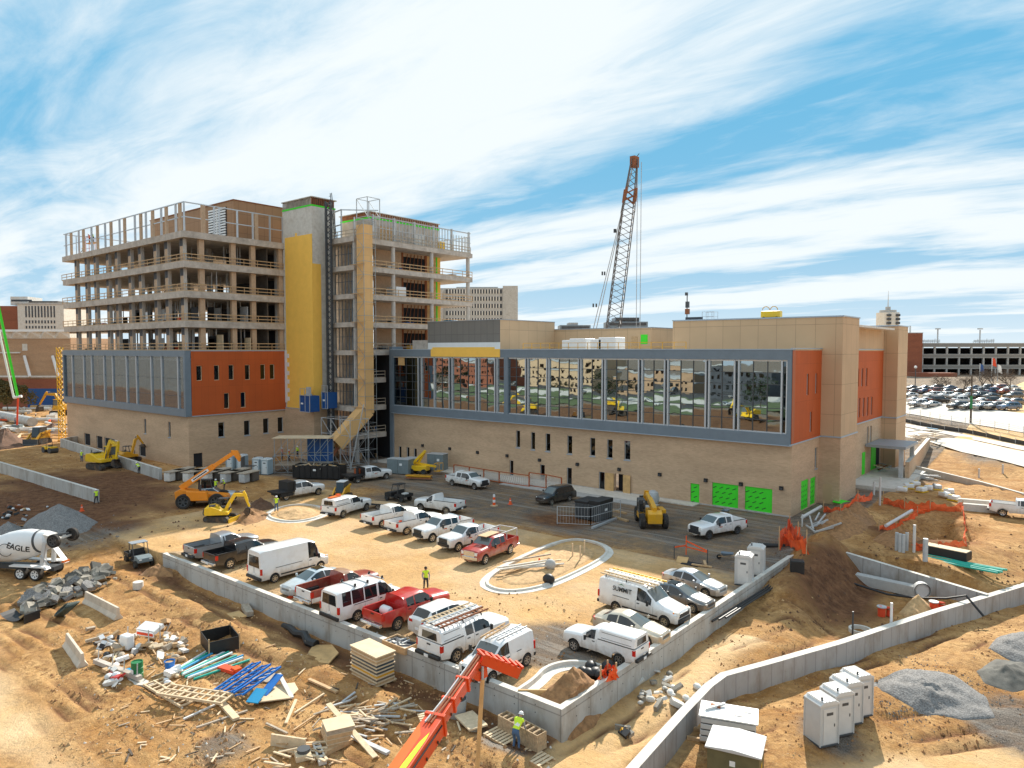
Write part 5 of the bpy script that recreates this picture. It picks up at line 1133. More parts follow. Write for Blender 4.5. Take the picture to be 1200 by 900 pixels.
heap('dirt_pile', 'red brown soil bank on the left rim of the open hole', P4(0, (1020,632),(1040,640),(1085,634),(1075,622),(1040,620)), 1.0, 'dirt_brown', 17, rough=.5)
heap('sand_pile', 'small grey sand heap in the pit beside the red hydrant parts', P4(-2.3, (1052,722),(1065,730),(1095,722),(1090,708),(1068,706)), .9, 'dirt_tan', 18, cat='sand pile', rough=.3, power=.7)
r = random.Random(11)
def chunk(mb, c, s_, r, m):
    n = r.choice((4, 5, 6)); a0 = r.random()*6; pts = [(cos(a0+2*pi*i/n)*r.uniform(.7, 1.1), sin(a0+2*pi*i/n)*r.uniform(.5, .9)) for i in range(n)]; h = r.uniform(.12, .3)
    R = Matrix.Translation(c) @ Matrix.Rotation(r.uniform(-.6, .6), 4, 'X') @ Matrix.Rotation(r.uniform(-.6, .6), 4, 'Y') @ Matrix.Scale(s_, 4)
    v = [R @ Vector((x, y, -h)) for x, y in pts]+[R @ Vector((x*.9, y*.9, h)) for x, y in pts]
    mb.add(v, [tuple(range(n))[::-1], tuple(range(n, 2*n))]+[(i, (i+1) % n, (i+1) % n+n, i+n) for i in range(n)], m)
for k in range(95):
    t = r.random(); p = at(30+t*98+r.uniform(-10, 10), 698-t*32+r.uniform(-12, 9), -.4); g = ground(p.x, p.y); mb = MB('rubble'); s_ = r.uniform(.25, .9); m_ = r.choice(['rubble', 'rubble', 'rubble_dark', 'gravel'])
    chunk(mb, (0, 0, 0), s_, r, m_); o = single(mb, 'concrete_chunk', 'broken grey concrete slab piece in the rubble bank near the mixer truck', 'rubble', (p.x, p.y, g+.2+.45*r.random()), 0, 'broken concrete pieces by the mixer truck')
def scatter(name, label, m, n, region, smin, smax, seed, z=None):
    r = random.Random(seed); mb = MB(m); k = 0
    while k < n:
        px, py = region(r); p = G(px, py, -1) if z is None else at(px, py, z); g = p.z; s_ = smin+(smax-smin)*r.random()**2.5
        if (LY-.6 < p.y < LY+.5 and p.x > WX0) or nz(p.x, p.y, .3, seed) < -.05+.25*r.random()-.1: k += 1; continue
        nn = 5; a0 = r.random()*6; top = Vector((p.x+r.uniform(-.2, .2)*s_, p.y+r.uniform(-.2, .2)*s_, g+s_*r.uniform(.5, .9)))
        v = [Vector((p.x+cos(a0+2*pi*i/nn)*s_*r.uniform(.6, 1.1), p.y+sin(a0+2*pi*i/nn)*s_*r.uniform(.6, 1.1), g-.03)) for i in range(nn)]
        mb.add(v+[top], [(i, (i+1) % nn, nn) for i in range(nn)], m); k += 1
    o = mb.build(name, fix=False); tag(o, label, 'debris'); return struct(o, 'stuff')
def reg(x0, x1, y0, y1, pw=1): return lambda r: (r.uniform(x0, x1), y0+(y1-y0)*r.random()**pw)
scatter('loose_clods', 'brown clods strewn over the foreground yard', 'dirt_brown', 5200, reg(60, 680, 690, 900), .03, .17, 1)
scatter('loose_clods', 'tan clods strewn over the foreground yard', 'dirt_tan', 4200, reg(60, 680, 690, 900), .03, .16, 2)
scatter('loose_stones', 'pale stones strewn over the foreground yard', 'conc_light', 500, reg(60, 680, 700, 900), .03, .13, 3)
scatter('loose_clods', 'brown clods along the lower haul road', 'dirt_brown', 3000, reg(820, 1200, 720, 895), .03, .15, 4)
scatter('loose_stones', 'dark stones around the excavation right of the building', 'dirt_dark', 1100, reg(900, 1200, 570, 740), .04, .2, 5)
scatter('loose_gravel', 'grey gravel spilled round the long flattened pile', 'gravel', 1800, lambda r: (r.gauss(1090,48), r.gauss(812,20)), .03, .10, 9)
scatter('loose_gravel', 'grey gravel spilled round the cone behind the mixer', 'gravel', 700, lambda r: (r.gauss(75,32), r.gauss(622,8)), .04, .16, 10)
scatter('loose_clods', 'clods between the two retaining walls', 'dirt_tan', 900, reg(690, 960, 700, 890), .03, .13, 6)
scatter('loose_clods', 'dark clods of the dug area before the left block', 'dirt_dark', 1400, reg(0, 300, 530, 680), .05, .22, 7)
scatter('loose_stones', 'small stones of the gravelled lot', 'rubble', 900, reg(180, 930, 570, 800), .015, .045, 8, 0.0)
# ================================================================ distant buildings, road, car park, crane
def bgthing(name, label, cat, px0, D, rot=0.0):
    p = ad(px0, 410, D); return thing(name, label, cat, (p.x, p.y, 0), AZ+rot)
def hz_(ytop, D): return H+(410-ytop)/F*D
def strips(root, name, m, x0, x1, zs, h, y=-.12, n=0):
    for z in zs:
        mb = MB(m); mb.box(x0, x1, y, -.003, z, z+h, m)
        if n:
            for i in range(1, n): x = x0+(x1-x0)*i/n; mb.box(x-.25, x+.25, y-.04, y, z, z+h, 'white_dirty')
        mb.build(name, root)
D = 330; k = D/F
b1 = bgthing('hospital_building', 'pale hotel-like block with rows of dark windows behind the right open frame', 'building', 505, D)
w_ = 98*k; zt = hz_(338, D); mb = MB('white_dirty'); mb.box(0, w_, 0, 18, -1, zt, 'conc'); mb.box(4, w_*.15, -2.5, 0, -1, zt-1, 'conc'); mb.box(w_*.86, w_+1.5, -.6, 18, -1, zt+1, 'conc'); mb.box(w_*.3, w_*.8, 3, 12, zt, zt+.8, 'conc'); mb.build('wall', b1)
strips(b1, 'window_band', 'dark_grey', 0, w_*.14, [zt-2.4-i*3.3 for i in range(6)], 1.5); strips(b1, 'window_band', 'dark_grey', w_*.18, w_*.85, [zt-2.5-i*3.3 for i in range(6)], 1.9, n=20)
for px0, px1, yt, D, rows, lb_ in ((656,692,381,420,1,'low dark glass office far behind the tan rear block'), (712,759,377,430,3,'stepped glass office tower far behind the crane boom')):
    k = D/F; b1 = bgthing('office_building', lb_, 'building', px0, D); w_ = (px1-px0)*k; zt = hz_(yt, D); mb = MB('conc'); mb.box(0, w_, 0, 20, -1, zt, 'steel_grey')
    if rows > 1: mb.box(w_*.2, w_*.8, 2, 18, zt, hz_(372, D), 'steel_grey')
    else: mb.box(w_*.3, w_*.6, 2, 18, zt, zt+1.5, 'conc')
    mb.build('wall', b1); strips(b1, 'window_band', 'dark_grey', 1, w_-1, [zt-2.3-i*3 for i in range(4)], 1.6)
    if rows > 1: strips(b1, 'window_band', 'dark_grey', w_*.22, w_*.78, [zt+.8], 1.4, y=1.9)
D = 620; k = D/F; b1 = bgthing('tower_building', 'round-shouldered pale tower with a tall spire beyond the tan corner mass', 'tower', 1034, D); w_ = 25*k; zt = hz_(366, D)
mb = MB('conc_light'); mb.prism([(w_/2+w_/2*cos(t)*1.0, 10+10*sin(t)) for t in [2*pi*i/12+.26 for i in range(12)]], -1, zt, 'white_dirty', 'xy'); mb.prism([(w_/2+w_*.36*cos(2*pi*i/12), 10+7*sin(2*pi*i/12)) for i in range(12)], zt, zt+2.2, 'conc', 'xy'); mb.build('wall', b1)
for i in range(4):
    mb = MB('dark_grey'); mb.box(w_*.2, w_*.36, -.9, 1.5, zt-3.5-i*3.4, zt-1.6-i*3.4, 'dark_grey'); mb.box(w_*.6, w_*.78, -.9, 1.5, zt-3.5-i*3.4, zt-1.6-i*3.4, 'dark_grey'); mb.build('window_band', b1)
mb = MB('conc'); mb.cyl((w_/2, 10, zt+2.2), 2.2, 3, 8, 'conc'); mb.tube([(w_/2, 10, zt+5), (w_/2, 10, hz_(340, D))], .55, 6, 'galv', r2=.12); mb.build('spire', b1)
mat('garage_grey', (.25,.235,.215), .85)
def garage():
    D = 300; k = D/F; g = bgthing('parking_garage', 'grey three-level parking garage with dark openings behind the car park', 'parking garage', 1081, D, .02); z0 = 5.5; zt = hz_(402, D); w_ = 180*k; n = 3; lv = (zt-z0)/3.25
    mb = MB('conc'); mb.box(-5.5, 0, 0, 20, z0-4, zt+1, 'conc');
    mb.build('stair_block', g)
    for i in range(4):
        z = zt-i*lv; mb = MB('dark_grey'); mb.box(0, w_, -.3, 25, z-1.5, z-.2, 'garage_grey'); mb.box(0, w_, -.32, -.05, z-1.7, z-1.5, 'conc'); mb.box(0, w_, -.32, -.05, z-.2, z, 'conc'); mb.build('parapet_band', g)
    for i in range(14):
        x = i*5.2; mb = MB('conc_light'); mb.box(x-.35, x+.35, -.25, .4, z0-4, zt-1.7, 'conc'); mb.build('column', g)
    mb = MB('dark'); mb.box(0, w_, 20, 20.3, z0-4, zt-2, 'dark'); mb.build('rear_wall', g)
    mb = MB('galv_matte'); r = random.Random(2)
    for x0 in (1.5, 25):
        for i in range(10): x = x0+i*.95; mb.beam((x, 5, zt), (x+r.uniform(-.4, .4), 5, zt+r.uniform(.8, 2.0)), .12); mb.beam((x0, 5, zt+.4+.1*i), (x0+9, 5, zt+.4+.12*i), .07)
    mb.build('rooftop_rack', g)
    for px in (1112.5, 1164):
        x = (px-1081)*k; mb = MB('galv_matte'); mb.cyl((x, 8, zt), .28, hz_(384 if px < 1130 else 386, D)-zt, 8); mb.box(x-1, x+1, 7.6, 8.4, hz_(384, D)-.5, hz_(384, D), 'galv_matte'); mb.build('light_mast', g)
    b2 = bgthing('brick_building', 'plain red brown brick block left of the parking garage', 'building', 1058, 290); mb = MB('brick_far'); mb.box(0, 23*290/F, 0, 20, 2, hz_(390.5, 290), 'brick_red'); mb.box(-.1, 23*290/F+.1, -.1, 20.1, hz_(390.5, 290), hz_(389.7, 290), 'conc'); mb.box(0, 43*290/F, -12, -2, 2, hz_(436, 290), 'brick_red'); mb.build('wall', b2); mb = MB('galv'); mb.cyl((16*290/F, 5, hz_(390, 290)), .3, 3, 6); mb.build('roof_vent', b2)
garage()
D = 215; k = D/F; b1 = bgthing('civic_building', 'low tan brick building with white folded-plate roof band at the left edge', 'building', -70, D, -.05); w_ = 158*k
mb = MB('brick_far'); mb.box(0, w_, 0, 25, 0, hz_(396, D), 'brick_far'); mb.box(0, w_+.5, -1.5, 25, hz_(389, D), hz_(386.5, D), 'white'); mb.box(0, w_, -.6, 0, hz_(442, D), hz_(440, D), 'white_dirty'); mb.box(-1, w_, -.3, 0, 0, hz_(444, D), 'brick_red'); mb.box(0, w_*.62, -.5, 0, hz_(414, D), hz_(412.5, D), 'white_dirty')
mb.build('wall', b1)
fp = MB('white_dirty'); n = 9; za, zb_ = hz_(397, D), hz_(389, D)
for i in range(n):
    x0 = i*w_/n; x1 = x0+w_/n; xm = (x0+x1)/2; fp.add([(x0, -.2, za), (x1, -.2, za), (xm, -1.6, zb_), (x0, -.3, zb_), (x1, -.3, zb_)], [(0,1,2), (0,2,3), (1,4,2)], 'white_dirty')
fp.build('folded_roof_edge', b1)
for px in (33, 67): mb = MB('white'); x = (px+70)*k; mb.beam((x, -.4, hz_(417, D)), (x+3.2, -2.6, hz_(441, D)), .6, .6); mb.build('raking_brace', b1)
mb = MB('steel_grey'); mb.box(100*k, 106*k, -.1, 0, hz_(411, D), hz_(403, D), 'conc_light'); mb.box(105*k, w_, -.35, -.3, 0, hz_(455, D), 'blue_box'); mb.build('blue_hoarding', b1)
D = 300; k = D/F; b1 = bgthing('office_building', 'tan office block with tall narrow windows above the civic building', 'building', 22, D, .03); w_ = 53*k; zt = hz_(357, D)
mb = MB('conc_light'); mb.box(0, w_, 0, 20, 0, zt, 'conc_light'); mb.box(-60*k, 0, 2, 20, 0, zt-.5, 'brick_red'); mb.box(-1, w_+.3, -.2, 20, zt, zt+.8, 'conc'); mb.box(-15*k, 5*k, 4, 14, zt, hz_(347, D), 'white_dirty'); mb.box(5*k, 38*k, 5, 14, zt, hz_(352, D), 'interior'); mb.box(-14*k, 10*k, 3.9, 4, zt+1.5, zt+2.3, 'dark_grey'); mb.build('wall', b1)
for i in range(10):
    x = (9+i*3.6)*k; mb = MB('dark_grey'); mb.box(x, x+1.6*k, -.1, -.003, hz_(372, D), hz_(358.8, D), 'dark_grey'); mb.box(x, x+1.6*k, -.1, -.003, hz_(379, D), hz_(375.5, D), 'dark_grey'); mb.box(x, x+1.6*k, -.1, -.003, hz_(385, D), hz_(382, D), 'dark_grey'); mb.build('window', b1)
def tree(label, pos, h, cr, leaf, n, seed, bare=False, name='tree', group=None, trunk=.16):
    r = random.Random(seed); t = thing(name, label, 'tree', pos, 0, group); tr = MB('bark'); tips = []
    def limb(p, d, l, rad, dep):
        q = p+d*l; m_ = (p+q)/2+Vector((r.uniform(-1, 1), r.uniform(-1, 1), 0))*l*.06; tr.tube([p, m_, q], rad, 5, 'bark', r2=rad*.6, cap=False)
        if dep == 0: tips.append(q); return
        for i in range(3 if dep > 1 else (5 if bare else 3)):
            a = r.random()*6.28; e = Vector((cos(a), sin(a), r.uniform(.15, .9))); limb(q if i else p.lerp(q, .8), (d*.55+e.normalized()*.8).normalized(), l*r.uniform(.6, .82), rad*.6, dep-1)
    limb(Vector((0, 0, -.3)), Vector((r.uniform(-.05, .05), r.uniform(-.05, .05), 1)), h*.34, trunk, 3 if not bare else 4); tr.build('trunk', t, fix=False)
    c = MB(leaf); cen = Vector((0, 0, h*.66)); cl = [(cen+Vector((r.gauss(0, .42)*cr, r.gauss(0, .42)*cr, r.gauss(0, .36)*h*.36)), r.uniform(.18, .42)*cr) for _ in range(26)]
    for i in range(n):
        q, s_ = r.choice(cl); d = Vector((r.gauss(0, 1), r.gauss(0, 1), r.gauss(0, 1))).normalized(); p = q+d*s_*r.uniform(.55, 1.05)
        if p.z < h*.16: continue
        sz = r.uniform(.12, .3)*(.55 if bare else 1)*(cr/3)**.5; u = Vector((r.uniform(-1, 1), r.uniform(-1, 1), r.uniform(-1, 1))).normalized(); w_ = u.orthogonal().normalized()
        if bare: c.add([p-u*sz*2.2, p-u*sz*2.2+w_*.03, p+u*sz*2.2], [(0,1,2)], 'twig')
        else: c.add([p-u*sz, p+w_*sz*.7, p+u*sz, p-w_*sz*.7], [(0,1,2,3)], leaf)
    c.build('crown', t, fix=False); return t
p = at(8, 487, 0); tree('olive evergreen tree before the civic building at the left edge', (p.x, p.y, 0), 10.5, 5.2, 'leaf_olive', 6000, 5)
for i, (px, py, h_) in enumerate(((1150,474,8),(1129,478,6.5),(1104,476,6),(1183,474,7),(1162,470,6))):
    p = G(px, py-12, 5); tree(['large bare brown tree before the garage columns', 'slim bare tree left of the large bare one', 'bare tree near the brick block', 'bare tree near the right edge of the car park', 'low bare tree by the flag poles'][i], (p.x, p.y, p.z), h_, 3.6, 'twig', 1500, 20+i, True, group='bare trees at the far car park', trunk=.2)
protoS = sedan('parked_car', 'white sedan', 'p_white'); protoU = sedan('parked_car', 'dark suv', 'p_blacktruck', L=4.8, Hh=1.75, W=.95, wb=2.8, suv=True)
def simple_car(kind, p):
    s_ = sedan('parked_car', 'x', p, L=4.8 if kind else 4.6, Hh=1.75 if kind else 1.45, W=.95 if kind else .9, wb=2.8 if kind else 2.7, suv=bool(kind))
    return s_
for o in (protoS, protoU):
    for c in list(o.children_recursive): bpy.data.objects.remove(c)
    bpy.data.objects.remove(o)
cols = ['p_white', 'p_silver', 'p_blacktruck', 'p_white', 'p_blue', 'p_grey', 'p_maroon', 'p_white', 'p_slate']; cw = ['white', 'silver', 'black', 'white', 'blue', 'grey', 'maroon', 'white', 'slate']
protos = {}
r = random.Random(8)
spots = []
for row, (py0, py1, n, x0, x1) in enumerate(((478,481,8,1075,1198),(472,474,10,1068,1200),(466,467.5,10,1066,1200),(461,462,10,1066,1200),(457,457.5,9,1068,1200))):
    for i in range(n):
        if r.random() < .12: continue
        spots.append((x0+(x1-x0)*(i+.5*(row % 2))/n+r.uniform(-1, 1), py0+(py1-py0)*i/n, row, i))
for px, py, row, i in spots:
    p = G(px, py, 5); kk = r.randrange(9); kind = r.random() < .4; hd = AZ+(0.15 if row % 2 else pi+.15)+r.uniform(-.03, .03)
    lab = f"{cw[kk]} {'suv' if kind else 'sedan'} in the far car park, row {['nearest','second','middle','fourth','last'][row]} from the road, {['left','left','left','mid-left','middle','middle','mid-right','right','right','right','right'][i]} part"
    if (kk, kind) in protos: dup(protos[(kk, kind)], (p.x, p.y, p.z), hd, lab)
    else:
        o = simple_car(kind, cols[kk]); o.location = p; o.rotation_euler = (0, 0, hd); o['label'] = lab; o['group'] = 'cars parked in the far car park'; protos[(kk, kind)] = o
def sheet(name, m, lat0, lat1, D0, D1, dz, n=40):
    mb = MB(m); vs = []
    for i in range(n+1):
        for l in (lat0, (lat0*2+lat1)/3, (lat0+lat1*2)/3, lat1):
            d = D0+(D1-D0)*i/n; x = RT[0]*l+fh[0]*d; y = RT[1]*l+fh[1]*d; vs.append((x, y, ground(x, y, False)+dz))
    fs = [(i*4+j, i*4+j+1, (i+1)*4+j+1, (i+1)*4+j) for i in range(n) for j in range(3)]; mb.add(vs, fs, m, True); return struct(mb.build(name, fix=False))
mat('road_conc', (.62,.57,.50), .9, var=.12, vscale=.3, dirt=(.5,.36,.22), dirt_amt=.4)
sheet('road', 'road_conc', 72, 80, 60, 420, .12); sheet('road_shoulder', 'road_conc', 81, 83.5, 60, 420, .12); sheet('plaza', 'road_conc', 90, 101, 60, 300, .14)
def latpt(l, d): x = RT[0]*l+fh[0]*d; y = RT[1]*l+fh[1]*d; return Vector((x, y, ground(x, y, False)))
for l, hgt, m_, lb_ in ((84.5, .8, 'black_plastic', 'low black silt fence along the far road'), (88.5, 1.6, 'galv_matte', 'grey chain mesh construction fence beyond the silt fence')):
    f_ = thing('fence', lb_, 'fence'); mb = MB(m_); pm = MB('galv_matte')
    for i in range(60):
        a = latpt(l+.3*sin(i), 75+i*4); b_ = latpt(l+.3*sin(i+1), 79+i*4)
        if m_ == 'black_plastic': mb.add([a-Vector((0,0,.2)), b_-Vector((0,0,.2)), b_+Vector((0,0,hgt)), a+Vector((0,0,hgt*.9))], [(0,1,2,3)], m_)
        else:
            for q in range(6): mb.beam(a+Vector((0,0,hgt*q/5)), b_+Vector((0,0,hgt*q/5)), .05)
        pm.beam(a, a+Vector((0,0,hgt+.3)), .07)
    mb.build('fabric', f_, fix=False); pm.build('post_row', f_, fix=False)
p = G(1137.5, 495, 2); po = thing('utility_pole', 'dark pole with green signs beside the far road', 'pole', p); mb = MB('bark'); h_ = 9.5; mb.tube([(0,0,-.5),(0,0,h_)], .2, 8, 'bark', r2=.14); mb.build('pole', po); mb = MB('green_sheath'); mb.box(-.2,.25,-.28,-.2,3,5.5,'green_drum'); mb.build('sign', po)
for i, (px, m_, lb_) in enumerate(((1147.5,'blue_box','flag pole flying a blue flag'), (1161.5,'red_net','flag pole flying a red and white striped flag'), (1168.5,'white','flag pole flying a white flag'))):
    b_ = ad(px, 458, 240); b_.z = 6; f_ = thing('flag_pole', lb_, 'flag pole', b_, AZ); hh = hz_((426,419,427)[i], 240)-6; mb = MB('galv'); mb.tube([(0,0,-1),(0,0,hh)], .14, 6, 'galv'); mb.build('pole', f_)
    fl = MB(m_); fl.add([(.1,0,hh),(1.2,.2,hh-.5),(1.6,0,hh-3.2),(.1,0,hh-2.6)], [(0,1,2,3)], m_)
    if i == 1:
        for q in range(3): fl.add([(.1,-.02,hh-.9-q*.6),(1.35,.15,hh-1.3-q*.6),(1.4,.12,hh-1.6-q*.6),(.1,-.02,hh-1.2-q*.6)], [(0,1,2,3)], 'white')
    fl.build('flag', f_)
for px, D, yt in ((1072.5,200,431),): b_ = ad(px, 450, D); b_.z = 5; f_ = thing('street_lamp', 'black street lamp with white globe before the brick block', 'street lamp', b_); hh = hz_(yt, D)-5; mb = MB('frame_dark'); mb.tube([(0,0,-1),(0,0,hh)], .12, 6, 'frame_dark'); mb.build('pole', f_); mb = MB('white'); mb.sphere((0,0,hh+.2), .4, 'white'); mb.build('lamp', f_)
def lattice(mb, a, b_, w0, w1, n, m, t=.09, up=Vector((0,0,1))):
    a = Vector(a); b_ = Vector(b_); d = (b_-a).normalized(); u = d.cross(Vector((RT[0], RT[1], 0))).normalized(); v_ = d.cross(u).normalized(); prev = None
    for i in range(n+1):
        f = i/n; w_ = w0+(w1-w0)*f; c = a.lerp(b_, f); cs = [c+(u*i_+v_*j_)*w_/2 for i_, j_ in ((-1,-1),(1,-1),(1,1),(-1,1))]
        if prev:
            for k_ in range(4): mb.beam(prev[k_], cs[k_], t*1.5, m=m); mb.beam(prev[k_], cs[(k_+1) % 4], t, m=m)
        prev = cs
Dc = 150; base = ad(705, 410, Dc); base.z = 1.8; tip = ad(743.5, 187, Dc); cr_ = thing('crawler_crane', 'tall lattice-boom crane rising behind the glazed wing', 'crane', (base.x, base.y, 0), AZ)
inv = (Matrix.Translation((base.x, base.y, 0)) @ Matrix.Rotation(AZ, 4, 'Z')).inverted()
mb = MB('frame_dark'); mid_ = base.lerp(tip, .8); mat('crane_boom', (.13,.115,.105), .6); lattice(mb, base, mid_, 3.0, 2.4, 34, 'crane_boom', .10); lattice(mb, mid_, tip, 2.5, 1.2, 9, 'crane_boom', .11); mb.xf(inv).build('boom', cr_, fix=False)
mb = MB('red_net'); mb.beam(tip-Vector((0,0,1.6)), tip+Vector((0,0,.6)), 1.8, 1.2, 'rust'); lattice(mb, base.lerp(tip, .84), base.lerp(tip, .89), 2.2, 2.1, 2, 'rust', .25); mb.beam(tip, ad(749, 180, Dc), .15, m='frame_dark'); mb.xf(inv).build('boom_head', cr_)
mb = MB('galv_matte')
for q in (0, 1):
    a_ = ad(689+q*4, 380, Dc+8); a_.z -= 6; mb.tube([tip, a_], .09, 5, 'galv_matte')
for f in (.42, .68, .88): q = tip.lerp(ad(689, 380, Dc+8), f); mb.cb(tuple(q), (.25,.25,.8), 'frame_dark'); q = tip.lerp(ad(693, 380, Dc+8), f); mb.cb(tuple(q), (.25,.25,.8), 'frame_dark')
mb.xf(inv).build('pendant_line', cr_)
mb = MB('galv_matte'); t2 = ad(747.2, 190, Dc)
for q in (0, .8): g_ = Vector((t2.x+q*RT[0], t2.y+q*RT[1], 8)); mb.tube([(t2.x+q*RT[0], t2.y+q*RT[1], t2.z), g_], .07, 5, 'galv_matte')
mb.xf(inv).build('hoist_rope', cr_)
mb = MB('cat_yellow'); mb.box(-7, 2, -1.7, 1.7, 1.5, 4.2, 'red_orange'); mb.box(-.5, 2.3, -2.9, -1.7, 1.5, 4, 'carglass'); mb.build('machine_house', cr_)
for s_ in (-1, 1): mb = MB('track'); mb.box(-4.5, 4.5, s_*2.6-.6, s_*2.6+.6, 0, 1.4, 'track'); mb.build('track', cr_, bevel=.3)
Dp = 150; a_ = ad(-8, 330, Dp); b_ = ad(21, 466, Dp); pm_ = thing('concrete_pump_boom', 'green and white concrete pump boom reaching down at the left edge', 'pump boom'); mb = MB('green_sheath'); mb.beam(a_, b_, .4, .5, 'green_sheath'); mb.build('boom_section', pm_); off = Vector((-1.1*RT[0], -1.1*RT[1], 0)); mb = MB('white'); mb.tube([a_+off, b_+off*.8], .22, 8, 'white'); mb.tube([b_+off*.8, b_+Vector((.8*RT[0], .8*RT[1], .3))], .3, 8, 'white'); mb.build('delivery_pipe', pm_); mb = MB('rust'); c_ = ad(20, 498, Dp); mb.tube([b_, c_], .18, 8, 'red_net'); mb.build('end_hose', pm_)
x_, zt_ = ay(75, 408, 52); mb = MB('yellow'); mt = thing('mast_climber', 'yellow lattice mast standing at the far left corner of the left block', 'mast', (-153.2, 50.4, 0)); lattice(mb, (0,0,0), (0,0,18), .8, .8, 18, 'yellow', .07); mb.build('mast', mt, fix=False); mb = MB('cat_yellow'); mb.box(-.6,.6,-.6,.6,0,.3); mb.build('base', mt)
def flat(name, m, x0, x1, y0, y1, z): mb = MB(m); mb.add([(x0,y0,z),(x1,y0,z),(x1,y1,z),(x0,y1,z)], [(0,1,2,3)]); return struct(mb.build(name))
mat('grass', (.10,.13,.045), .95, var=.35, vscale=.2)
flat('verge_grass', 'grass', -420, 60, -75, -48, -.70); flat('street', 'road_conc', -420, 60, -92, -75, -.68); flat('verge_grass', 'grass', -420, 60, -100, -92, -.70); flat('parking_asphalt', 'asphalt', -420, 60, -165, -100, -.69)
r = random.Random(3); pk = sorted(protos)
for i in range(22): x = -330+i*14; dup(protos[pk[i % len(pk)]], (x, -70 if i % 2 else -110, -.6), r.uniform(-.1,.1)+(0 if i % 2 else pi/2), f"{cw[pk[i % len(pk)][0]]} {'suv' if pk[i % len(pk)][1] else 'sedan'} by the street mirrored in the glass wall", 'cars mirrored in the glass wall')  # unseen cars, added as bright content for the glass reflection
for i in range(26):
    x = -350+i*15+r.uniform(-4, 4); y = r.choice((-62, -70, -98, -170, -178)); tree(f"green street tree {['by the verge','beyond the street','behind the far buildings'][i%3]} on the side the glass mirrors", (x, y, -.8), r.uniform(7, 11), r.uniform(4, 6), r.choice(['leaf_green', 'leaf_dark', 'leaf_olive']), 900, 100+i, group='street trees mirrored in the glass')
for x0, x1, y0, y1, h_, m_, lb_ in ((-215,-175,-150,-120,13,'tan_panel','tan block across the street mirrored in the glass'), (-165,-130,-145,-125,9,'brick_far','brown brick shop across the street mirrored in the glass'), (-120,-95,-140,-118,11,'dark_grey','dark glazed office across the street mirrored in the glass'), (-300,-235,-150,-118,15,'brick_red','red brick hall across the street mirrored in the glass'), (-85,-50,-150,-120,8,'white_dirty','white flat roofed store across the street mirrored in the glass')):
    t = thing('street_building', lb_, 'building', ((x0+x1)/2, (y0+y1)/2, -.8)); w2, d2 = (x1-x0)/2, (y1-y0)/2; mb = MB(m_); mb.box(-w2, w2, -d2, d2, 0, h_, m_); mb.box(-w2-.3, w2+.3, -d2-.3, d2+.3, h_, h_+.5, 'conc'); mb.build('wall', t)
    for i in range(int(h_//3.5)):
        mb = MB('win_glass'); n = int(w2/1.6)
        for k_ in range(n): x = -w2+1+k_*(2*w2-2)/n; mb.box(x, x+1.6, d2+.003, d2+.08, 1.2+i*3.5, 3+i*3.5, 'win_glass')
        mb.build('window_band', t)
mat('tele_orange', (.86,.27,.008), .45, coat=.2, var=.05, dirt=(.35,.16,.06), dirt_amt=.3)
# ================================================================ machines
def track_unit(root, x0, x1, y, w, h, name='track'):
    mb = MB('track'); r_ = h/2; pts = [(x1-r_+r_*cos(t), r_+r_*sin(t)) for t in [(-pi/2+pi*i/8) for i in range(9)]]+[(x0+r_+r_*cos(t), r_+r_*sin(t)) for t in [(pi/2+pi*i/8) for i in range(9)]]
    mb.prism(pts, y-w/2, y+w/2, 'track'); per = pts+[pts[0]]
    n = int((x1-x0)/.16)
    for i in range(n): x = x0+r_+(x1-x0-2*r_)*i/n; mb.box(x, x+.05, y-w/2-.01, y+w/2+.01, h, h+.03, 'track'); mb.box(x, x+.05, y-w/2-.01, y+w/2+.01, -.02, .0, 'track')
    o = mb.build(name, root); mb = MB('frame_dark')
    for x in (x0+r_, x1-r_): mb.lathe([(.01, y-w/2-.02), (r_*.6, y-w/2-.02), (r_*.62, y+w/2+.02), (.01, y+w/2+.02)], c=(x, 0, r_), axis='y', n=12, m='frame_dark')
    mb.build('sprocket', o); return o
def cyl_rod(mb, a, b_, r_=.06, m='frame_dark'):
    a = Vector(a); b_ = Vector(b_); mb.tube([a, a.lerp(b_, .55)], r_, 8, m); mb.tube([a.lerp(b_, .55), b_], r_*.55, 8, 'chrome')
def thick(pts, w):
    up = []; dn = []
    for i, (x, z, t) in enumerate(pts):
        a = pts[max(0, i-1)]; b_ = pts[min(len(pts)-1, i+1)]; d = Vector((b_[0]-a[0], b_[1]-a[1])).normalized(); n = Vector((-d.y, d.x)); up.append((x+n.x*t/2, z+n.y*t/2)); dn.append((x-n.x*t/2, z-n.y*t/2))
    return up+dn[::-1]
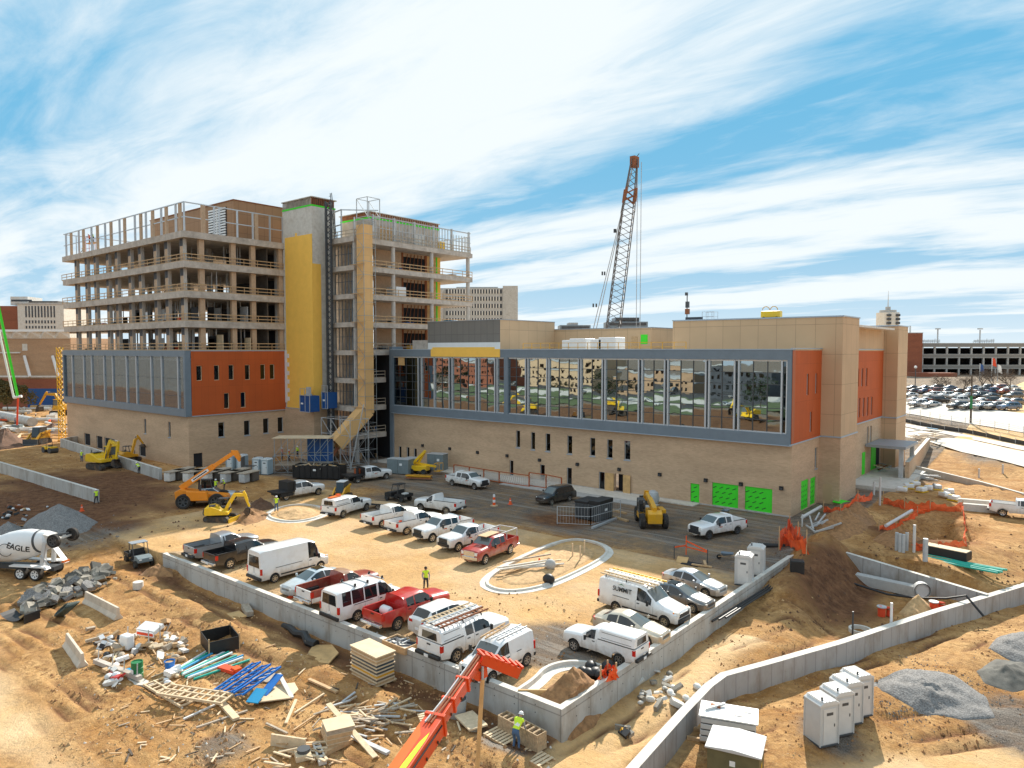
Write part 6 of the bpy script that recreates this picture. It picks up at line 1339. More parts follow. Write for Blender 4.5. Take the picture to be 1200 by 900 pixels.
def excavator(label, loc, rz, house, col='yellow', s=1.0, boom=((.6,1.3),(1.9,3.3),(3.3,3.4)), stick=(4.4,1.6), bucket=(4.2,.7), cabin=True, name='excavator', group=None, blade=False, mini=False):
    root = thing(name, label, 'excavator', loc, rz, group); root.scale = (s,)*3
    L_ = 1.75; w = 1.3; h = .75
    for y in (-w+.2, w-.2): track_unit(root, -L_, L_, y, .5, h)
    mb = MB('frame_dark'); mb.box(-.9, .9, -.95, .95, .35, .75); mb.cyl((0,0,.7), .55, .25, 14); mb.build('undercarriage', root)
    if blade: mb = MB(col); mb.box(L_+.1, L_+.25, -1.35, 1.35, .0, .55, col); mb.beam((L_+.1, .5, .3), (.8, .5, .4), .15, m=col); mb.beam((L_+.1, -.5, .3), (.8, -.5, .4), .15, m=col); mb.build('dozer_blade', root)
    R = Matrix.Rotation(house, 4, 'Z')
    def B(mb, nm, par=root, **k): mb.xf(R); return mb.build(nm, par, **k)
    mb = MB(col); mb.prism([(-1.75,.95),(-1.85,1.25),(-1.75,1.95),(-.9,2.05),(-.1,1.75),(.3,1.5),(1.1,1.35),(1.15,.95)], -1.25, 1.25, col); B(mb, 'house', bevel=.06)
    mb = MB('frame_dark'); mb.prism([(-1.95,1.0),(-2.02,1.3),(-1.92,1.75),(-1.6,1.85),(-1.6,1.0)], -1.15, 1.15, 'frame_dark' if mini else col); mb.box(-1.3,-.6,-.9,.2,2.05,2.12,'frame_dark'); mb.cyl((-1.2,-.8,2.1),.06,.35,8,'frame_dark'); B(mb, 'counterweight', bevel=.05)
    mb = MB('frame_dark')
    for x, y in ((-.3,.35),(-.3,1.2),(1.0,.35),(1.0,1.2)): mb.beam((x,y,1.35),(x if x < 0 else .75,y,2.75),.08)
    mb.box(-.35,.82,.3,1.25,2.75,2.85,col if cabin else 'frame_dark'); mb.box(-.1,.35,.5,1.0,1.6,1.7,'trim_black'); mb.box(-.2,-.1,.5,1.0,1.6,2.2,'trim_black')
    mb.prism([(-.33,.33),(1.0,.33),(1.0,1.22),(-.33,1.22)], 1.3, 1.75, col if cabin else 'frame_dark', 'xy'); o = B(mb, 'cab')
    if cabin:
        mb = MB('carglass_lit'); mb.box(-.3,.78,1.21,1.23,1.75,2.75,'carglass_lit'); mb.box(-.3,.78,.33,.35,1.75,2.75,'carglass_lit'); mb.add([(1.0,.38,1.75),(1.0,1.18,1.75),(.77,1.18,2.72),(.77,.38,2.72)], [(0,1,2,3)], 'carglass_lit'); mb.box(-.34,-.32,.4,1.15,1.8,2.65,'carglass'); B(mb, 'cab_glass', o)
    b0, b1, b2 = boom; y0 = -.15
    mb = MB(col); mb.prism(thick([(b0[0],b0[1],.38),((b0[0]+b1[0])/2,(b0[1]+b1[1])/2,.48),(b1[0],b1[1],.52),((b1[0]+b2[0])/2,(b1[1]+b2[1])/2,.42),(b2[0],b2[1],.26)], .4), y0-.17, y0+.17, col); B(mb, 'boom', bevel=.02)
    d = Vector((stick[0]-b2[0], stick[1]-b2[1])).normalized()
    mb = MB(col); mb.prism(thick([(b2[0]-d.x*.6,b2[1]-d.y*.6,.22),(b2[0],b2[1],.40),(stick[0],stick[1],.20)], .3), y0-.13, y0+.13, col); B(mb, 'stick', bevel=.02)
    sx, sz = stick; bx, bz = bucket; e = Vector((bx-sx, bz-sz)); l = e.length; e.normalize(); n = Vector((e.y, -e.x)) if e.y < 0 else Vector((-e.y, e.x)); n = -n
    q = lambda a, c: (sx+e.x*a*l+n.x*c*l, sz+e.y*a*l+n.y*c*l)
    mb = MB('track'); ol = [q(0,-.12), q(.35,-.35), q(.9,-.3), q(1.1,.15), q(1.05,.75)]; il = [q(.98,.72), q(1.0,.15), q(.82,-.22), q(.38,-.26), q(.05,.12)]
    mb.prism(ol+il, y0-.42, y0+.42, 'track'); mb.prism(ol+[q(.2,.2)], y0-.45, y0-.42, 'track'); mb.prism(ol+[q(.2,.2)], y0+.42, y0+.45, 'track'); B(mb, 'bucket')
    mb = MB('frame_dark')
    for yy in (y0-.27, y0+.27): cyl_rod(mb, (b0[0]+.35, yy, b0[1]-.3), (b1[0]*.5+b0[0]*.5+.15, yy, (b0[1]+b1[1])/2), .07)
    cyl_rod(mb, (b1[0], y0, b1[1]+.32), (b2[0]-d.x*.55, y0, b2[1]-d.y*.55+.05), .07); cyl_rod(mb, (b2[0]+d.x*.3, y0, b2[1]+d.y*.3), (sx-d.x*.25+.25, y0, sz-d.y*.25), .06); B(mb, 'hydraulic_rams')
    return root
p = G(122, 549, 0); excavator('large yellow excavator on dark soil by the pale site wall', (p.x, p.y, p.z), radians(10), radians(5), s=1.15, boom=((.5,1.5),(1.6,3.6),(2.9,3.1)), stick=(2.6,1.4), bucket=(2.3,.6))
p = G(151, 541, 0); excavator('smaller yellow and black excavator behind the wall at the left block', (p.x, p.y, p.z), radians(40), radians(60), 'cat_yellow', .85, boom=((.5,1.5),(1.2,3.9),(1.9,4.3)), stick=(2.8,3.0), bucket=(2.7,2.4), cabin=False)
p = G(259, 610, 0); excavator('yellow mini excavator digging at the sunlight edge', (p.x, p.y, p.z), radians(30), radians(20), s=.78, boom=((.6,1.4),(1.8,3.4),(3.1,3.3)), stick=(3.6,1.7), bucket=(3.1,.9), cabin=False, blade=True, mini=True, name='mini_excavator')
p = G(50, 482, 0); ex = excavator('tan excavator with a long bent boom at the far left construction area', (p.x+2, p.y, p.z), radians(200), 0, 'cat_yellow', 1.5, boom=((.5,1.6),(2.0,3.6),(4.4,3.6)), stick=(6.0,1.6), bucket=(5.8,.5))
ex.location = G(74, 486, 0)
for x, y, rz, l in ((-105,-22,.6,'yellow excavator on the dug ground mirrored in the middle of the glass'), (-128,-12,2.4,'yellow excavator mirrored low in the left part of the glass'), (-70,-30,1.4,'yellow excavator mirrored at the right part of the glass')):
    excavator(l, (x, y, -.9), rz, .4, 'yellow', 1.5)
def telehandler(label, loc, rz, col, boomang, blen, s=1.0, ext=0.0, forks=True, decal=False):
    root = thing('telehandler', label, 'telehandler', loc, rz); root.scale = (s,)*3
    for x in (-1.45, 1.45):
        for y in (-1.0, 1.0): add_wheel(root, x, y, .68, .45, 'black')
    mb = MB(col); mb.prism([(-2.3,.6),(-2.4,1.5),(-1.9,1.75),(-.6,1.5),(1.4,1.2),(2.2,1.1),(2.25,.7)], -.62, .62, col); mb.build('chassis', root, bevel=.04)
    mb = MB(col); mb.prism([(-1.1,.75),(-1.2,1.65),(.6,1.55),(.8,.75)], -1.15, -.64, col); mb.build('engine_cover', root, bevel=.05)
    mb = MB('frame_dark')
    for x, xt in ((-.7,-.6),(.75,.45)):
        for y in (.64,1.18): mb.beam((x,y,.8),(xt,y,2.35),.07)
    mb.box(-.65,.5,.62,1.2,2.33,2.4); mb.box(-.7,.8,.64,1.18,.7,1.2,col); mb.box(-.45,0,.75,1.05,1.3,1.9,'trim_black'); o = mb.build('cab', root); mb = MB('carglass'); mb.box(-.66,.6,1.17,1.185,1.2,2.33,'carglass'); mb.box(-.66,.6,.64,.655,1.2,2.33,'carglass'); mb.build('cab_glass', o)
    px, pz = -2.0, 1.75; c, s_ = cos(boomang), sin(boomang)
    mb = MB(col); l1 = blen*.62; mb.beam((px,0,pz),(px+c*l1,0,pz+s_*l1),.42,.52,col); mb.build('boom', root, bevel=.02)
    mb = MB(col); mb.beam((px+c*l1*.95,0,pz+s_*l1*.95),(px+c*blen,0,pz+s_*blen),.30,.38,col); ex_, ez = px+c*blen, pz+s_*blen; mb.prism([(ex_-.25,ez+.25),(ex_+.35,ez+.2),(ex_+.75,ez-.7),(ex_+.5,ez-.85),(ex_+.05,ez-.25)], -.2, .2, col); mb.build('boom_extension', root, bevel=.02)
    if decal:
        mb = MB('white'); q = Vector((-s_,0,c)); a = Vector((px+c*l1*.35,-.214,pz+s_*l1*.35)); b_ = Vector((px+c*l1*.85,-.214,pz+s_*l1*.85)); mb.add([a-q*.13,b_-q*.13,b_+q*.13,a+q*.13], [(0,1,2,3)], 'white'); mb.build('decal_plate', root)
        mb = MB('trim_black')
        for i in range(9): t = .1+i*.09; c_ = a.lerp(b_, t); mb.add([c_-q*.06+Vector((0,-.004,0)), c_-q*.06+Vector((c*.14,-.004,s_*.14)), c_+q*.06+Vector((c*.14,-.004,s_*.14)), c_+q*.06+Vector((0,-.004,0))], [(0,1,2,3)], 'trim_black')
        mb.build('decal_lettering', root)
    if forks: mb = MB('frame_dark'); X = ex_+.75; mb.box(X,X+.1,-.55,.55,ez-1.3,ez-.4); [mb.box(X,X+1.2,y-.06,y+.06,ez-1.3,ez-1.24) for y in (-.35,.35)]; mb.build('fork_carriage', root)
    mb = MB('frame_dark'); cyl_rod(mb, (-.3,0,1.2), (px+c*l1*.6,0,pz+s_*l1*.6-.2), .1); mb.build('hydraulic_rams', root)
    return root
a_ = at(228, 596); telehandler('orange telehandler with raised boom in the shade left of the lot', (a_.x-.3, a_.y+1.2, 0), radians(45), 'tele_orange', radians(34), 5.8, s=1.2, decal=True)
a_ = at(757, 617); telehandler('dusty yellow telehandler seen end-on before the brick wall', (a_.x, a_.y+1.0, 0), radians(128), 'cat_yellow', radians(8), 4.6, s=1.1)
def utv(name, label, loc, rz, col='eq_grey', roofm='conc', long_=True):
    root = thing(name, label, 'utility cart', loc, rz)
    for x in (-1.15, 1.15):
        for y in (-.65, .65): add_wheel(root, x, y, .33, .25, 'black')
    mb = MB(col); mb.prism([(.55,.45),(.6,.95),(1.1,1.0),(1.6,.85),(1.65,.5)], -.6, .6, col); mb.build('hood', root, bevel=.04)
    mb = MB('trim_black'); mb.box(-.5,.6,-.65,.65,.4,.5); mb.box(-.35,.1,-.55,.55,.5,.8); mb.box(-.45,-.3,-.55,.55,.8,1.3); mb.build('seat_base', root)
    mb = MB('trim_black' if col != 'white' else col); mb.box(-1.7,-.5,-.7,.7,.62,.68); [mb.box(a,b_,c,d,.68,.95) for a,b_,c,d in ((-1.7,-1.64,-.7,.7),(-.56,-.5,-.7,.7),(-1.64,-.56,-.7,-.64),(-1.64,-.56,.64,.7))]; mb.cb((-1.1,0,.85),(.5,.7,.3),'white_dirty'); mb.build('cargo_bed', root)
    mb = MB('frame_dark')
    for y in (-.6,.6): mb.beam((.6,y,.95),(.25,y,1.9),.05); mb.beam((-.5,y,.7),(-.5,y,1.9),.05)
    mb.build('roll_frame', root); mb = MB(roofm); mb.box(-.6,.35,-.68,.68,1.9,1.96,roofm); mb.build('roof', root, bevel=.02)
    mb = MB('lamp_clear'); mb.box(1.6,1.67,-.5,-.3,.7,.8); mb.box(1.6,1.67,.3,.5,.7,.8); mb.build('headlight', root)
    return root
p = G(163, 661, 0); utv('utility_cart', 'open utility cart with grey roof left of the parking lot', (p.x, p.y, p.z), radians(-5), roofm='metal_roof')
p = at(459, 588); t = utv('utility_cart', 'red and black utility cart with trailer behind the centre row', (p.x, p.y+1, 0), radians(185), 'trim_black', 'trim_black'); mb = MB('red_net'); mb.box(-.2,.5,-.68,-.6,.45,.8,'red_net'); mb.build('door', t)
p = at(436, 596); t = thing('utility_trailer', 'small flat trailer with wooden deck beside the red utility cart', 'trailer', (p.x+.6, p.y+1, 0), radians(20)); mb = MB('wood'); mb.box(-1.5,1.5,-.8,.8,.5,.56,'wood'); mb.build('deck', t); mb = MB('frame_dark'); mb.beam((1.5,0,.45),(2.6,0,.4),.08); mb.box(-1.5,1.5,-.83,-.8,.42,.6); mb.box(-1.5,1.5,.8,.83,.42,.6); mb.build('frame', t); [add_wheel(t,0,y,.32,.2) for y in (-.95,.95)]
def skid(label, loc, rz, col, s=1.0, cab=True):
    root = thing('track_loader', label, 'track loader', loc, rz); root.scale = (s,)*3
    for y in (-.75,.75): track_unit(root, -1.1, 1.1, y, .4, .7)
    mb = MB(col); mb.prism([(-1.4,.4),(-1.5,1.3),(-.9,1.55),(.3,1.0),(.8,.6),(.8,.35)], -.5, .5, col); mb.build('body', root, bevel=.04)
    if cab: mb = MB('frame_dark'); mb.prism([(-.9,1.2),(-.85,2.1),(.35,2.1),(.6,.9)], -.48, .48, 'frame_dark'); mb.box(-.9,.4,-.5,.5,2.1,2.16,'white'); o = mb.build('cab', root); mb = MB('carglass'); mb.box(-.6,.2,-.495,-.483,1.3,2.0,'carglass'); mb.add([(.62,-.42,1.0),(.62,.42,1.0),(.38,.42,2.05),(.38,-.42,2.05)],[(0,1,2,3)],'carglass'); mb.build('cab_glass', o)
    for y in (-.62,.62): mb = MB(col); mb.prism(thick([(-1.3,1.6,.2),(.4,1.35,.22),(1.3,.6,.2)], .2), y-.08, y+.08, col); mb.build('lift_arm', root)
    mb = MB('frame_dark'); mb.prism([(1.25,.15),(1.3,.75),(1.45,.75),(1.45,.22),(2.0,.12),(2.0,.05),(1.3,.05)], -.95, .95, 'frame_dark'); mb.build('bucket', root); return root
p = at(392, 587); skid('tan and yellow track loader beside the left flatbed truck', (p.x, p.y+1, 0), radians(-60), 'cat_yellow', 1.0)
p = G(38, 521, 0); skid('tan track loader with dark glass cab facing the viewer on brown soil', (p.x, p.y+1, p.z), radians(-55), 'cat_yellow', 1.5)
p = G(54, 531, 0); t = thing('soil_roller', 'small yellow double drum roller on the dark soil', 'roller', (p.x, p.y+.6, p.z), radians(10)); mb = MB('yellow'); mb.box(-1.3,-.15,-.6,.6,.6,1.15,'yellow'); mb.box(.15,1.3,-.6,.6,.6,1.1,'yellow'); mb.box(-.15,.15,-.2,.2,.5,.9,'frame_dark'); mb.build('body', t, bevel=.06)
for x in (-.95,.95): mb = MB('frame_dark'); mb.lathe([(.01,-.65),(.5,-.65),(.5,.65),(.01,.65)], c=(x,0,.5), axis='y', n=18, m='frame_dark'); mb.build('drum', t)
mb = MB('frame_dark'); mb.beam((-.2,.5,1.1),(-.2,.5,1.9),.06); mb.beam((-.2,-.5,1.1),(-.2,-.5,1.9),.06); mb.beam((-.2,-.5,1.9),(-.2,.5,1.9),.06); mb.box(.0,.3,-.3,.3,1.1,1.3); mb.build('roll_bar', t)
rzm = AZ+pi-.16; dm_ = Vector((cos(rzm), sin(rzm), 0)); nm_ = Vector((-dm_.y, dm_.x, 0)); wp = G(41, 681, -.3); p = wp+dm_*3.55-nm_*1.2; mx_ = thing('concrete_mixer_truck', 'white concrete mixer truck with lettered drum leaving the left edge', 'mixer truck', (p.x, p.y, wp.z), rzm); T = mx_
for x in (-2.2, -3.55):
    for y in (-1.02, 1.02): add_wheel(T, x, y, .52, .5, 'white')
for y in (-1.05, 1.05): add_wheel(T, 3.2, y, .52, .35, 'white')
mb = MB('frame_dark'); mb.box(-4.6, 4, -.42, .42, .62, .95); mb.build('chassis_frame', T)
mb = MB('white'); mb.prism([(-1.2,1.05),(-1.2,1.15),(-4.4,1.15),(-4.6,.95),(-4.5,.9),(-4.3,1.05)], -1.2, -.7, 'white'); mb.prism([(-1.2,1.05),(-1.2,1.15),(-4.4,1.15),(-4.6,.95),(-4.5,.9),(-4.3,1.05)], .7, 1.2, 'white'); mb.build('fender', T)
mb = MB('white'); mb.prism([(1.7,.9),(1.7,2.9),(2.9,2.9),(3.2,2.0),(4.5,1.8),(4.6,.8)], -1.15, 1.15, 'white'); o = mb.build('cab', T, bevel=.06); mb = MB('carglass'); mb.box(2.0,2.85,-1.17,-1.152,2.0,2.7,'carglass'); mb.box(2.0,2.85,1.152,1.17,2.0,2.7,'carglass'); mb.build('side_window', o)
prof = [(.45,-3.1),(.72,-2.9),(.85,-2.35),(1.15,-1.3),(1.24,-.4),(1.22,.6),(1.05,1.7),(.7,2.5),(.3,2.75)]
mb = MB('white'); mb.lathe(prof, n=28, axis='x', m='white'); mb.lathe([(.875,-2.30),(.93,-2.28),(.93,-2.12),(.90,-2.1)], n=28, axis='x', m='frame_dark'); mb.xf(Matrix.Translation((-1.0,0,2.45)) @ Matrix.Rotation(radians(12),4,'Y')); drum = mb.build('drum', T, sharp=40)
t_ = text_part(drum, 'EAGLE', (-1.98,1.245,2.60), (pi/2, radians(12), pi), .64, 'trim_black', 'lettering', bold=.012)
me = t_.data; me.transform(t_.matrix_basis); t_.matrix_basis = Matrix()
bm = bmesh.new(); bm.from_mesh(me); bmesh.ops.subdivide_edges(bm, edges=bm.edges, cuts=2, use_grid_fill=True); bm.to_mesh(me); bm.free()
ringm = MB('p_slate');
for i in range(26): a0 = -2.6+i*.2; a1 = a0+.2; ringm.beam((-1.02+.62*cos(a0),1.30,2.42+.5*sin(a0)), (-1.02+.62*cos(a1),1.30,2.42+.5*sin(a1)), .03, .05)
ringm.build('crescent_logo', drum)
dm = Matrix.Translation((-1.0,0,2.45)) @ Matrix.Rotation(radians(12),4,'Y'); di = dm.inverted()
def drum_r(x):
    for (r0,x0),(r1,x1) in zip(prof[:-1], prof[1:]):
        if x0 <= x <= x1: return r0+(r1-r0)*(x-x0)/(x1-x0)
    return .5
for o in (t_, drum.children[-1]):
    for v_ in o.data.vertices:
        q = di @ v_.co; R_ = drum_r(q.x)+.012; z = max(-R_*.95, min(R_*.95, q.z)); q = Vector((q.x, sqrt(max(.01, R_*R_-z*z)), z)); v_.co = dm @ q
mb = MB('white'); mb.prism([(-3.9,1.1),(-3.6,1.1),(-3.75,2.9),(-4.05,2.9)], -.6, -.4, 'white'); mb.prism([(-3.9,1.1),(-3.6,1.1),(-3.75,2.9),(-4.05,2.9)], .4, .6, 'white'); mb.build('drum_pedestal', T)
mb = MB('frame_dark'); mb.prism([(-4.2,3.5),(-3.7,3.6),(-3.9,2.9),(-4.3,2.7)], -.5, .5, 'white_dirty'); mb.beam((-4.2,-.3,3.4),(-5.4,-.3,3.6),.12); mb.beam((-4.2,.3,3.4),(-5.4,.3,3.6),.12); mb.build('hopper', T)
mb = MB('white');
for i in range(7): a0 = pi*i/6; pass
mb.prism([(-4.3,2.5),(-4.2,2.7),(-5.2,1.55),(-5.35,1.35)], -.25, .25, 'white'); mb.box(-5.45,-5.2,-.3,.3,1.3,1.45,'orange_paint'); mb.build('chute', T)
for y in (-.8,.8): add_wheel(T, -5.0 if y > 0 else -5.3, y, .55, .32, 'black', z=3.2 if y > 0 else 3.35, name='booster_wheel')
mb = MB('white_dirty'); mb.beam((-5.15,-.8,3.3),(-5.15,.8,3.3),.14); mb.beam((-3.6,.55,2.6),(-5.1,.3,3.4),.14); mb.beam((-3.6,-.55,2.6),(-5.1,-.3,3.4),.14); mb.build('booster_axle', T)
mb = MB('galv'); mb.beam((-3.95,.95,1.2),(-4.1,.75,3.0),.08,.3); mb.beam((-3.8,.9,2.0),(-4.6,.9,1.2),.1); mb.build('rear_ladder', T)
tip_b = ad(563, 771, 28.0); mid_b = ad(489, 880, 23.5); low_b = ad(452, 935, 21.5); fb = thing('telescopic_handler_boom', 'big red orange telescopic boom with pipes rising from the bottom edge', 'crane boom', low_b)
inv = Matrix.Translation(-low_b); dirb = (tip_b-low_b); L_ = dirb.length; u = dirb.normalized()
def seg(f0, f1, w, h, m): mb = MB(m); mb.beam(low_b+dirb*f0, low_b+dirb*f1, w, h, m); return mb
s1 = low_b.lerp(tip_b, .46)
mat('grease', (.10,.05,.03), .6)
mb = seg(-.3, .46, .65, .70, 'red_orange'); o1 = mb.xf(inv).build('boom_base', fb, bevel=.03)
side = u.cross(Vector((0,0,1))).normalized(); upv = side.cross(u).normalized()
q0_ = lambda f, a, c: low_b+dirb*f+side*a+upv*c
q = lambda f, a, c: q0_(f, a*.66, c*.67)
mb = MB('orange_paint'); mb.add([q(-.3,-.493,-.5),q(.44,-.493,-.5),q(.44,-.493,.5),q(-.3,-.493,.5)], [(0,1,2,3)], 'orange_paint'); mb.add([q(-.3,-.49,.53),q(.40,-.49,.53),q(.32,.0,.53),q(-.3,.05,.53)], [(0,1,2,3)], 'orange_paint'); mb.xf(inv).build('painted_flash', o1)
mb = MB('lime'); mb.add([q(.0,.05,.535),q(.12,.36,.535),q(.30,.40,.535),q(.35,.34,.535),q(.28,.16,.535),q(.14,.06,.535)], [(0,1,2,3,4,5)], 'lime'); mb.xf(inv).build('painted_leaf', o1)
t_ = text_part(o1, 'RC', (0,0,0), (0,0,0), .55, 'lime', 'lettering', bold=.01); bs = Matrix((( u.x, -side.x, upv.x, 0), (u.y, -side.y, upv.y, 0), (u.z, -side.z, upv.z, 0), (0,0,0,1))); c_ = q(-.03, .22, .54)-low_b; t_.matrix_basis = Matrix.Translation(c_) @ bs
mb = seg(.44, .78, .42, .45, 'red_orange'); mb.beam(q(.455,0,0), q(.475,0,0), .76, .80, 'red_orange'); mb.xf(inv).build('boom_section', fb, bevel=.02)
mb = seg(.76, 1.0, .32, .35, 'red_orange');
for f in (.60, .765): mb.beam(q(f,0,0), q(f+.018,0,0), .54, .57, 'red_orange')
mb.xf(inv).build('boom_section', fb, bevel=.02)
mb = MB('rust')
for a_, c_ in ((-.2,.40),(-.05,.42),(.12,.40)): mb.tube([q(.40,a_,c_+.2), q(.62,a_,c_), q(.98,a_,c_-.08)], .035, 6, 'rust' if a_ > -.1 else 'galv_matte')
mb.xf(inv).build('hydraulic_pipes', fb)
mb = MB('grease')
for f in (.05,.16,.27,.38,.50,.56,.68,.83,.92):
    for a_ in (-.5,.5): mb.beam(q(f,a_*(1 if f < .45 else .65),-.3*(1 if f < .45 else .6)), q(f+.006,a_*(1 if f < .45 else .65),-.3*(1 if f < .45 else .6)), .10)
for a_ in (-.30,.30): mb.tube([q(-.2,a_*1.7,.2), q(.2,a_*1.75,.25), q(.44,a_*1.7,.2)], .03, 6, 'trim_black')
mb.xf(inv).build('pin_row', fb)
h0 = q(.98,0,.1); h1 = ad(606, 785, 28.6); hd = (h1-h0); mb = MB('red_orange'); hu = hd.normalized(); hs = hu.cross(Vector((0,0,1))).normalized(); hp = hs.cross(hu)
for s_ in (-1,1): mb.beam(h0+hs*.28*s_+hp*.1, h1+hs*.28*s_-hp*.05, .06, .42, 'red_orange')
for i in range(7): c_ = h0.lerp(h1, i/6); mb.beam(c_-hs*.34+hp*.22, c_+hs*.34+hp*.22, .09, .10, 'red_orange'); mb.beam(c_-hs*.3-hp*.15, c_+hs*.3-hp*.15, .05, .05, 'rust')
mb.beam(h0-hp*.1, h0+Vector((0,0,-.75)), .5, .5, 'red_orange'); mb.xf(inv).build('head_jib', fb, bevel=.01)
rp = MB('rust'); top_ = ad(565.5, 796, 27.6); bot = ad(559, 905, 27.6); rp.tube([top_+Vector((0,0,.5)), top_], .05, 6, 'galv_matte'); rp.xf(inv).build('chain', fb)
rp = MB('rust'); rp.tube([top_, bot], .085, 8, 'ply'); o = rp.build('hanging_pole'); tag(o, 'long wooden pole hanging on a chain from the orange boom', 'pole')
p = at(487, 556); t = thing('boom_lift', 'folded yellow boom lift among grey cabinets at the brick wall', 'boom lift', (p.x, p.y+.8, 0), radians(20)); [add_wheel(t, x, y, .4, .3, 'black') for x in (-1,1) for y in (-.8,.8)]
mb = MB('yellow'); mb.box(-1.5,1.3,-.7,.7,.5,1.2,'yellow'); mb.build('base', t, bevel=.05); mb = MB('yellow'); mb.beam((-1.2,0,1.3),(.9,0,3.3),.28,.32,'yellow'); mb.beam((.9,0,3.3),(-.4,.3,1.4),.24,.28,'yellow'); mb.beam((-1.0,.3,1.5),(2.4,.3,1.1),.24,.28,'yellow'); mb.build('boom', t); mb = MB('cat_yellow'); [mb.beam((x,y,.5),(x,y,1.6),.05) for x in (2.4,3.2) for y in (-.3,.9)]; [mb.beam((2.4,y,1.6),(3.2,y,1.6),.05) for y in (-.3,.9)]; [mb.beam((x,-.3,1.6),(x,.9,1.6),.05) for x in (2.4,3.2)]; mb.box(2.4,3.2,-.3,.9,.5,.55); mb.build('basket', t)
hx, hy = -93.6, 68.6; t = thing('hoist_mast', 'dark lattice hoist mast standing against the yellow stair shaft', 'hoist mast', (hx, hy, 0)); mb = MB('frame_dark'); lattice(mb, (0,0,0), (0,0,40.5), .75, .75, 46, 'frame_dark', .11); mb.build('mast', t, fix=False)
mb = MB('lime')
for i in range(14): mb.box(-.9,-.78,.1,.2,9+i*1.7,9.8+i*1.7,'green_drum')
mb.build('cable_guide', t); mb = MB('galv_matte'); [mb.beam((0,0,z),(-2.4,2.6,z),.09) for z in (8.5,14,21,30,37)]; mb.build('wall_tie', t)
for dx, lb_, dz in ((-3.0,'left blue hoist cage with railings, hanging beside the yellow shaft',7.9),(1.5,'narrow right blue hoist cage on the dark hoist mast',8.4)):
    w_ = 2.1 if dx < 0 else 1.0; c = thing('hoist_cage', lb_, 'hoist cage', (ay(364, 470, 65.75)[0] if dx < 0 else hx+.9, 65.75 if dx < 0 else hy-.7, dz), 0, 'blue hoist cages'); mb = MB('blue_box'); mb.box(-w_/2-.4,w_/2,-.9,.9,0,2.5,'blue_box'); mb.build('cage_body', c, bevel=.02)
    mb = MB('galv');
    for x in (-w_/2-.45,-w_/2+.95 if dx < 0 else 0,w_/2+.03): mb.beam((x,-.93,0),(x,-.93,2.6),.09)
    for z in (0,2.55): mb.beam((-w_/2-.45,-.93,z),(w_/2+.03,-.93,z),.09)
    mb.beam((-w_/2-.4,-.9,3.6),(w_/2,-.9,3.6),.06); [mb.beam((x,-.9,2.5),(x,-.9,3.6),.06) for x in (-w_/2-.4,-.3,w_/2)]; mb.build('frame', c)
    mb = MB('white'); mb.box(-w_/2-.2,-w_/2+.4,-.92,-.905,1.15,1.4,'white'); mb.build('sign', c)
    if dx < 0: mb = MB('galv_matte'); mb.cyl((-.5,0,2.5),.55,.2,12); mb.cb((-.5,0,3.2),(.9,.3,1.2),'galv_matte'); mb.build('motor_frame', c)
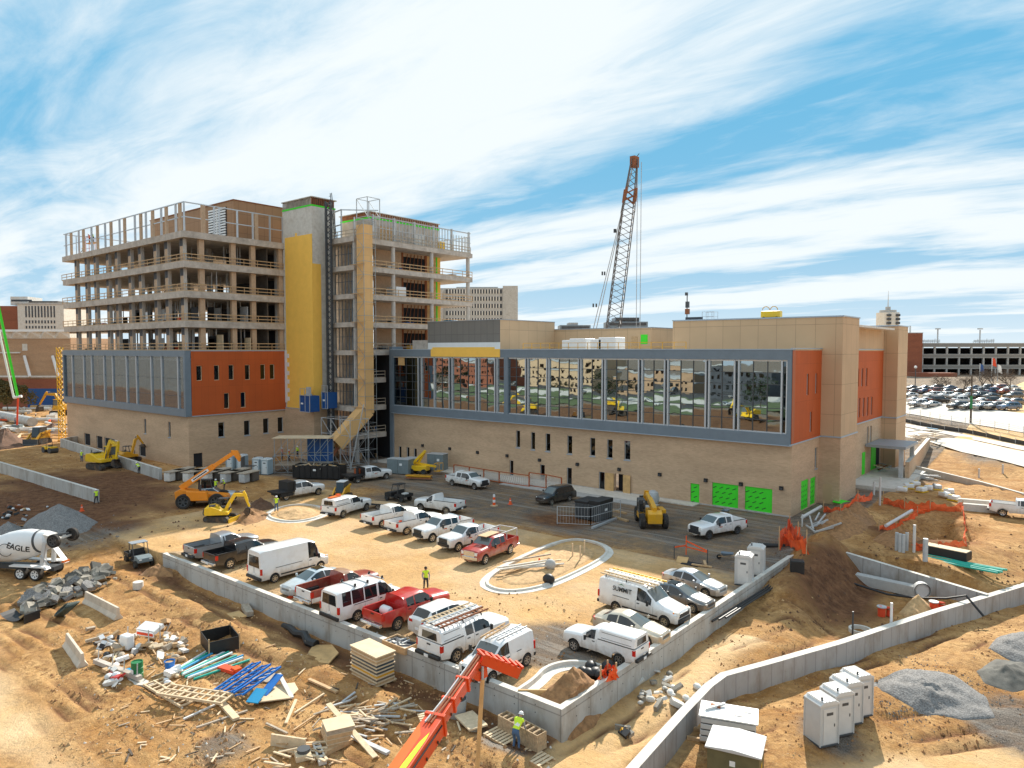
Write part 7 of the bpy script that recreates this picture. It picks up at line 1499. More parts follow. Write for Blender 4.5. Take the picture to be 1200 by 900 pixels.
# ================================================================ people
def person(label, loc, rz, pose='stand', vest='vest', hat='hard_hat', pants='jeans', top='shirt_grey', group=None, scale=1.0, carry=None):
    """one skin over a jointed skeleton; facing +x"""
    J = {};
    def set_(k, *p): J[k] = Vector(p)
    if pose == 'kneel':
        set_('pel',0,0,.45); set_('wst',.08,0,.62); set_('chs',.22,0,.88); set_('nck',.32,0,1.04); set_('hd',.42,0,1.16); set_('htp',.47,0,1.27)
        for s_, n in ((1,'l'),(-1,'r')): set_('hip'+n,0,s_*.10,.42); set_('kne'+n,.36,s_*.16,.42 if n == 'l' else .09); set_('ank'+n,.30 if n == 'l' else -.05,s_*.16,.09); set_('toe'+n,.48 if n == 'l' else -.12,s_*.18,.05); set_('sho'+n,.24,s_*.19,.95); set_('elb'+n,.45,s_*.22,.72); set_('wri'+n,.62,s_*.12,.52)
    else:
        ln = {'stand': 0, 'bend': .42, 'walk': .04, 'reach': .16}[pose]
        set_('pel',-ln*.25,0,.94); set_('wst',ln*.15,0,1.10-ln*.05); set_('chs',ln*.55,0,1.33-ln*.18); set_('nck',ln*.85,0,1.50-ln*.32); set_('hd',ln*1.05,0,1.60-ln*.36); set_('htp',ln*1.15+.01,0,1.72-ln*.38)
        for s_, n in ((1,'l'),(-1,'r')):
            st = (.16 if n == 'l' else -.14) if pose == 'walk' else 0; sp = .10 if pose != 'stand' else .11
            set_('hip'+n,-ln*.25,s_*.10,.90); set_('kne'+n,.05+st*.6,s_*(sp+.02),.49); set_('ank'+n,-.02+st*1.5,s_*(sp+.04),.09); set_('toe'+n,.17+st*1.5,s_*(sp+.06),.05)
            set_('sho'+n,ln*.68,s_*.19,1.42-ln*.25)
            if pose == 'stand': e, w_ = (.02,.27,1.14), (.17,.22,.93)
            elif pose == 'walk': e, w_ = (-.08*s_,.26,1.14), (.10-.12*s_,.24,.92)
            elif pose == 'reach': e, w_ = (.30,.25,1.16), (.52,.16,1.12)
            else: e, w_ = (.42,.24,.92), (.62,.16,.74)
            set_('elb'+n,e[0],s_*e[1],e[2]); set_('wri'+n,w_[0],s_*w_[1],w_[2])
    E = [('pel','wst'),('wst','chs'),('chs','nck'),('nck','hd'),('hd','htp')]; R_ = {'pel':(.145,.12),'wst':(.14,.11),'chs':(.165,.12),'nck':(.06,.06),'hd':(.088,.098),'htp':(.06,.07)}
    for n in 'lr':
        E += [('pel','hip'+n),('hip'+n,'kne'+n),('kne'+n,'ank'+n),('ank'+n,'toe'+n),('chs','sho'+n),('sho'+n,'elb'+n),('elb'+n,'wri'+n)]
        R_.update({'hip'+n:(.105,.105),'kne'+n:(.070,.070),'ank'+n:(.055,.055),'toe'+n:(.045,.035),'sho'+n:(.070,.070),'elb'+n:(.048,.048),'wri'+n:(.034,.034)})
        w_, e = J['wri'+n], J['elb'+n]; d = (w_-e).normalized(); sd_ = d.orthogonal().normalized(); s_ = 1 if n == 'l' else -1; sd_ = Vector((0,1,0)).cross(d).normalized(); J['plm'+n] = w_+d*.06; R_['plm'+n] = (.036,.018); E.append(('wri'+n,'plm'+n))
        for q in range(4): k1 = f'f{q}{n}a'; k2 = f'f{q}{n}b'; o = sd_*(q-1.5)*.021; J[k1] = J['plm'+n]+d*.045+o; J[k2] = J[k1]+d*(.045-.006*abs(q-1.2))+Vector((0,-s_*.02,0)); R_[k1] = R_[k2] = (.0095,.0095); E += [('plm'+n,k1),(k1,k2)]
        J['th'+n] = w_+d*.045+sd_*.05; R_['th'+n] = (.011,.011); E.append(('wri'+n,'th'+n))
    ks = list(J); me = bpy.data.meshes.new('person'); me.from_pydata([J[k] for k in ks], [(ks.index(a), ks.index(b_)) for a, b_ in E], []); o = bpy.data.objects.new('person', me); COL.objects.link(o)
    sk = o.modifiers.new('skin', 'SKIN');
    for i, k in enumerate(ks): me.skin_vertices[0].data[i].radius = R_[k]; me.skin_vertices[0].data[i].use_root = (k == 'pel')
    ss = o.modifiers.new('sub', 'SUBSURF'); ss.levels = ss.render_levels = 1
    dg = bpy.context.evaluated_depsgraph_get(); m2 = bpy.data.meshes.new_from_object(o.evaluated_get(dg)); bpy.data.objects.remove(o)
    mats_ = [top, pants, 'skin', 'boot']; m2.materials.clear(); [m2.materials.append(M[k]) for k in mats_]
    seg_ = [(J[a], J[b_], a, b_) for a, b_ in E]
    def near(p):
        best = None; bd = 9
        for a, b_, ka, kb_ in seg_:
            ab = b_-a; t = max(0, min(1, (p-a).dot(ab)/max(1e-9, ab.length_squared))); dd = (p-a-ab*t).length
            if dd < bd: bd = dd; best = (ka, kb_, t)
        return best
    torso = []
    for f in m2.polygons:
        ka, kb_, t = near(f.center); idx = 0
        if kb_[:3] in ('hip','kne','ank') or (ka == 'pel' and kb_ == 'wst' and t < .45): idx = 1
        if kb_[:3] == 'toe' or (kb_[:3] == 'ank' and t > .85): idx = 3
        if kb_ in ('hd','htp') or kb_[:3] == 'plm' or kb_[0] == 'f' or kb_[:2] == 'th': idx = 2
        f.material_index = idx; f.use_smooth = True
        if (ka, kb_) in (('wst','chs'),('chs','nck')) or (ka == 'pel' and kb_ == 'wst' and t > .4) or (ka == 'chs' and kb_[:3] == 'sho') or (kb_[:3]=='elb' and t < .1): torso.append(f)
    root = bpy.data.objects.new('person', m2); COL.objects.link(root); root.location = loc; root.rotation_euler = (0,0,rz); root.scale = (scale,)*3; tag(root, label, 'person', group)
    if vest:
        mb = MB(vest)
        vs = {}
        for f in torso:
            for i in f.vertices: vs.setdefault(i, len(vs))
        co_ = [None]*len(vs)
        for i, j in vs.items(): v_ = m2.vertices[i]; co_[j] = tuple(v_.co+v_.normal*.018)
        zt = sorted(c[2] for c in co_); zm = zt[len(zt)//2]
        mb.v = co_;
        for f in torso:
            mb.f.append(tuple(vs[i] for i in f.vertices)); z = f.center.z; mb.k.append('reflective' if abs(z-(zm-.08)) < .028 else vest); mb.sm.append(True)
        mb.build('safety_vest', root, fix=False)
    h_, ht_ = J['hd'], J['htp']; d = (ht_-h_).normalized(); Rm = Matrix.Translation(h_+d*.045) @ Vector((0,0,1)).rotation_difference(d).to_matrix().to_4x4()
    mb = MB(hat or 'hair'); mb.lathe([(.135 if hat else .10,0),(.118 if hat else .105,.015),(.112,.06),(.085,.11),(.04,.135),(.001,.14)], n=14, m=hat or 'hair')
    if hat: mb.box(.08,.175,-.07,.07,-.002,.014,hat)
    mb.xf(Rm).build('hard_hat' if hat else 'hair', root)
    Rf = Matrix.Translation(h_) @ Vector((0,0,1)).rotation_difference(d).to_matrix().to_4x4()
    fb_ = MB('skin'); fb_.add([(.090,-.014,-.012),(.090,.014,-.012),(.118,0,-.02),(.092,0,.032)], [(0,1,2),(0,2,3),(1,3,2)], 'skin'); fb_.sphere((-.005,.092,0),.02,'skin',6,4); fb_.sphere((-.005,-.092,0),.02,'skin',6,4)
    for y in (-.033,.033): fb_.sphere((.086,y,.025),.011,'trim_black',6,4)
    fb_.box(.086,.094,-.025,.025,-.05,-.043,'rust'); fb_.xf(Rf).build('face', root)
    return root
def gp(px, py, z=None):
    if z is not None: return at(px, py, z)
    return G(px, py, 0)
PL = [ # (px, py, z, heading, pose, vest, hat, label)
 ((605,878),None,100,'bend','vest','hard_hat','jeans','person in yellow vest and white hard hat bending over the block pallet'),
 ((324,600),0.1,150,'stand','vest','hard_hat','jeans','person in yellow shirt standing on the small kerb island'),
 ((113,591),None,180,'walk','vest','hard_hat','shirt_dark','person in yellow vest walking past the end of the low grey wall'),
 ((96,541),None,-60,'stand','vest','hard_hat','jeans','person in dark clothes and lime vest left of the large excavator'),
 ((163,555),None,200,'bend','vest','hard_hat','shirt_dark','person in lime shirt bending at the pale site wall'),
 ((89,511),None,200,'stand','vest','hard_hat','shirt_dark','person behind the far end of the pale site wall'),
 ((253,578),0,120,'stand','vest','hard_hat','shirt_dark','person in lime vest left of two by the telehandler'),
 ((263,576),0,-120,'reach','vest','hard_hat','shirt_dark','person in lime vest right of two by the telehandler'),
 ((499,692),0,-30,'stand','vest',None,'shirt_dark','person in lime jacket and dark cap behind the bright red pickup'),
 ((18,497),None,40,'stand','vest_orange','hard_hat','jeans','person in orange vest in the far left construction area'),
 ((27,494),None,190,'stand','vest','hard_hat','shirt_dark','person in lime vest beside the orange vest worker at far left'),
 ((42,493),None,90,'stand','shirt_dark','hard_hat','shirt_dark','person in dark clothes right of the two far left workers')]
for (px, zz, hd, pose, ve, ha, pa, lb_) in PL:
    p = gp(*px, zz); person(lb_, (p.x, p.y, p.z-.01), radians(hd), pose, ve, ha, pa, 'shirt_grey' if ve != 'shirt_dark' else 'shirt_dark')
SD = 1.3
for px, py, ve, hd, lb_ in ((330.5,538.5,'vest_orange',60,'person in bright orange jacket on the scaffold platform'),(339,541,'vest_orange',200,'person in orange vest with white hard hat next to the orange jacket'),(348.5,536,'vest',90,'person in lime jacket at the right of the scaffold platform')):
    p = at(px, py, SD); person(lb_, (p.x, p.y, SD), radians(hd), 'stand', ve, 'hard_hat', 'shirt_dark', 'vest_orange' if px < 335 else 'vest')
for x, y, ve, lb_, dz in ((-141.5,51.9,'vest_orange','person in red orange vest high on the parapet frame, left one',1.9),(-139.9,51.9,'vest','person in lime vest high on the parapet frame, right one',1.9),(-144.5,52.1,'vest','person in lime vest crouched low behind the roof parapet frame',0)):
    person(lb_, (x, y, ZR+dz), radians(-90), 'kneel' if dz == 0 else 'reach', ve, 'hard_hat', 'shirt_dark')
    if dz: pass
mb = MB('orange_paint'); mb.box(-1.6,1.6,-.5,.5,.0,.12,'wood'); [mb.beam((x,-.5,-1.9),(x,-.5,1.1),.07,m='orange_paint') for x in (-1.5,0,1.5)]; [mb.beam((x,.5,-1.9),(x,.5,1.1),.07,m='orange_paint') for x in (-1.5,0,1.5)]; mb.beam((-1.5,-.5,1.0),(1.5,-.5,1.0),.05,m='orange_paint'); mb.beam((-1.5,-.5,-.9),(1.5,-.5,-.9),.05,m='rust'); o = single(mb, 'work_platform', 'orange work platform behind the roof parapet frame under two workers', 'work platform', (-140.7, 52.0, ZR+1.78))
mat('jersey', (.58,.50,.40), .9, var=.15, vscale=2, bump=.2)
# ================================================================ site equipment and loose things
def S(name, label, cat, px, py, rz, mb, z=None, group=None, dz=0.0, **kw):
    p = G(px, py, 0) if z is None else at(px, py, z); return single(mb, name, label, cat, (p.x, p.y, p.z+dz), rz, group, **kw)
def gp_(px, py): return G(px, py, 0)
def toilet(name, label, p, rz, m, rm, group, door=True):
    t = thing(name, label, 'portable toilet', p, rz, group); mb = MB(m); mb.box(-.56,.56,-.56,.56,.06,2.1,m); mb.box(-.6,.6,-.6,.6,0,.1,'frame_dark');
    for x in (-.57,.57):
        for y in (-.57,.57): mb.cb((x,y,1.08),(.07,.07,2.05),m)
    mb.build('cabin', t, bevel=.02)
    mb = MB(rm); mb.prism([(-.62,2.1),(-.62,2.17),(-.35,2.32),(.35,2.32),(.62,2.17),(.62,2.1)], -.6, .6, rm);
    for i in range(5): mb.box(-.45+i*.2,-.40+i*.2,-.58,.58,2.30,2.345,rm)
    mb.build('roof', t, bevel=.02); mb = MB('frame_dark'); mb.cyl((-.3,-.35,2.2),.05,.3,8); mb.build('vent_pipe', t)
    if door: mb = MB(rm); mb.box(-.38,.38,-.585,-.563,.15,1.95,rm if m != 'poly_side' else 'poly_grey'); o = mb.build('door', t); mb = MB('frame_dark'); mb.box(.26,.32,-.6,-.586,1.0,1.15); mb.box(-.2,.2,-.59,-.586,1.6,1.75); mb.build('handle', o)
    return t
for i, (px, py) in enumerate(((955,869),(973,857),(984,845),(996,836))):
    p = gp_(px+7, py-1); toilet('portable_toilet', f'white portable toilet in the lower right row of four, {["nearest the viewer","second from the viewer","third from the viewer","farthest from the viewer"][i]}', p, radians(58), 'poly_side', 'poly_grey', 'row of four white portable toilets')
for px, py, l in ((872,687,'white portable toilet at the lot wall, the near one of two'), (886,676,'white portable toilet at the lot wall, the far one of two')): p = at(px, py-3); toilet('portable_toilet', l, p, radians(12), 'poly_side', 'poly_grey', 'white portable toilets at the lot wall')
for px, py, l in ((272,554,'grey blue portable toilet, leftmost of the four by the scaffold'),(284,554,'grey blue portable toilet, second of the four by the scaffold'),(303,558,'grey blue portable toilet, third of the four by the scaffold'),(313,559,'grey blue portable toilet, rightmost of the four by the scaffold')): p = at(px, py-3); toilet('portable_toilet', l, p, radians(22), 'toilet_grey', 'toilet_roof', 'grey blue portable toilets by the scaffold')
p = at(366, 562); t = thing('dumpster', 'long black roll-off dumpster full of scrap under the plywood chute', 'dumpster', (p.x, p.y+1.2, 0), radians(30)); mb = MB('black_plastic')
for y in (-1.15, 1.07): mb.box(-3.4,3.4,y,y+.08,.25,1.9);
for x in (-3.4, 3.32): mb.box(x,x+.08,-1.07,1.07,.25,1.9)
mb.box(-3.4,3.4,-1.15,1.15,.2,.25); [mb.box(-3.3+i*.8,-3.2+i*.8,-1.22,-1.15,.25,1.85) for i in range(9)]; mb.build('bin', t); mb = MB('wood_grey'); r = random.Random(5)
for i in range(30): mb.cb((r.uniform(-3,3),r.uniform(-.9,.9),1.6+r.uniform(-.1,.35)),(r.uniform(.5,1.6),.12,.06),r.choice(['wood_grey','wood','rubble','ply']),r.random()*6,r.uniform(-.4,.4),r.uniform(-.3,.3))
mb.box(-3.2,3.2,-1,1,1.4,1.55,'rubble_dark'); mb.build('scrap_load', t); mb = MB('white'); mb.box(-.4,0,-1.235,-1.225,1.2,1.45); mb.build('sign', t)
p = at(686, 612); t = thing('waste_container', 'dark ribbed waste container by the dusty yellow telehandler', 'container', (p.x-.3, p.y+2.0, 0), radians(2)); mb = MB('black_plastic'); mb.box(-1.5,1.5,-1.3,1.3,.1,1.7,'frame_dark'); [mb.box(-1.45+i*.4,-1.3+i*.4,-1.36,-1.3,.1,1.6,'frame_dark') for i in range(8)]; mb.build('box', t, bevel=.03); mb = MB('black_plastic'); mb.box(-1.55,.1,-1.35,1.35,1.7,1.95); mb.box(.15,1.55,-1.35,1.35,1.7,2.15); mb.build('lid', t, bevel=.05); mb = MB('white'); mb.box(1.503,1.515,-.3,.2,1.0,1.25); mb.build('sign', t)
def scaffold(mb, x0, x1, y0, y1, z0, z1, nx, nz, t=.07, brace=True):
    for i in range(nx+1):
        x = x0+(x1-x0)*i/nx
        for y in (y0, y1): mb.beam((x,y,z0),(x,y,z1),t)
        for k in range(nz+1): z = z0+.2+(z1-z0-.2)*k/nz; mb.beam((x,y0,z),(x,y1,z),t*.8)
    for k in range(nz+1):
        z = z0+.2+(z1-z0-.2)*k/nz
        for y in (y0, y1): mb.beam((x0,y,z),(x1,y,z),t*.8)
    if brace:
        for i in range(nx):
            xa = x0+(x1-x0)*i/nx; xb = x0+(x1-x0)*(i+1)/nx
            for k in range(nz):
                za = z0+.2+(z1-z0-.2)*k/nz; zb = z0+.2+(z1-z0-.2)*(k+1)/nz
                for y in (y0, y1): mb.beam((xa,y,za if k % 2 else zb),(xb,y,zb if k % 2 else za),t*.7)
p = at(348, 560); sx0, sy0 = -94.5, 56.5; q0 = at(316, 556); q1 = at(379, 556); ln = (q1-q0).length; ang = atan2(q1.y-q0.y, q1.x-q0.x)
t = thing('scaffold', 'scaffold with a plywood roof deck and three workers before the shaft', 'scaffold', (q0.x, q0.y+.8, 0), ang); mb = MB('scaf'); scaffold(mb, 0, ln, 0, 3.0, 0, 5.0, 4, 2); mb.build('tube_frame', t, fix=False); mb = MB('ply_pale'); mb.box(-.3,ln+.2,-.2,3.2,5.0,5.08,'ply_pale'); mb.build('roof_deck', t); mb = MB('wood_grey'); mb.box(0,ln,-.1,3.1,1.18,1.28); mb.build('walk_deck', t); mb = MB('blue_box'); mb.add([(ln*.5,3.08,.2),(ln,3.08,.2),(ln,3.08,4.6),(ln*.5,3.08,4.6)],[(0,1,2,3)],'blue_box'); mb.build('blue_tarp', t)
mb = MB('scaf')
for i in range(5): mb.beam((-2.6,.3+.15*i,0),(-.1,.3+.15*i,2.6),.06)
for i in range(8): mb.box(-2.4+i*.3,-2.1+i*.3,.3,1.1,.1+i*.31,.15+i*.31)
mb.build('stair', t)
for px, py, lb_ in ((350,541,0),): pass
CX, CY = -87.0, 70.3; t = thing('debris_chute', 'tall tan plywood debris chute bending out over the dumpster', 'debris chute', (CX, CY, 0)); mb = MB('chute_ply'); mb.box(-.85,.85,-.85,.85,7.8,36.4,'chute_ply'); mb.build('vertical_shaft', t)
a = Vector((0,0,8.3)); e = at(393, 521, 3.4)-Vector((CX,CY,0)); d = (e-a); mb = MB('chute_ply'); u_ = d.normalized(); s_ = u_.cross(Vector((0,0,1))).normalized(); v_ = s_.cross(u_).normalized(); R9 = 1.0
for n_, ww in ((s_,v_),(-s_,v_),(v_,s_),(-v_,s_)):
    if n_ == v_ and False: continue
    mb.add([a+n_*R9+ww*R9, a+n_*R9-ww*R9, e+n_*R9-ww*R9, e+n_*R9+ww*R9], [(0,1,2,3)], 'chute_ply'); mb.add([a+n_*(R9-.06)+ww*R9, a+n_*(R9-.06)-ww*R9, e+n_*(R9-.06)-ww*R9, e+n_*(R9-.06)+ww*R9], [(0,1,2,3)], 'chute_ply')
mb.build('sloped_mouth', t, fix=False); mb = MB('rust'); mb.beam(e-v_*.6, e+u_*2.4-v_*1.0, .9, .06, 'rust'); mb.build('mouth_flap', t)
t = thing('scaffold', 'slender scaffold tower wrapped around the tall plywood chute', 'scaffold', (CX, CY, 0)); mb = MB('scaf'); scaffold(mb, -1.15, 1.15, -1.1, 1.1, 0, 37, 1, 18, .06); mb.build('tube_frame', t, fix=False); mb = MB('wood')
for z in (8.7,13,17.4,21.7,26,30.4): mb.box(-1.9,1.5,-1.3,-1.1,z,z+.08,'wood')
mb.build('plank', t)
t = thing('scaffold', 'wide galvanised scaffold standing under the bend of the plywood chute', 'scaffold', (CX-3.5, CY-3.6, 0)); mb = MB('galv_matte'); scaffold(mb, -1, 6.0, -1.4, 2.0, 0, 7.2, 3, 3, .08); mb.beam((6,-1.4,0),(6.8,.5,9.5),.1); mb.build('tube_frame', t, fix=False)
t = thing('scaffold', 'round guard frame of scaffold tubes on top of the right open frame', 'scaffold', (-88.4, 72.2, ZT+3.3)); mb = MB('galv_matte'); scaffold(mb, -1.3, 1.3, -1.2, 1.2, -.4, 2.7, 1, 1, .1); mb.build('tube_frame', t, fix=False)
a = ay(386, 256, 70)[0]; mb = MB('frame_dark');
for dx in (0,.35): mb.beam((dx,0,0),(dx-1.6,.3,7.6),.09)
for i in range(14): mb.beam((-1.6*i/14,0,7.6*i/14),(.35-1.6*i/14,0,7.6*i/14),.06)
single(mb, 'ladder', 'leaning ladder poking above the roof by the hoist mast', 'ladder', (a+1.2, 70.2, ZT))
for px, py, w_, h_, l in ((463,560,3.4,2.1,'grey steel cabinet left of the folded boom lift'),(477,557,1.8,1.9,'narrow grey electrical cabinet right of the larger one'),(507,556,2.6,2.4,'dark grey cabinet at the brick wall right of the boom lift')):
    p = at(px, py-4); t = thing('electrical_cabinet', l, 'cabinet', (p.x, p.y+1, 0), radians(18)); mb = MB('eq_grey'); mb.box(-w_/2,w_/2,-.8,.8,.1,h_,'eq_grey'); mb.box(-w_/2-.05,w_/2+.05,-.85,.85,h_,h_+.07,'galv_matte'); mb.build('housing', t, bevel=.02); mb = MB('frame_dark'); mb.box(-.02,.02,-.815,-.803,.2,h_-.1); mb.build('door_seam', t); mb = MB('white'); mb.box(.3,.7,-.82,-.803,h_*.6,h_*.75); mb.build('sign', t)
t = S('pallet_pipe_stack', 'yellow and brown rack of pipe between the grey cabinets', 'pipe rack', 490, 563, radians(25), (lambda mb: ([mb.beam((-1.8,y*.3,.3+z*.3),(1.8,y*.3,.3+z*.3),.16,m='cat_yellow' if (y+z) % 2 else 'rust') for y in range(3) for z in range(2)], mb)[1])(MB('cat_yellow')), 0)
def barrier(label, pts, hgt):
    t = thing('barrier_fence', label, 'fence'); mb = MB('orange_panel'); nm = MB('white_dirty')
    for a, b_ in zip(pts[:-1], pts[1:]):
        mb.beam(a, a+Vector((0,0,hgt)), .12); mb.beam(b_, b_+Vector((0,0,hgt)), .12); mb.beam(a+Vector((0,0,hgt)), b_+Vector((0,0,hgt)), .1); mb.beam(a+Vector((0,0,.12)), b_+Vector((0,0,.12)), .1)
        n = 14
        for i in range(n): q = a.lerp(b_, i/n); nm.beam(q+Vector((0,0,.2)), q.lerp(b_, .12)+Vector((0,0,hgt-.05)), .02); nm.beam(q+Vector((0,0,hgt-.05)), q.lerp(b_, .12)+Vector((0,0,.2)), .02)
        nm.add([a+Vector((0,.03,.2)), b_+Vector((0,.03,.2)), b_+Vector((0,.03,hgt*.86)), a+Vector((0,.03,hgt*.8))], [(0,1,2,3)], 'net_pale')
    mb.build('rail_frame', t); nm.build('netting', t, fix=False)
m_ = mat('net_pale', (.62,.54,.48), .8); m_.node_tree.nodes['Principled BSDF'].inputs['Alpha'].default_value = .45
m_ = mat('net_orange', (.85,.11,.015), .8, var=.15); nt = m_.node_tree; m_.node_tree.nodes['Principled BSDF'].inputs['Alpha'].default_value = .82
barrier('red railed barrier fence with pale netting, left run before the brick wall', [at(*p) for p in ((532,557),(550,560),(567,563),(585,566),(620,571))], 1.5)
barrier('red railed barrier fence with pale netting, right run by two doors', [at(*p) for p in ((620,570),(640,573),(658,577))], 1.8)
def wire_fence(label, pts, hgt=1.8):
    t = thing('mesh_fence', label, 'fence'); mb = MB('galv_matte'); mb.k = []
    for a, b_ in zip(pts[:-1], pts[1:]):
        mb.beam(a, a+Vector((0,0,hgt)), .06); mb.beam(b_, b_+Vector((0,0,hgt)), .06)
        for z in (.1, hgt/2, hgt): mb.beam(a+Vector((0,0,z)), b_+Vector((0,0,z)), .04)
        n = int((b_-a).length/.3)
        for i in range(1, n): q = a.lerp(b_, i/n); mb.beam(q+Vector((0,0,.1)), q+Vector((0,0,hgt)), .012)
    mb.build('mesh_panel', t, fix=False)
wire_fence('thin grey mesh fence before the dark waste container', [at(*p) for p in ((653,614),(692,616),(727,606))])
def barrel(px, py, l): p = gp_(px, py); t = thing('traffic_barrel', l, 'traffic barrel', p); mb = MB('cone'); [mb.cyl((0,0,.12+i*.3),.17-.015*i,.3,12,'cone' if i % 2 == 0 else 'white') for i in range(4)]; mb.build('post', t); mb = MB('trim_black'); mb.cb((0,0,.06),(.6,.6,.12),'wood_light'); mb.build('base', t)
barrel(579, 593, 'tall orange and white striped channelizer in the shaded apron')
def cone(px, py, l, z=None): p = gp_(px, py) if z is None else at(px, py, z); t = thing('traffic_cone', l, 'traffic cone', p); mb = MB('cone'); mb.lathe([(.19,.04),(.05,.72),(.001,.73)], n=14, m='cone'); mb.cb((0,0,.02),(.45,.45,.04),'cone'); mb.build('body', t); mb = MB('white'); mb.lathe([(.135,.30),(.10,.48)], n=14, m='white'); mb.build('band', t)
cone(96, 599, 'orange traffic cone on brown soil near the end of the low grey wall'); cone(598, 591, 'small orange cone right of the striped channelizer'); cone(632, 664, 'orange cone standing inside the oval kerb island'); cone(341, 700, 'small orange cone by the nose of the silver sedan at the wall')
p = at(598, 679); r = random.Random(6)
for i in range(7):
    mb = MB('wood_grey'); mb.beam((-2.2,0,.0),(2.2,0,.05),.14,.1,r.choice(['wood_light','wood_grey','conc_light'])); q = at(622+r.uniform(-12,12), 668+r.uniform(-6,6)); single(mb, 'timber_plank', ['pale','grey','long pale','long grey','thin pale','thin grey','bent grey'][i]+' board lying in the oval kerb island', 'plank', (q.x, q.y, .32+.05*i), radians(58+r.uniform(-15,15)))
p = at(643, 684); mb = MB('black_plastic'); mb.sphere((0,0,.35),.5,'black_plastic',12,8,(1,.8,.8)); single(mb, 'trash_bag', 'black round bundle on the near edge of the oval kerb', 'bag', p)
for px, py in ((671,652),(680,655),(685,648)): mb = MB('wood_light'); mb.beam((0,0,0),(0,0,1.1),.09); S('wooden_stake', 'wooden stake upright at the right end of the oval kerb island', 'stake', px, py, 0, mb, .2, group='stakes at the kerb island end')
mb = MB('galv_matte'); mb.sphere((0,0,.3),.45,'conc',10,6); S('concrete_lump', 'grey rounded concrete lump in the oval island', 'rubble', 645, 666, 0, mb, .2)
for i, (a, b_, l) in enumerate((((702,596),(734,603),'upper timber beam on the ground right of the waste container'),((706,603),(736,612),'middle timber beam on the ground right of the waste container'),((694,620),(722,609),'silver channel on the ground before the mesh fence'))):
    A = at(*a); B_ = at(*b_); mb = MB('wood'); mb.beam((0,0,.12), tuple(B_-A+Vector((0,0,.12))), .25, .2, 'wood' if i < 2 else 'galv'); single(mb, 'timber_beam' if i < 2 else 'metal_channel', l, 'beam', A)
p = at(765, 590); mb = MB('galv_matte'); mb.lathe([(.01,0),(.6,.05),(.75,.6),(.6,1.3),(.3,1.5),(.01,1.55)], n=14, m='galv_matte'); single(mb, 'wrapped_spool', 'silver wrapped bundle against the brick wall by the doors', 'bundle', (p.x, p.y, 0))
mb = MB('conc_light'); mb.box(-4,1.5,-2.2,1.2,0,.12,'conc_light'); S('pavement_slab', 'pale new concrete slab before the wall near the green panels', 'concrete slab', 808, 588, radians(0), mb, 0, dz=.01)
qs = [at(*p) for p in ((790,655),(804,650),(829,660))]; t = thing('hole_barricade', 'three stakes strung with orange tape round an open hole in the shade', 'barricade'); mb = MB('frame_dark'); [mb.beam(q, q+Vector((0,0,1.15+.5*(i == 1))), .06, m='frame_dark' if i != 1 else 'cone') for i, q in enumerate(qs)]; mb.build('stake_row', t); mb = MB('cone'); mb.beam(qs[0]+Vector((0,0,1)), qs[1]+Vector((0,0,.8)), .02, .12, 'cone'); mb.beam(qs[1]+Vector((0,0,1.2)), qs[2]+Vector((0,0,1)), .02, .12, 'cone'); mb.beam(qs[1]+Vector((0,0,.7)), qs[2]+Vector((0,0,.9)), .02, .1, 'cone'); mb.build('tape', t)
mb = MB('dark'); mb.box(-.7,.7,-.5,.5,.0,.05,'dark'); mb.cb((-.9,.2,.1),(.9,1.1,.08),'ply',.3,.2); mb.cb((1.0,-.2,.12),(1.6,.2,.1),'wood',.2); mb.cb((1.0,.4,.2),(.2,1.2,.1),'wood',.5); S('plywood_cover', 'broken plywood cover pieces beside the taped hole', 'plywood', 810, 661, 0, mb, 0)  # flat black slab painted in for the dark inside of the hole
def wheelbarrow(px, py, rz, l): p = at(px, py); t = thing('wheelbarrow', l, 'wheelbarrow', p, rz); mb = MB('blue_box'); mb.add([(-.5,-.3,.6),(.5,-.35,.6),(.5,.35,.6),(-.5,.3,.6),(-.25,-.15,.3),(.3,-.15,.3),(.3,.15,.3),(-.25,.15,.3)], [(4,5,6,7),(0,1,5,4),(1,2,6,5),(2,3,7,6),(3,0,4,7)], 'steel_grey'); mb.build('tray', t); mb = MB('wood'); [mb.beam((.7,s*.1,.25),(-1.0,s*.32,.55),.05,m='wood') for s in (-1,1)]; mb.build('handle', t); add_wheel(t,.65,0,.2,.12,'black')
wheelbarrow(852, 656, radians(200), 'overturned blue wheelbarrow with wooden handles near the lot wall'); wheelbarrow(850, 604, radians(90), 'blue wheelbarrow below the first green panel');
mb = MB('trim_black'); mb.tube([(0,0,.2),(2.2,.6,.25)], .2, 10, 'trim_black'); S('black_pipe', 'short fat black pipe near the orange netting', 'pipe', 888, 641, radians(5), mb, 0)
def netting(label, pts, hgt, sag=.3):
    t = thing('safety_netting', label, 'safety netting'); mb = MB('net_orange'); pm = MB('wood'); r = random.Random(len(pts)); n = 9
    for a, b_ in zip(pts[:-1], pts[1:]):
        h = [(hgt*r.uniform(.55,1)) for _ in range(n+1)]; vs = []
        for i in range(n+1):
            q = a.lerp(b_, i/n); w_ = Vector((r.uniform(-.25,.25), r.uniform(-.25,.25), 0)); s_ = 1-sag*sin(pi*i/n); vs += [q+w_, q+Vector((0,0,hgt*.5*s_))-w_*.6, q+Vector((0,0,h[i]*s_))+w_*.3]
        mb.add(vs, [(i*3+j, i*3+3+j, i*3+4+j, i*3+1+j) for i in range(n) for j in range(2)], 'net_orange'); pm.beam(a, a+Vector((0,0,hgt*1.1)), .07)
    mb.build('mesh_web', t, fix=False); pm.build('post_row', t, fix=False)
netting('orange safety netting heaped at the far end of the lot wall', [gp_(*p) for p in ((913,645),(925,628),(935,640),(945,650),(918,640))], 1.9, .2)
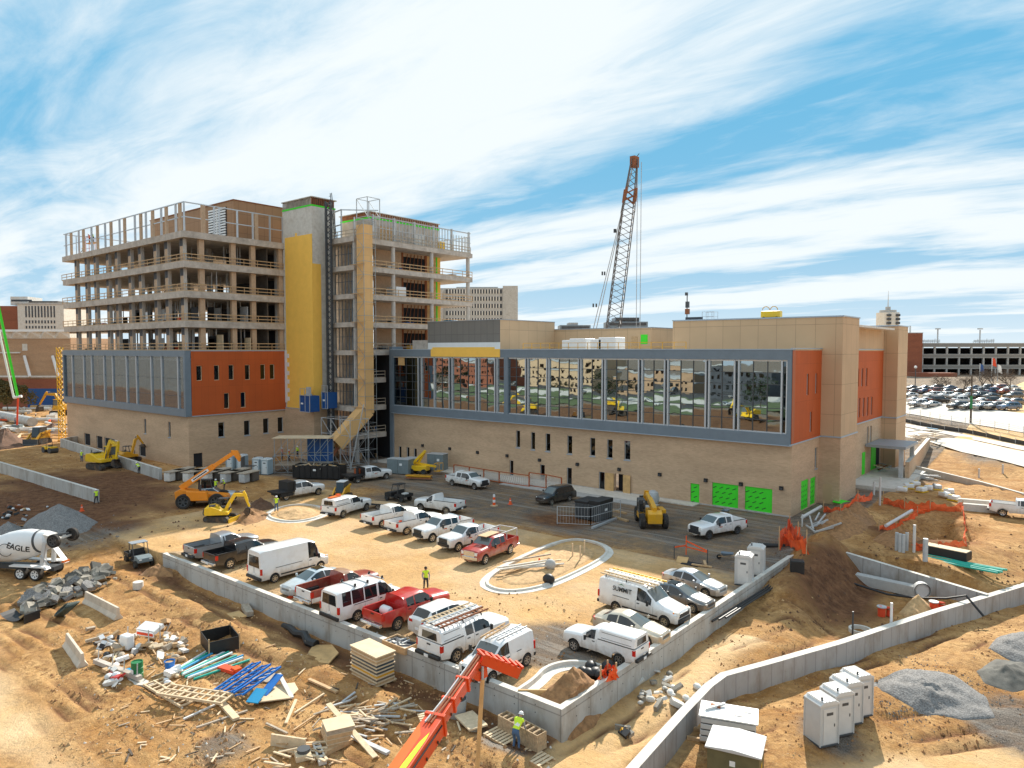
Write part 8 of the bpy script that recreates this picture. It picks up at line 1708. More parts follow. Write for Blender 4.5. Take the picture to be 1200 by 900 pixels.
netting('orange netting draped on the soil bank beside the building corner', [gp_(*p) for p in ((965,600),(985,605),(1005,598),(1022,586))], 1.2)
netting('orange netting along the back rim of the open hole', [gp_(*p) for p in ((1035,590),(1060,597),(1090,596),(1128,600))], 1.3)
netting('orange netting down the right side of the open hole', [gp_(*p) for p in ((1128,602),(1131,620),(1130,640))], 1.4)
netting('orange netting with yellow tape along the near rim of the open hole', [gp_(*p) for p in ((1070,645),(1098,646),(1130,640))], 1.0)
netting('crumpled orange netting lying left of the open hole', [gp_(*p) for p in ((1030,622),(1050,612),(1075,604),(1092,598))], .9)
for a, b_, l in (((1038,622),(1068,617),'fat white pipe left of the open hole'),((940,612),(962,600),'white pipe on the bank below the green side panels')): A = gp_(*a); B_ = gp_(*b_); mb = MB('poly_grey'); mb.tube([(0,0,.5), tuple(B_-A+Vector((0,0,.6)))], .16, 8, 'poly_grey'); single(mb, 'white_pipe', l, 'pipe', A)
for i, (px, py, h_) in enumerate(((1071,647,2.4),(1031,592,3.2),(1147,560,1.3),(1175,553,1.4),(940,617,1.2),(1024,580,1.6))): mb = MB('poly_grey'); mb.tube([(0,0,-.2),(0,0,h_)], .12 if i != 4 else .07, 8, 'poly_grey'); S('standpipe', ['white standpipe at the near rim of the open hole','white post beside the entrance slab','small white marker post on the sand at right','white marker post farther right on the sand','thin white pipe stub at the building corner','thin dark stake by the entrance slab'][i], 'pipe', px, py, 0, mb)
for i, (px, py) in enumerate(((1050,664),(1054,666),(1058,667),(1062,665),(1084,662))): mb = MB('galv_matte'); mb.tube([(0,0,-.2),(0,0,1.6 if i < 4 else 1.9)], .14 if i < 4 else .2, 10, 'galv_matte'); S('conduit_stub', 'upright grey conduit stub in the bundle behind the pit wall' if i < 4 else 'single fat grey conduit right of the stub bundle', 'pipe', px, py, 0, mb, group='conduit stubs behind the pit wall' if i < 4 else None)
mb = MB('trim_black'); mb.box(-1.7,1.7,-.6,.6,0,.7,'trim_black'); mb.box(-1.65,1.65,-.55,.55,.7,.76,'wood_light'); S('crate', 'long black crate with a plywood lid on the sand', 'crate', 1109, 672, radians(-12), mb, bevel=.02)
r = random.Random(9)
for i in range(7): mb = MB('pipe_green'); mb.tube([(-2.8,0,.12),(2.8,0,.12)], .09, 8, 'pipe_green'); p = gp_(1122, 682); single(mb, 'teal_pipe', 'teal plastic pipe in the bundle behind the right retaining wall', 'pipe', (p.x+i*.08, p.y+i*.2, p.z+.08*(i % 2)), radians(-8+r.uniform(-6,6)), 'teal pipes behind the right retaining wall')
for i, (px, py) in enumerate(((1057,577),(1065,573),(1072,570),(1080,577),(1088,575),(1098,574),(1107,583),(1118,587),(1112,579))):
    p = gp_(px, py); t = thing('wrapped_pallet', 'low pallet of white and yellow wrapped goods on the sand beyond the netting', 'pallet', p, .4*i, 'wrapped pallets on the sand'); mb = MB('white'); mb.cb((0,0,.42),(1.1,.9,.5),'white' if i not in (5,) else 'galv_matte'); mb.build('wrapped_load', t, bevel=.12); mb = MB('yellow'); mb.cb((0,0,.12),(1.2,1.0,.1),'yellow' if i % 2 else 'wood'); mb.cb((.3,.2,.69),(.4,.3,.06),'yellow' if i != 5 else 'trim_black'); mb.build('pallet_base', t)
r = random.Random(13)
for i in range(12): mb = MB('galv_matte'); mb.beam((-1.6,0,.1),(1.6,0,.12),.12); p = gp_(1078, 561); single(mb, 'steel_stud', 'galvanised stud in the loose bundle near the wing wall', 'steel stud', (p.x+r.uniform(-1,1), p.y+r.uniform(-.8,.8), p.z+.05*i), r.uniform(-.6,.9), 'galvanised studs near the wing wall')
for i in range(9): mb = MB('galv_matte'); A = gp_(955+r.uniform(-8,8), 622+r.uniform(-14,8)); mb.beam((0,0,.3),(r.uniform(-1.5,1.5),r.uniform(.5,2.5),r.uniform(.3,1.4)),.13,m=r.choice(['galv_matte','steel_grey','conc'])); single(mb, 'steel_offcut', 'grey metal offcut tumbled on the bank at the building corner', 'metal offcut', A, 0, 'metal offcuts at the building corner')
mb = MB('green_sheath'); mb.cb((0,0,.3),(2.4,1.0,.05),'green_sheath',.1,.25,.1); mb.cb((-1.6,.4,1.1),(.8,.05,1.6),'green_sheath',.4,.3); S('green_board', 'bright green boards dropped on the soil beneath the tan corner', 'board', 990, 592, 0, mb)
for x0, y0, l in ((1147,594,'pale concrete block, rear one of two left of the right-edge pickup'),(1152,600,'pale concrete block, front one of two left of the right-edge pickup')): mb = MB('conc_light'); mb.prism([(-2,.0),(-2,.7),(-1.9,.8),(2,.8),(2,.0)], -.3, .3, 'conc_light'); S('concrete_block', l, 'concrete block', x0, y0, radians(12), mb, bevel=.03)
r = random.Random(17)
for i in range(10): mb = MB('wood'); c_ = r.choice(['wood_light','galv_matte','rust','pipe_blue','white_dirty']); mb.cb((0,0,.15),(r.uniform(1,2.2),.2,.1),c_,0,0,r.uniform(-.4,.4)); q = at(1032+r.uniform(-8,8), 549+r.uniform(-5,4), .5); single(mb, 'scrap_piece', 'scrap piece heaped under the entrance canopy', 'scrap', (q.x,q.y,.5+.06*i), r.random()*6, 'scrap heaped under the entrance canopy')
for i in range(14): mb = MB('wood'); mb.cb((0,0,.15),(r.uniform(1.5,3.5),.25,.12),r.choice(['wood_light','galv_matte','white_dirty','pipe_blue','wood_grey'])); q = G(1078+r.uniform(-12,20), 516+r.uniform(-7,5), 1); single(mb, 'scrap_piece', 'scrap lumber or sheet strewn on top of the bank beyond the canopy', 'scrap', (q.x,q.y,q.z+.5+.06*i), r.random()*6, 'scrap strewn beyond the canopy')
def hydrant(px, py, l): p = gp_(px, py); t = thing('hydrant_valve', l, 'hydrant', p, .6); t.scale = (.75,.75,.75); mb = MB('red_net'); mb.cyl((0,0,0),.35,.9,12,'red_net'); mb.cyl((.8,.1,0),.3,.7,12,'red_net'); mb.beam((-.2,0,.9),(1.1,.1,.75),.25,m='red_net'); mb.build('body', t, bevel=.02); mb = MB('galv_matte'); mb.cyl((0,0,.9),.45,.1,12,'galv_matte'); mb.cyl((.8,.1,.7),.38,.1,12,'rust'); mb.build('flange', t)
hydrant(1033, 722, 'red hydrant parts on the pit floor by the white post'); hydrant(1094, 716, 'red hydrant and black frame at the right end of the pit')
for i, (px, py, l) in enumerate(((1008,742,'grey manhole ring half buried by the curving wall'),)): mb = MB('conc'); mb.lathe([(.75,-.2),(.75,.35),(.60,.35),(.58,-.2)], n=22, m='conc_light'); mb.lathe([(.58,.02),(.001,.02)], n=22, m='dark'); S('manhole_ring', l, 'manhole', px, py, 0, mb)
mb = MB('white'); mb.tube([(0,0,-.3),(0,0,2.1)], .09, 8, 'white'); S('marker_post', 'white upright post at the wall edge of the pit', 'post', 1044, 742, 0, mb)
mb = MB('frame_dark'); mb.tube([(0,0,-.3),(0,0,1.8)], .06, 8, 'frame_dark'); S('marker_post', 'thin black post beside the grey manhole ring', 'post', 999, 746, 0, mb)
mb = MB('poly_grey'); mb.lathe([(.6,0),(.6,.5),(.5,.5),(.48,0)], n=20, m='poly_grey', axis='y'); mb.lathe([(.001,.1),(.5,.1)], n=20, m='poly_side', axis='y'); S('pipe_ring', 'white round pipe ring leaning on the pit wall', 'pipe', 1081, 704, radians(25), mb, dz=.8)
mb = MB('trim_black'); mb.tube([(-5,1.2,.5),(-2,.6,.3),(0,1,.35),(2,.5,.9),(3.2,.8,1.3),(4.4,.2,.2)], .09, 8, 'trim_black'); S('black_hose', 'black hose winding across the pit floor', 'hose', 1072, 710, 0, mb)
mb = MB('conc'); mb.box(-2.6,2.6,-.4,.4,0,.8,'conc'); S('concrete_block', 'long dark concrete footing in the shade of the pit wall', 'concrete block', 1035, 690, radians(-6), mb)
mb = MB('black_plastic'); mb.box(-.5,.5,-.4,.4,0,1.0); S('black_bin', 'black bin at the far end of the lot wall', 'bin', 934, 669, .4, mb, bevel=.05, dz=-.15)
for i in range(3): mb = MB('trim_black'); mb.tube([(0,-8,.1),(.15,0,.1),(0,8,.12)], .07, 6, 'trim_black'); A = at(905, 695, -1); single(mb, 'black_conduit', 'black conduit lying along the outside of the lot wall', 'pipe', (LX+.5+.22*i, 52+i*.6, ground(LX+.8, 52)+.25), radians(-1), 'conduits outside the lot wall')
r = random.Random(21)
for i in range(7): mb = MB('black_plastic'); mb.sphere((0,0,.3),r.uniform(.35,.5),'black_plastic',9,6,(1,.8,.7)); q = at(682+i*6+r.uniform(-3,3), 792+r.uniform(-5,5)); single(mb, 'trash_bag', 'shiny black trash bag in the pile at the wall corner', 'bag', q, r.random()*6, 'black trash bags at the wall corner')
netting('bundle of orange netting on the black bags at the wall corner', [at(*p, .3) for p in ((704,797),(712,790),(722,793),(714,799))], .7, .1)
mb = MB('ply'); mb.box(0,2.4,-.04,.04,0,.4,'ply'); S('form_board', 'plywood form board at the left end of the curved kerb', 'board', 607, 817, radians(38), mb, 0)
t_ = thing('form_panel_stack', 'tall stack of used plywood form panels against the lot wall', 'panel stack', G(437, 795), radians(-4)); r = random.Random(23)
for i in range(8): mb = MB('ply_pale'); z = .1+i*.2; mb.box(-1.25+r.uniform(-.1,.1),1.25,-.65,.65+r.uniform(-.1,.1),z,z+.06,'ply_pale'); mb.box(-1.22,1.2,-.6,.6,z+.06,z+.17,r.choice(['wood','cat_yellow','wood_grey','p_slate']) if i < 7 else 'wood'); mb.build('form_panel', t_)
mb = MB('ply_pale'); mb.box(-1.28,1.28,-.68,.68,1.72,1.79,'ply_pale'); mb.build('top_panel', t_)
def pallet(px, py, rz, l, blocks=0, L_=1.6, dz=0, nb=0):
    p = G(px, py, -1.3); t = thing('pallet', l, 'pallet', (p.x,p.y,p.z+dz), rz); mb = MB('wood'); n = int(L_/.22)
    for i in range(n): x = -L_/2+i*.22; mb.box(x,x+.14,-.5,.5,.14,.17,'wood_light')
    for y in (-.48,0,.42): mb.box(-L_/2,L_/2,y,y+.08,.0,.14,'wood')
    mb.build('slat_deck', t)
    return t, p
t, p = pallet(628, 886, radians(-6), 'pallet under the right end of the concrete block stack', L_=1.6);
t, p = pallet(588, 866, radians(-6), 'empty pallet left of the concrete block stack', L_=1.6)
bs = thing('block_stack', 'long stack of hollow concrete blocks the worker bends over', 'block stack', G(611, 868), radians(-6)); bs.scale = (.8,.8,.8); r = random.Random(25); mb = MB('wood_grey')
for lay in range(5):
    for i in range(8): mb = MB('wood_grey'); x = -1.65+i*.42; z = .17+lay*.205; m_ = r.choice(['dirt_tan','wood_grey','conc_slab']);
    mb = MB('block_tan') if 'block_tan' in M else (mat('block_tan', (.42,.30,.18), .9, var=.3, vscale=6, bump=.2), MB('block_tan'))[1]
    for i in range(8):
        x = -1.65+i*.42; z = .1+lay*.205
        mb.box(x,x+.40,-.40,-.34,z,z+.2); mb.box(x,x+.40,.34,.40,z,z+.2); mb.box(x,x+.05,-.34,.34,z,z+.2); mb.box(x+.35,x+.4,-.34,.34,z,z+.2);
        if lay == 4: mb.box(x+.05,x+.35,-.34,.34,z,z+.01,'dark')
    mb.build('block_course', bs)
t, p = pallet(507, 852, radians(-30), 'long slatted pallet right of the plank pile, left of the orange boom', L_=2.4); mb = MB('ply_pale'); mb.box(-.7,.7,-.5,.5,.1,.18,'ply_pale'); S('form_board', 'small pale board lying beside the long slatted pallet', 'board', 498, 863, radians(-15), mb)
mb = MB('ply_pale'); mb.box(-.8,.8,-.5,.5,.3,.38,'wood_light'); mb.cb((0,0,.15),(1.2,.6,.3),'wood_grey'); S('form_board', 'pale board on blocks between the boom and the block stack', 'board', 552, 852, radians(-20), mb)
mb = MB('eq_grey'); mb.lathe([(.01,0),(.45,0),(.55,.9),(.5,.9),(.42,.1)], n=14, m='conc'); mb.sphere((0,0,1.15),.5,'eq_grey',10,6,(1,1,.6)); S('dark_tub', 'dark tub on a grey drum behind the orange boom at the wall', 'tub', 535, 838, 0, mb)
mb = MB('ply'); r = random.Random(3); mb.add([(-1.6,-.5,.12),(-.6,-.9,.1),(.9,-.8,.14),(1.5,.1,.1),(.6,.8,.3),(-1.2,.6,.12)], [(0,1,2,3,4,5)], 'ply'); mb.add([(-1.6,-.5,.05),(-.6,-.9,.03),(.9,-.8,.07),(1.5,.1,.03),(.6,.8,.22),(-1.2,.6,.05)], [(0,1,2,3,4,5)], 'ply'); S('plywood_sheet', 'broken brown plywood sheet at the wall left of the panel stack', 'plywood', 380, 768, radians(-30), mb)
mb = MB('black_plastic'); mb.tube([(-2.4,.8,.1),(-1.5,.5,.25),(-.5,.1,.2),(.4,0,.35),(1.2,-.5,.2),(1.9,-.5,.15)], .2, 8, 'black_plastic', r2=.3); S('black_fabric_roll', 'crumpled roll of black fabric along the foot of the lot wall', 'fabric roll', 352, 748, radians(10), mb)
mb = MB('wood'); mb.box(-1,.9,-.25,.25,.02,.35,'wood_grey'); mb.cb((.4,-.8,.1),(1.4,.9,.08),'ply',.2); S('timber_block', 'timber block and plywood piece at the wall foot near its left part', 'timber', 290, 718, radians(-20), mb)
mb = MB('wood'); [mb.box(-1.0,1.0,y,y+.06,0,.4,'wood') for y in (-.6,.54)]; [mb.box(x,x+.06,-.54,.54,0,.4,'wood') for x in (-1,.94)]; mb.box(-.9,.9,-.5,.5,.1,.3,'dark_grey'); r = random.Random(2); [mb.cb((r.uniform(-.7,.7),r.uniform(-.4,.4),.35),(.7,.08,.08),r.choice(['dark_grey','galv_matte']),r.random()*3) for _ in range(10)]; S('wooden_crate', 'open wooden crate of scrap behind the wall beside the capped pickup', 'crate', 470, 759, radians(0), mb, 0)
t = thing('silt_box', 'open black fabric box on stakes left of the lot wall', 'silt box', G(258, 757), radians(-15)); mb = MB('black_plastic')
for (x0,y0),(x1,y1) in (((-1.1,-.9),(1.1,-.9)),((1.1,-.9),(1.1,.9)),((1.1,.9),(-1.1,.9)),((-1.1,.9),(-1.1,-.9))): mb.beam((x0,y0,.4),(x1,y1,.4),.05,.8)
mb.build('fabric_wall', t); mb = MB('wood'); [mb.beam((x,y,-.2),(x,y,1.0),.07) for x in (-1.1,1.1) for y in (-.9,.9)]; mb.build('stake_set', t)
r = random.Random(31)
for i in range(10):
    mb = MB('pipe_green'); mb.tube([(0,-1.7,.1),(0,1.7,.1)], .075, 8, ['pipe_white','pipe_green','pipe_blue','pipe_white','pipe_green'][i % 5]); q = G(247, 780); single(mb, 'plastic_pipe', ['white','green','blue','white','green'][i % 5]+' plastic pipe in the fanned bundle left of the blue steel forms', 'pipe', (q.x-1.5+i*.3, q.y+r.uniform(-.2,.2), q.z+.05*(i % 3)), radians(25-i*3), 'fanned plastic pipes')
mb = MB('red_net'); mb.cb((0,0,.15),(1.3,.5,.2),'red_net',.2); mb.cb((.5,.2,.25),(.5,.4,.15),'cone'); S('orange_fabric', 'red and orange fabric strip between pipe bundle and blue forms', 'fabric', 268, 787, 0, mb)
t = thing('steel_form_frame', 'heap of bright blue steel form frames in the yard', 'steel forms', G(292, 808), radians(15)); mb = MB('blue_steel')
for k in range(3):
    x0 = -1.2+k*.75
    for y in (-1.3,1.3): pass
    mb.beam((x0,-1.4,.3+.1*k),(x0+.1,1.4,.7),.09); mb.beam((x0+.6,-1.4,.5),(x0+.7,1.4,.9),.09)
    for i in range(8): y = -1.3+i*.37; mb.beam((x0,y,.3+.4*i/8),(x0+.65,y,.55+.4*i/8),.07)
mb.build('rung_frame', t, fix=False); mb = MB('pipe_blue'); mb.cb((1.45,-.9,.35),(.7,1.0,.06),'pipe_blue',.2,.3); mb.cb((1.3,.3,.4),(.5,1.6,.05),'blue_steel',.15,.3); mb.build('steel_panel', t)
for px, py, rz, w_, h_, l, m_ in ((325,815,55,1.1,1.8,'pale five-sided board right of the blue forms','ply_pale'),(316,795,20,.7,1.5,'grey weathered board behind the pale board','wood_grey')): mb = MB(m_); mb.prism([(-w_,-h_/2),(w_*.6,-h_/2),(w_,0),(w_*.8,h_/2),(-w_*.6,h_/2)], .15, .21, m_, 'xy'); S('form_board', l, 'board', px, py, radians(rz), mb)
def plank(px0, py0, px1, py1, w_, h_, m_, l, dz=.1, dz1=None): A = G(px0,py0,-1.4); B_ = G(px1,py1,-1.4); mb = MB(m_); mb.beam((0,0,dz), tuple(B_-A+Vector((0,0,dz1 if dz1 is not None else dz))), w_, h_, m_); single(mb, 'timber_plank', l, 'plank', A)
for a in ((327,800,342,820,.22,.1,'white_dirty','white plank leaning right of the pale board',.5,.1),(335,850,347,822,.15,.08,'wood_light','short tan plank below the pale board'),(345,838,380,815,.1,.08,'wood_light','thin tan strip right of the pale board'),(344,858,396,822,.08,.06,'wood','long thin strip above the plank pile'),(385,845,440,891,.28,.06,'wood_light','long pale plank lying across the panel pile',.9,.15),(412,865,455,885,.25,.12,'galv_matte','grey channel under the long pale plank'),(380,885,412,870,.25,.2,'wood','dark beam below the panel pile',.1),(312,850,337,862,.1,.08,'wood_grey','thin grey strip left of the plank pile'),(362,798,395,813,.2,.1,'wood','weathered beam in the middle of the yard'),(215,845,252,828,.1,.08,'white_dirty','thin white bar below the steel grid'),(230,855,290,835,.12,.08,'wood_grey','long grey bar below the steel grid'),(253,818,277,845,.35,.14,'wood_light','broad doubled plank below the blue forms'),(175,757,190,780,.06,.06,'wood','thin stick near the green drum'),(125,748,140,778,.1,.08,'wood_light','tan board by the white jug'),(130,782,148,745,.1,.08,'wood_light','crossed tan board by the white jug'),(190,753,200,731,.06,.06,'bark','bare stick in the yard'),(470,890,482,872,.1,.06,'wood_light','short tan strip left of the orange boom')): plank(*a)
t = thing('panel_pile', 'low pile of pale form panels in the middle of the plank heap', 'panel stack', G(392, 868), radians(-25))
for i in range(4): mb = MB('wood'); mb.box(-.8+.15*i,.8,-.5,.5+.1*i,.1+i*.22,.28+i*.22,r.choice(['wood','wood_grey'])); mb.box(-.82+.15*i,.82,-.52,.52+.1*i,.28+i*.22,.31+i*.22,'ply_pale'); mb.build('form_panel', t)
r = random.Random(41)
for i in range(70): q = G(r.gauss(418,22), r.gauss(843,9), -1.4); mb = MB('wood'); mb.beam((0,0,.1),(r.uniform(.6,1.7),0,.1+r.uniform(0,.25)),r.uniform(.05,.14),.06,r.choice(['wood','wood_light','wood_grey','wood_grey','galv_matte'])); single(mb, 'wood_scrap', 'stick in the scrap wood heap around the panel pile', 'scrap wood', q, radians(40)+r.gauss(0,.5), 'scrap wood around the panel pile')
for i in range(26): q = G(r.gauss(345,14), r.gauss(885,7), -1.5); mb = MB('wood'); mb.beam((0,0,.1),(r.uniform(.6,1.4),0,.1+r.uniform(0,.2)),r.uniform(.06,.14),.06,r.choice(['wood','wood_light','wood_light'])); single(mb, 'wood_scrap', 'stick in the small scrap wood heap at the bottom edge', 'scrap wood', q, radians(20)+r.gauss(0,.4), 'scrap wood at the bottom edge')
for i in range(150): q = G(r.uniform(130,560), r.uniform(755,895), -1.4); mb = MB('wood'); mb.beam((0,0,.05),(r.uniform(.25,.9),0,.07),r.uniform(.04,.1),.04,r.choice(['wood','wood_light','wood_grey','bark'])); single(mb, 'wood_scrap', 'small wood splinter strewn on the yard soil', 'scrap wood', q, r.random()*6, 'wood splinters on the yard soil')
mb = MB('conc_light'); mb.prism([(-.1,0),(-.05,.55),(.05,.55),(.1,0)], -.9, .9, 'wood_light'); S('concrete_curb_block', 'grey upright block at the bottom edge left of the block pallet', 'concrete block', 338, 876, radians(115), mb)
t = thing('hollow_block_group', 'grey hollow blocks with a coiled bucket at the bottom edge', 'concrete blocks', G(362, 888), radians(-25)); mb = MB('conc'); [mb.box(-.8+i*.42,-.4+i*.42,.3,.65,0,.2,'conc_light') for i in range(4)]; [mb.box(-.72+i*.42,-.5+i*.42,.38,.57,.2,.205,'dark') for i in range(4)]; mb.build('block_row', t); mb = MB('galv_matte'); mb.cyl((-.2,-.2,0),.3,.4,14,'frame_dark'); mb.box(-.6,.2,-.6,.1,0,.25,'wood_light'); mb.build('bucket', t)
def jersey(px0, py0, px1, py1, l): A = G(px0,py0,-.8); B_ = G(px1,py1,-.8); d = B_-A; mb = MB('conc_light'); L_ = d.length; mb.prism([(-.3,0),(-.3,.1),(-.12,.35),(-.08,.85),(.08,.85),(.12,.35),(.3,.1),(.3,0)], 0, L_, 'jersey', 'yz'); o = single(mb, 'jersey_barrier', l, 'concrete barrier', (A.x,A.y,min(A.z,B_.z)), atan2(d.y,d.x), bevel=.02)
jersey(101, 706, 139, 726, 'tan concrete jersey barrier behind the pale rubbish, upper one'); jersey(79, 755, 97, 782, 'tan concrete jersey barrier at the left, lower one')
mb = MB('hose');
for k in range(6): mb.tube([((.75-.05*k)*cos(t)+.05*k, (.35+.03*k)*sin(t)+.1*k-.3, .55+.45*sin(t*1+.8)) for t in [2*pi*i/16 for i in range(17)]], .07, 6, 'hose', cap=False)
S('hose_coil', 'big coil of dark corrugated hose left of the upper barrier', 'hose', 78, 722, 0, mb)
mb = MB('trim_black'); n = 8
for i in range(n): a0 = -.9+1.9*i/n; a1 = -.9+1.9*(i+1)/n; mb.add([(1.4*sin(a0)-.4,-.5,1.1-1.1*cos(a0)),(1.4*sin(a1)-.4,-.5,1.1-1.1*cos(a1)),(1.5*sin(a1)-.4,.6,1.1-1.1*cos(a1)),(1.5*sin(a0)-.4,.6,1.1-1.1*cos(a0))], [(0,1,2,3)])
mb.beam((.9,-.5,.3),(.9,.6,.3),.1,.6); S('black_bucket_attachment', 'black curved bucket attachment lying at the left edge', 'bucket', 26, 726, radians(20), mb)
mb = MB('green_drum'); mb.lathe([(.01,0),(.32,0),(.32,.3),(.34,.32),(.32,.34),(.32,.62),(.34,.64),(.32,.66),(.32,.98),(.28,.98),(.27,.93),(.01,.93)], n=20, m='green_drum'); o = S('oil_drum', 'dark green oil drum with a white label on a concrete slab', 'drum', 161, 797, 0, mb, dz=.12); lb2 = MB('white'); lb2.box(-.02,.25,-.345,-.31,.4,.62,'white'); lb2.build('label_sticker', o)
mb = MB('conc_light'); mb.box(-1.0,1.0,-.6,.6,0,.13,'conc_light'); S('concrete_slab', 'small pale concrete slab beneath the green drum', 'concrete slab', 165, 799, radians(35), mb)
mb = MB('blue_steel'); mb.lathe([(.01,0),(.24,0),(.3,.5),(.27,.5),(.26,.42)], n=16, m='blue_steel'); mb.lathe([(.26,.42),(.01,.44)], n=16, m='dirt_tan'); S('bucket', 'blue bucket filled with dirt on rubbish right of the drum', 'bucket', 199, 786, 0, mb, dz=.1)
mb = MB('pipe_blue'); mb.cyl((0,0,0),.2,.35,12,'pipe_blue'); S('bucket', 'small blue bucket just left of the green drum', 'bucket', 151, 791, 0, mb)
mb = MB('conc_light'); mb.cyl((0,0,0),.38,.55,18,'conc_light'); S('test_cylinder', 'short pale concrete cylinder alone above the upper barrier', 'concrete cylinder', 162, 690, 0, mb)
mb = MB('white'); mb.cb((0,0,.45),(.8,.55,.9),'white'); S('jug', 'white plastic jug standing among tan boards', 'jug', 149, 760, radians(10), mb, bevel=.1)
t = thing('folding_barricade', 'white road barricade with red stripe lying on a metal frame', 'barricade', G(172, 752), radians(20)); mb = MB('white'); mb.cb((0,.3,.8),(1.5,.8,.25),'white',0,.3); mb.cb((.1,-.2,.6),(1.4,.06,.3),'white'); mb.build('board', t); mb = MB('red_net'); mb.cb((.1,-.24,.6),(1.3,.03,.16),'red_net'); mb.build('stripe', t); mb = MB('galv'); [mb.beam((x,y,0),(x,y,1.1),.05) for x in (-.9,.8) for y in (-.6,.3)]; mb.build('leg_frame', t)
mb = MB('galv_matte'); mb.beam((0,0,.2),(4.6,0,.25),.3,.25,'conc_slab'); [mb.beam((x,.0,0),(x,.05,1.0),.05,m='galv') for x in (.3,1.8,3.0,4.3)]; S('steel_channel', 'long grey channel with upright bars in the rubbish area', 'steel channel', 112, 778, radians(8), mb)
def rubbish(l, px, py, sx, sy, n, cols_, seed, grp, cat='rubbish'):
    r = random.Random(seed)
    for i in range(n): q = G(px+r.gauss(0,sx), py+r.gauss(0,sy), -1.2); mb = MB('white'); k = r.random(); (mb.cb((0,0,.1+.15*r.random()),(r.uniform(.2,.8),r.uniform(.1,.45),r.uniform(.05,.3)),r.choice(cols_),0,r.uniform(-.5,.5),r.uniform(-.5,.5)) if k < .6 else mb.sphere((0,0,.12),r.uniform(.12,.32),r.choice(cols_),7,5,(1,.7,.6))); single(mb, 'rubbish_piece', l, cat, q, r.random()*6, grp)
rubbish('white or tan rubbish piece by the crossed boards', 137, 757, 15, 9, 48, ['white','wood','wood_grey','trim_black','wood','galv_matte'], 1, 'rubbish by the crossed boards')
rubbish('white wrapped rubbish in the heap left of the green drum', 137, 793, 7, 5, 18, ['white','white_dirty','white','tail_red','wood'], 2, 'rubbish left of the green drum')
rubbish('tan rubbish piece right of the white barricade', 195, 758, 17, 10, 48, ['wood','wood_light','wood_grey','white_dirty'], 3, 'rubbish right of the barricade')
rubbish('pale rubbish piece around the blue dirt bucket', 200, 792, 6, 4, 12, ['white_dirty','wood_light','white'], 4, 'rubbish around the blue bucket')
rubbish('bag or crate piece in the store at the left edge above the gravel', 15, 600, 16, 7, 30, ['white_dirty','white','trim_black','wood','rust','galv_matte','trim_black'], 5, 'stored goods at the left edge')
rubbish('rubble lump outside the lot wall by its right arm', 775, 815, 14, 10, 26, ['rubble','conc_light','white_dirty'], 6, 'rubble outside the lot wall')
rubbish('black and pale lump at the wall foot near the haul road', 735, 862, 3, 3, 8, ['trim_black','rubble','cat_yellow'], 7, 'lumps at the wall foot')
for px, py, rz, l in ((200,815,-8,'tan slotted steel form lying left of its crossing twin'),(228,822,14,'tan slotted steel form crossing over the first')):
    mb = MB('wood_light'); [mb.box(-2.0,2.0,y,y+.09,.1,.22,'wood_light') for y in (-.55,0,.5)]; [mb.box(-2.0+i*.44,-1.9+i*.44,-.5,.5,.12,.2,'wood_light') for i in range(10)]; S('slotted_form', l, 'steel forms', px, py, radians(rz+10), mb, dz=.05 if px < 210 else .25)
t = thing('equipment_stack', 'stack of white louvred equipment panels on timber skids', 'equipment', G(853, 868, -2.6), radians(20));
for i in range(4): mb = MB('poly_grey'); mb.box(-1.35+.02*i,1.35,-.75,.8,.15+i*.32,.40+i*.32,'poly_grey'); mb.box(-1.3,1.3,-.72,.75,.40+i*.32,.47+i*.32,'frame_dark'); mb.build('louvred_panel', t, bevel=.02)
mb = MB('poly_grey'); mb.box(-1.4,1.45,-.8,.85,1.43,1.5,'white'); mb.box(.3,.7,-.3,-.05,1.5,1.53,'frame_dark'); mb.box(.8,1.1,.2,.45,1.5,1.53,'frame_dark'); mb.box(-.9,-.4,.2,.5,1.5,1.6,'rust'); mb.beam((-1.1,-.2,1.56),(-.2,.6,1.62),.12,m='poly_grey'); mb.build('top_sheet', t); mb = MB('rust'); [mb.beam((-2.0,y,.07),(1.9,y,.07),.16,m='wood') for y in (-.5,.5)]; mb.build('skid', t)
t = thing('transformer_box', 'olive metal transformer box with grey lid at the bottom edge', 'transformer', G(862, 908, -2.6), radians(14)); mb = MB('olive'); mb.box(-1.15,1.15,-.95,.95,0,1.55,'olive'); mb.build('housing', t, bevel=.03); mb = MB('poly_side'); mb.prism([(-1.25,1.55),(-1.25,1.62),(0,1.72),(1.25,1.62),(1.25,1.55)], -1.05, 1.05, 'poly_side'); mb.build('lid', t, bevel=.02); mb = MB('yellow'); mb.box(1.153,1.165,-.2,.05,.5,.9,'yellow'); mb.box(-.15,.1,-.965,-.953,.9,1.15,'white'); mb.build('warning_label', t)
for i in range(9):
    q = at(190+i*11, 566+(i % 2)*-3+i*.2); t = thing('bagged_pallet', ['white bagged pallet','white timber-topped pallet','grey tarped pallet'][i % 3]+f' before the left block, {["first","second","third","fourth","fifth","sixth","seventh","eighth","ninth"][i]} from the left', 'pallet', (q.x, q.y+1, 0), radians(20), 'bagged pallets before the left block'); mb = MB('conc_light'); mb.cb((0,0,.7),(1.0,1.1,1.2),'white_dirty' if i < 5 else 'galv_matte'); mb.build('bag', t, bevel=.15); mb = MB('wood_grey'); mb.box(-.7,.7,-.6,2.4,1.3,1.4,'wood_grey'); mb.box(-.6,.6,.9,2.2,.1,1.3,'interior'); mb.build('timber_cover', t)
r = random.Random(51)
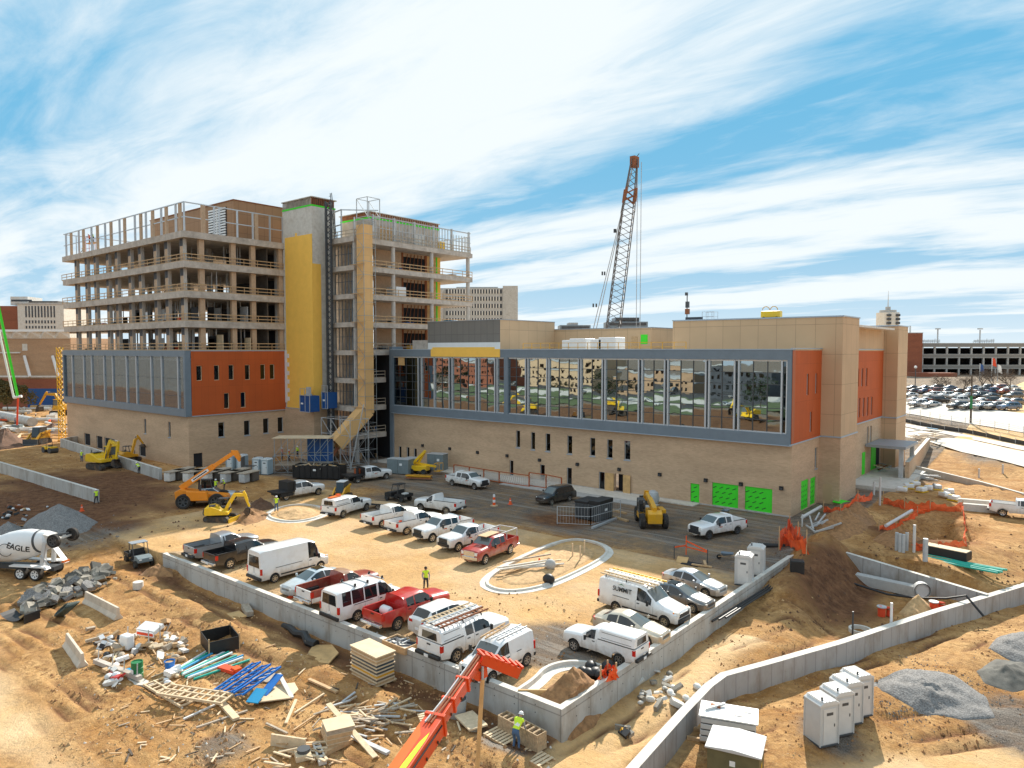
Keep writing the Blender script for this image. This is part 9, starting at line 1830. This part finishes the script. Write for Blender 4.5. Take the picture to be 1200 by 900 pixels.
for i in range(60):
    q = G(r.uniform(-5,74), r.uniform(472,514), 0); k = r.random(); mb = MB('white'); c_ = r.choice(['wood_light','conc_light','conc','rust','white','net_orange','eq_grey','ply'])
    if k < .45: mb.beam((-3,0,.5),(r.uniform(2,6),0,.6),.35,.35,c_)
    elif k < .7: mb.tube([(-2,0,.6),(2.4,.2,.6)], .5, 10, 'conc_light')
    else: mb.cb((0,0,.6),(r.uniform(1,2.5),1.2,r.uniform(.5,1.3)),c_,0,0,0)
    single(mb, 'stored_material', 'stored pipe, beam or crate in the cluttered area at far left', 'material', q, r.uniform(-.4,.9), 'stored material at far left')
mb = MB('conc'); mb.tube([(0,0,1.0),(26,6,1.0)], 1.1, 14, 'conc'); S('culvert_pipe', 'long grey culvert pipe across the far left construction area', 'pipe', -2, 491, radians(-14), mb, 0)
for i, (px, w_, h_) in enumerate(((666.5,1.3,1.5),(680,2.6,1.7),(701.5,1.7,1.6),(714.5,2.6,1.8))): x, z = ay(px, 405, 79); t = thing('insulation_stack', ['white wrapped insulation stack, far left on the wing roof','wide white insulation stack beside it on the left of the roof','white insulation stack in the middle of the wing roof','wide white insulation stack right of the middle on the wing roof'][i], 'insulation stack', (x, 79.5, 17.3)); mb = MB('white'); mb.box(-w_/2,w_/2,-1.2,1.2,.1,h_,'white'); mb.build('wrapped_load', t, bevel=.1); mb = MB('orange_paint'); mb.box(-w_/2,w_/2,-1.22,-1.205,.5,.6,'wood_light'); mb.build('strap', t)
x0r = ay(612, 405, 76.4)[0]; x1r = ay(803, 405, 76.4)[0]; t = thing('roof_guardrail', 'yellow guardrail along the roof edge of the glazed wing', 'guardrail', (x0r, 76.6, 17.3)); mb = MB('cat_yellow'); L_ = x1r-x0r; n = 16
for i in range(n+1): mb.beam((L_*i/n,0,0),(L_*i/n,0,1.1),.06)
for h in (.55,1.1): mb.beam((0,0,h),(L_,0,h),.06)
mb.build('rail', t)
x, z = ay(805, 372, 87); t = thing('camera_mast', 'thin rooftop mast with red and black instruments', 'mast', (x, 87, 21.2)); mb = MB('frame_dark'); mb.beam((0,0,0),(0,0,3.6),.1); mb.build('mast', t); mb = MB('frame_dark'); mb.cb((.05,0,1.3),(.5,.4,.7),'rust'); mb.cb((.05,0,2.2),(.4,.4,.8),'frame_dark'); mb.cb((-.1,0,3.6),(.3,.3,.4),'frame_dark'); mb.cb((1.0,0,.3),(2.2,.5,.5),'dark_grey'); mb.build('instrument_box', t)
x, z = ay(904, 372, 90); t = thing('roof_cart', 'yellow roofing cart on top of the tan end mass', 'roofing cart', (x, 90, 21.25)); mb = MB('cat_yellow'); mb.box(-1.2,1.2,-.5,.5,.3,1.1,'yellow'); mb.build('body', t, bevel=.1); mb = MB('cat_yellow'); [mb.tube([(sx_+.45*cos(a_),-.55,1.2+.45*sin(a_)) for a_ in [pi*i/8 for i in range(9)]], .05, 6, 'cat_yellow') for sx_ in (-.5,.5)]; mb.build('hoop_rail', t); [add_wheel(t,x_,y_,.2,.12,'black') for x_ in (-.8,.8) for y_ in (-.45,.45)]
x, z = ay(832, 372, 88); t = thing('hatch_rail', 'small white hatch railing on the tan roof mass', 'railing', (x, 88, 21.2)); mb = MB('galv'); [mb.beam((a_,b_,0),(a_,b_,1.2),.05) for a_ in (-.8,0,.8) for b_ in (-.6,.6)]; [mb.beam((-.8,b_,h),(.8,b_,h),.05) for b_ in (-.6,.6) for h in (.6,1.2)]; mb.build('rail', t)
for x, y, k, sz, m_, l in ((-90.4,79.5,5,(2.6,2.2,1.7),'white','white wrapped pallet on the fifth open deck of the right frame'),(-90.4,92.5,4,(2,2,1.0),'pipe_blue','blue tarp pile at the far end of an open deck'),(-90.6,84,3,(1,3.4,.8),'cat_yellow','yellow timber pile on the fourth deck of the right frame'),(-90.5,90,7,(1.2,1.2,1.6),'yellow','yellow box on the roof deck of the right frame')): mb = MB(m_); mb.cb((0,0,sz[2]/2),sz,m_); single(mb, 'stored_pallet', l, 'pallet', (x, y, ST*(k+1)+.03), 0, bevel=.08)
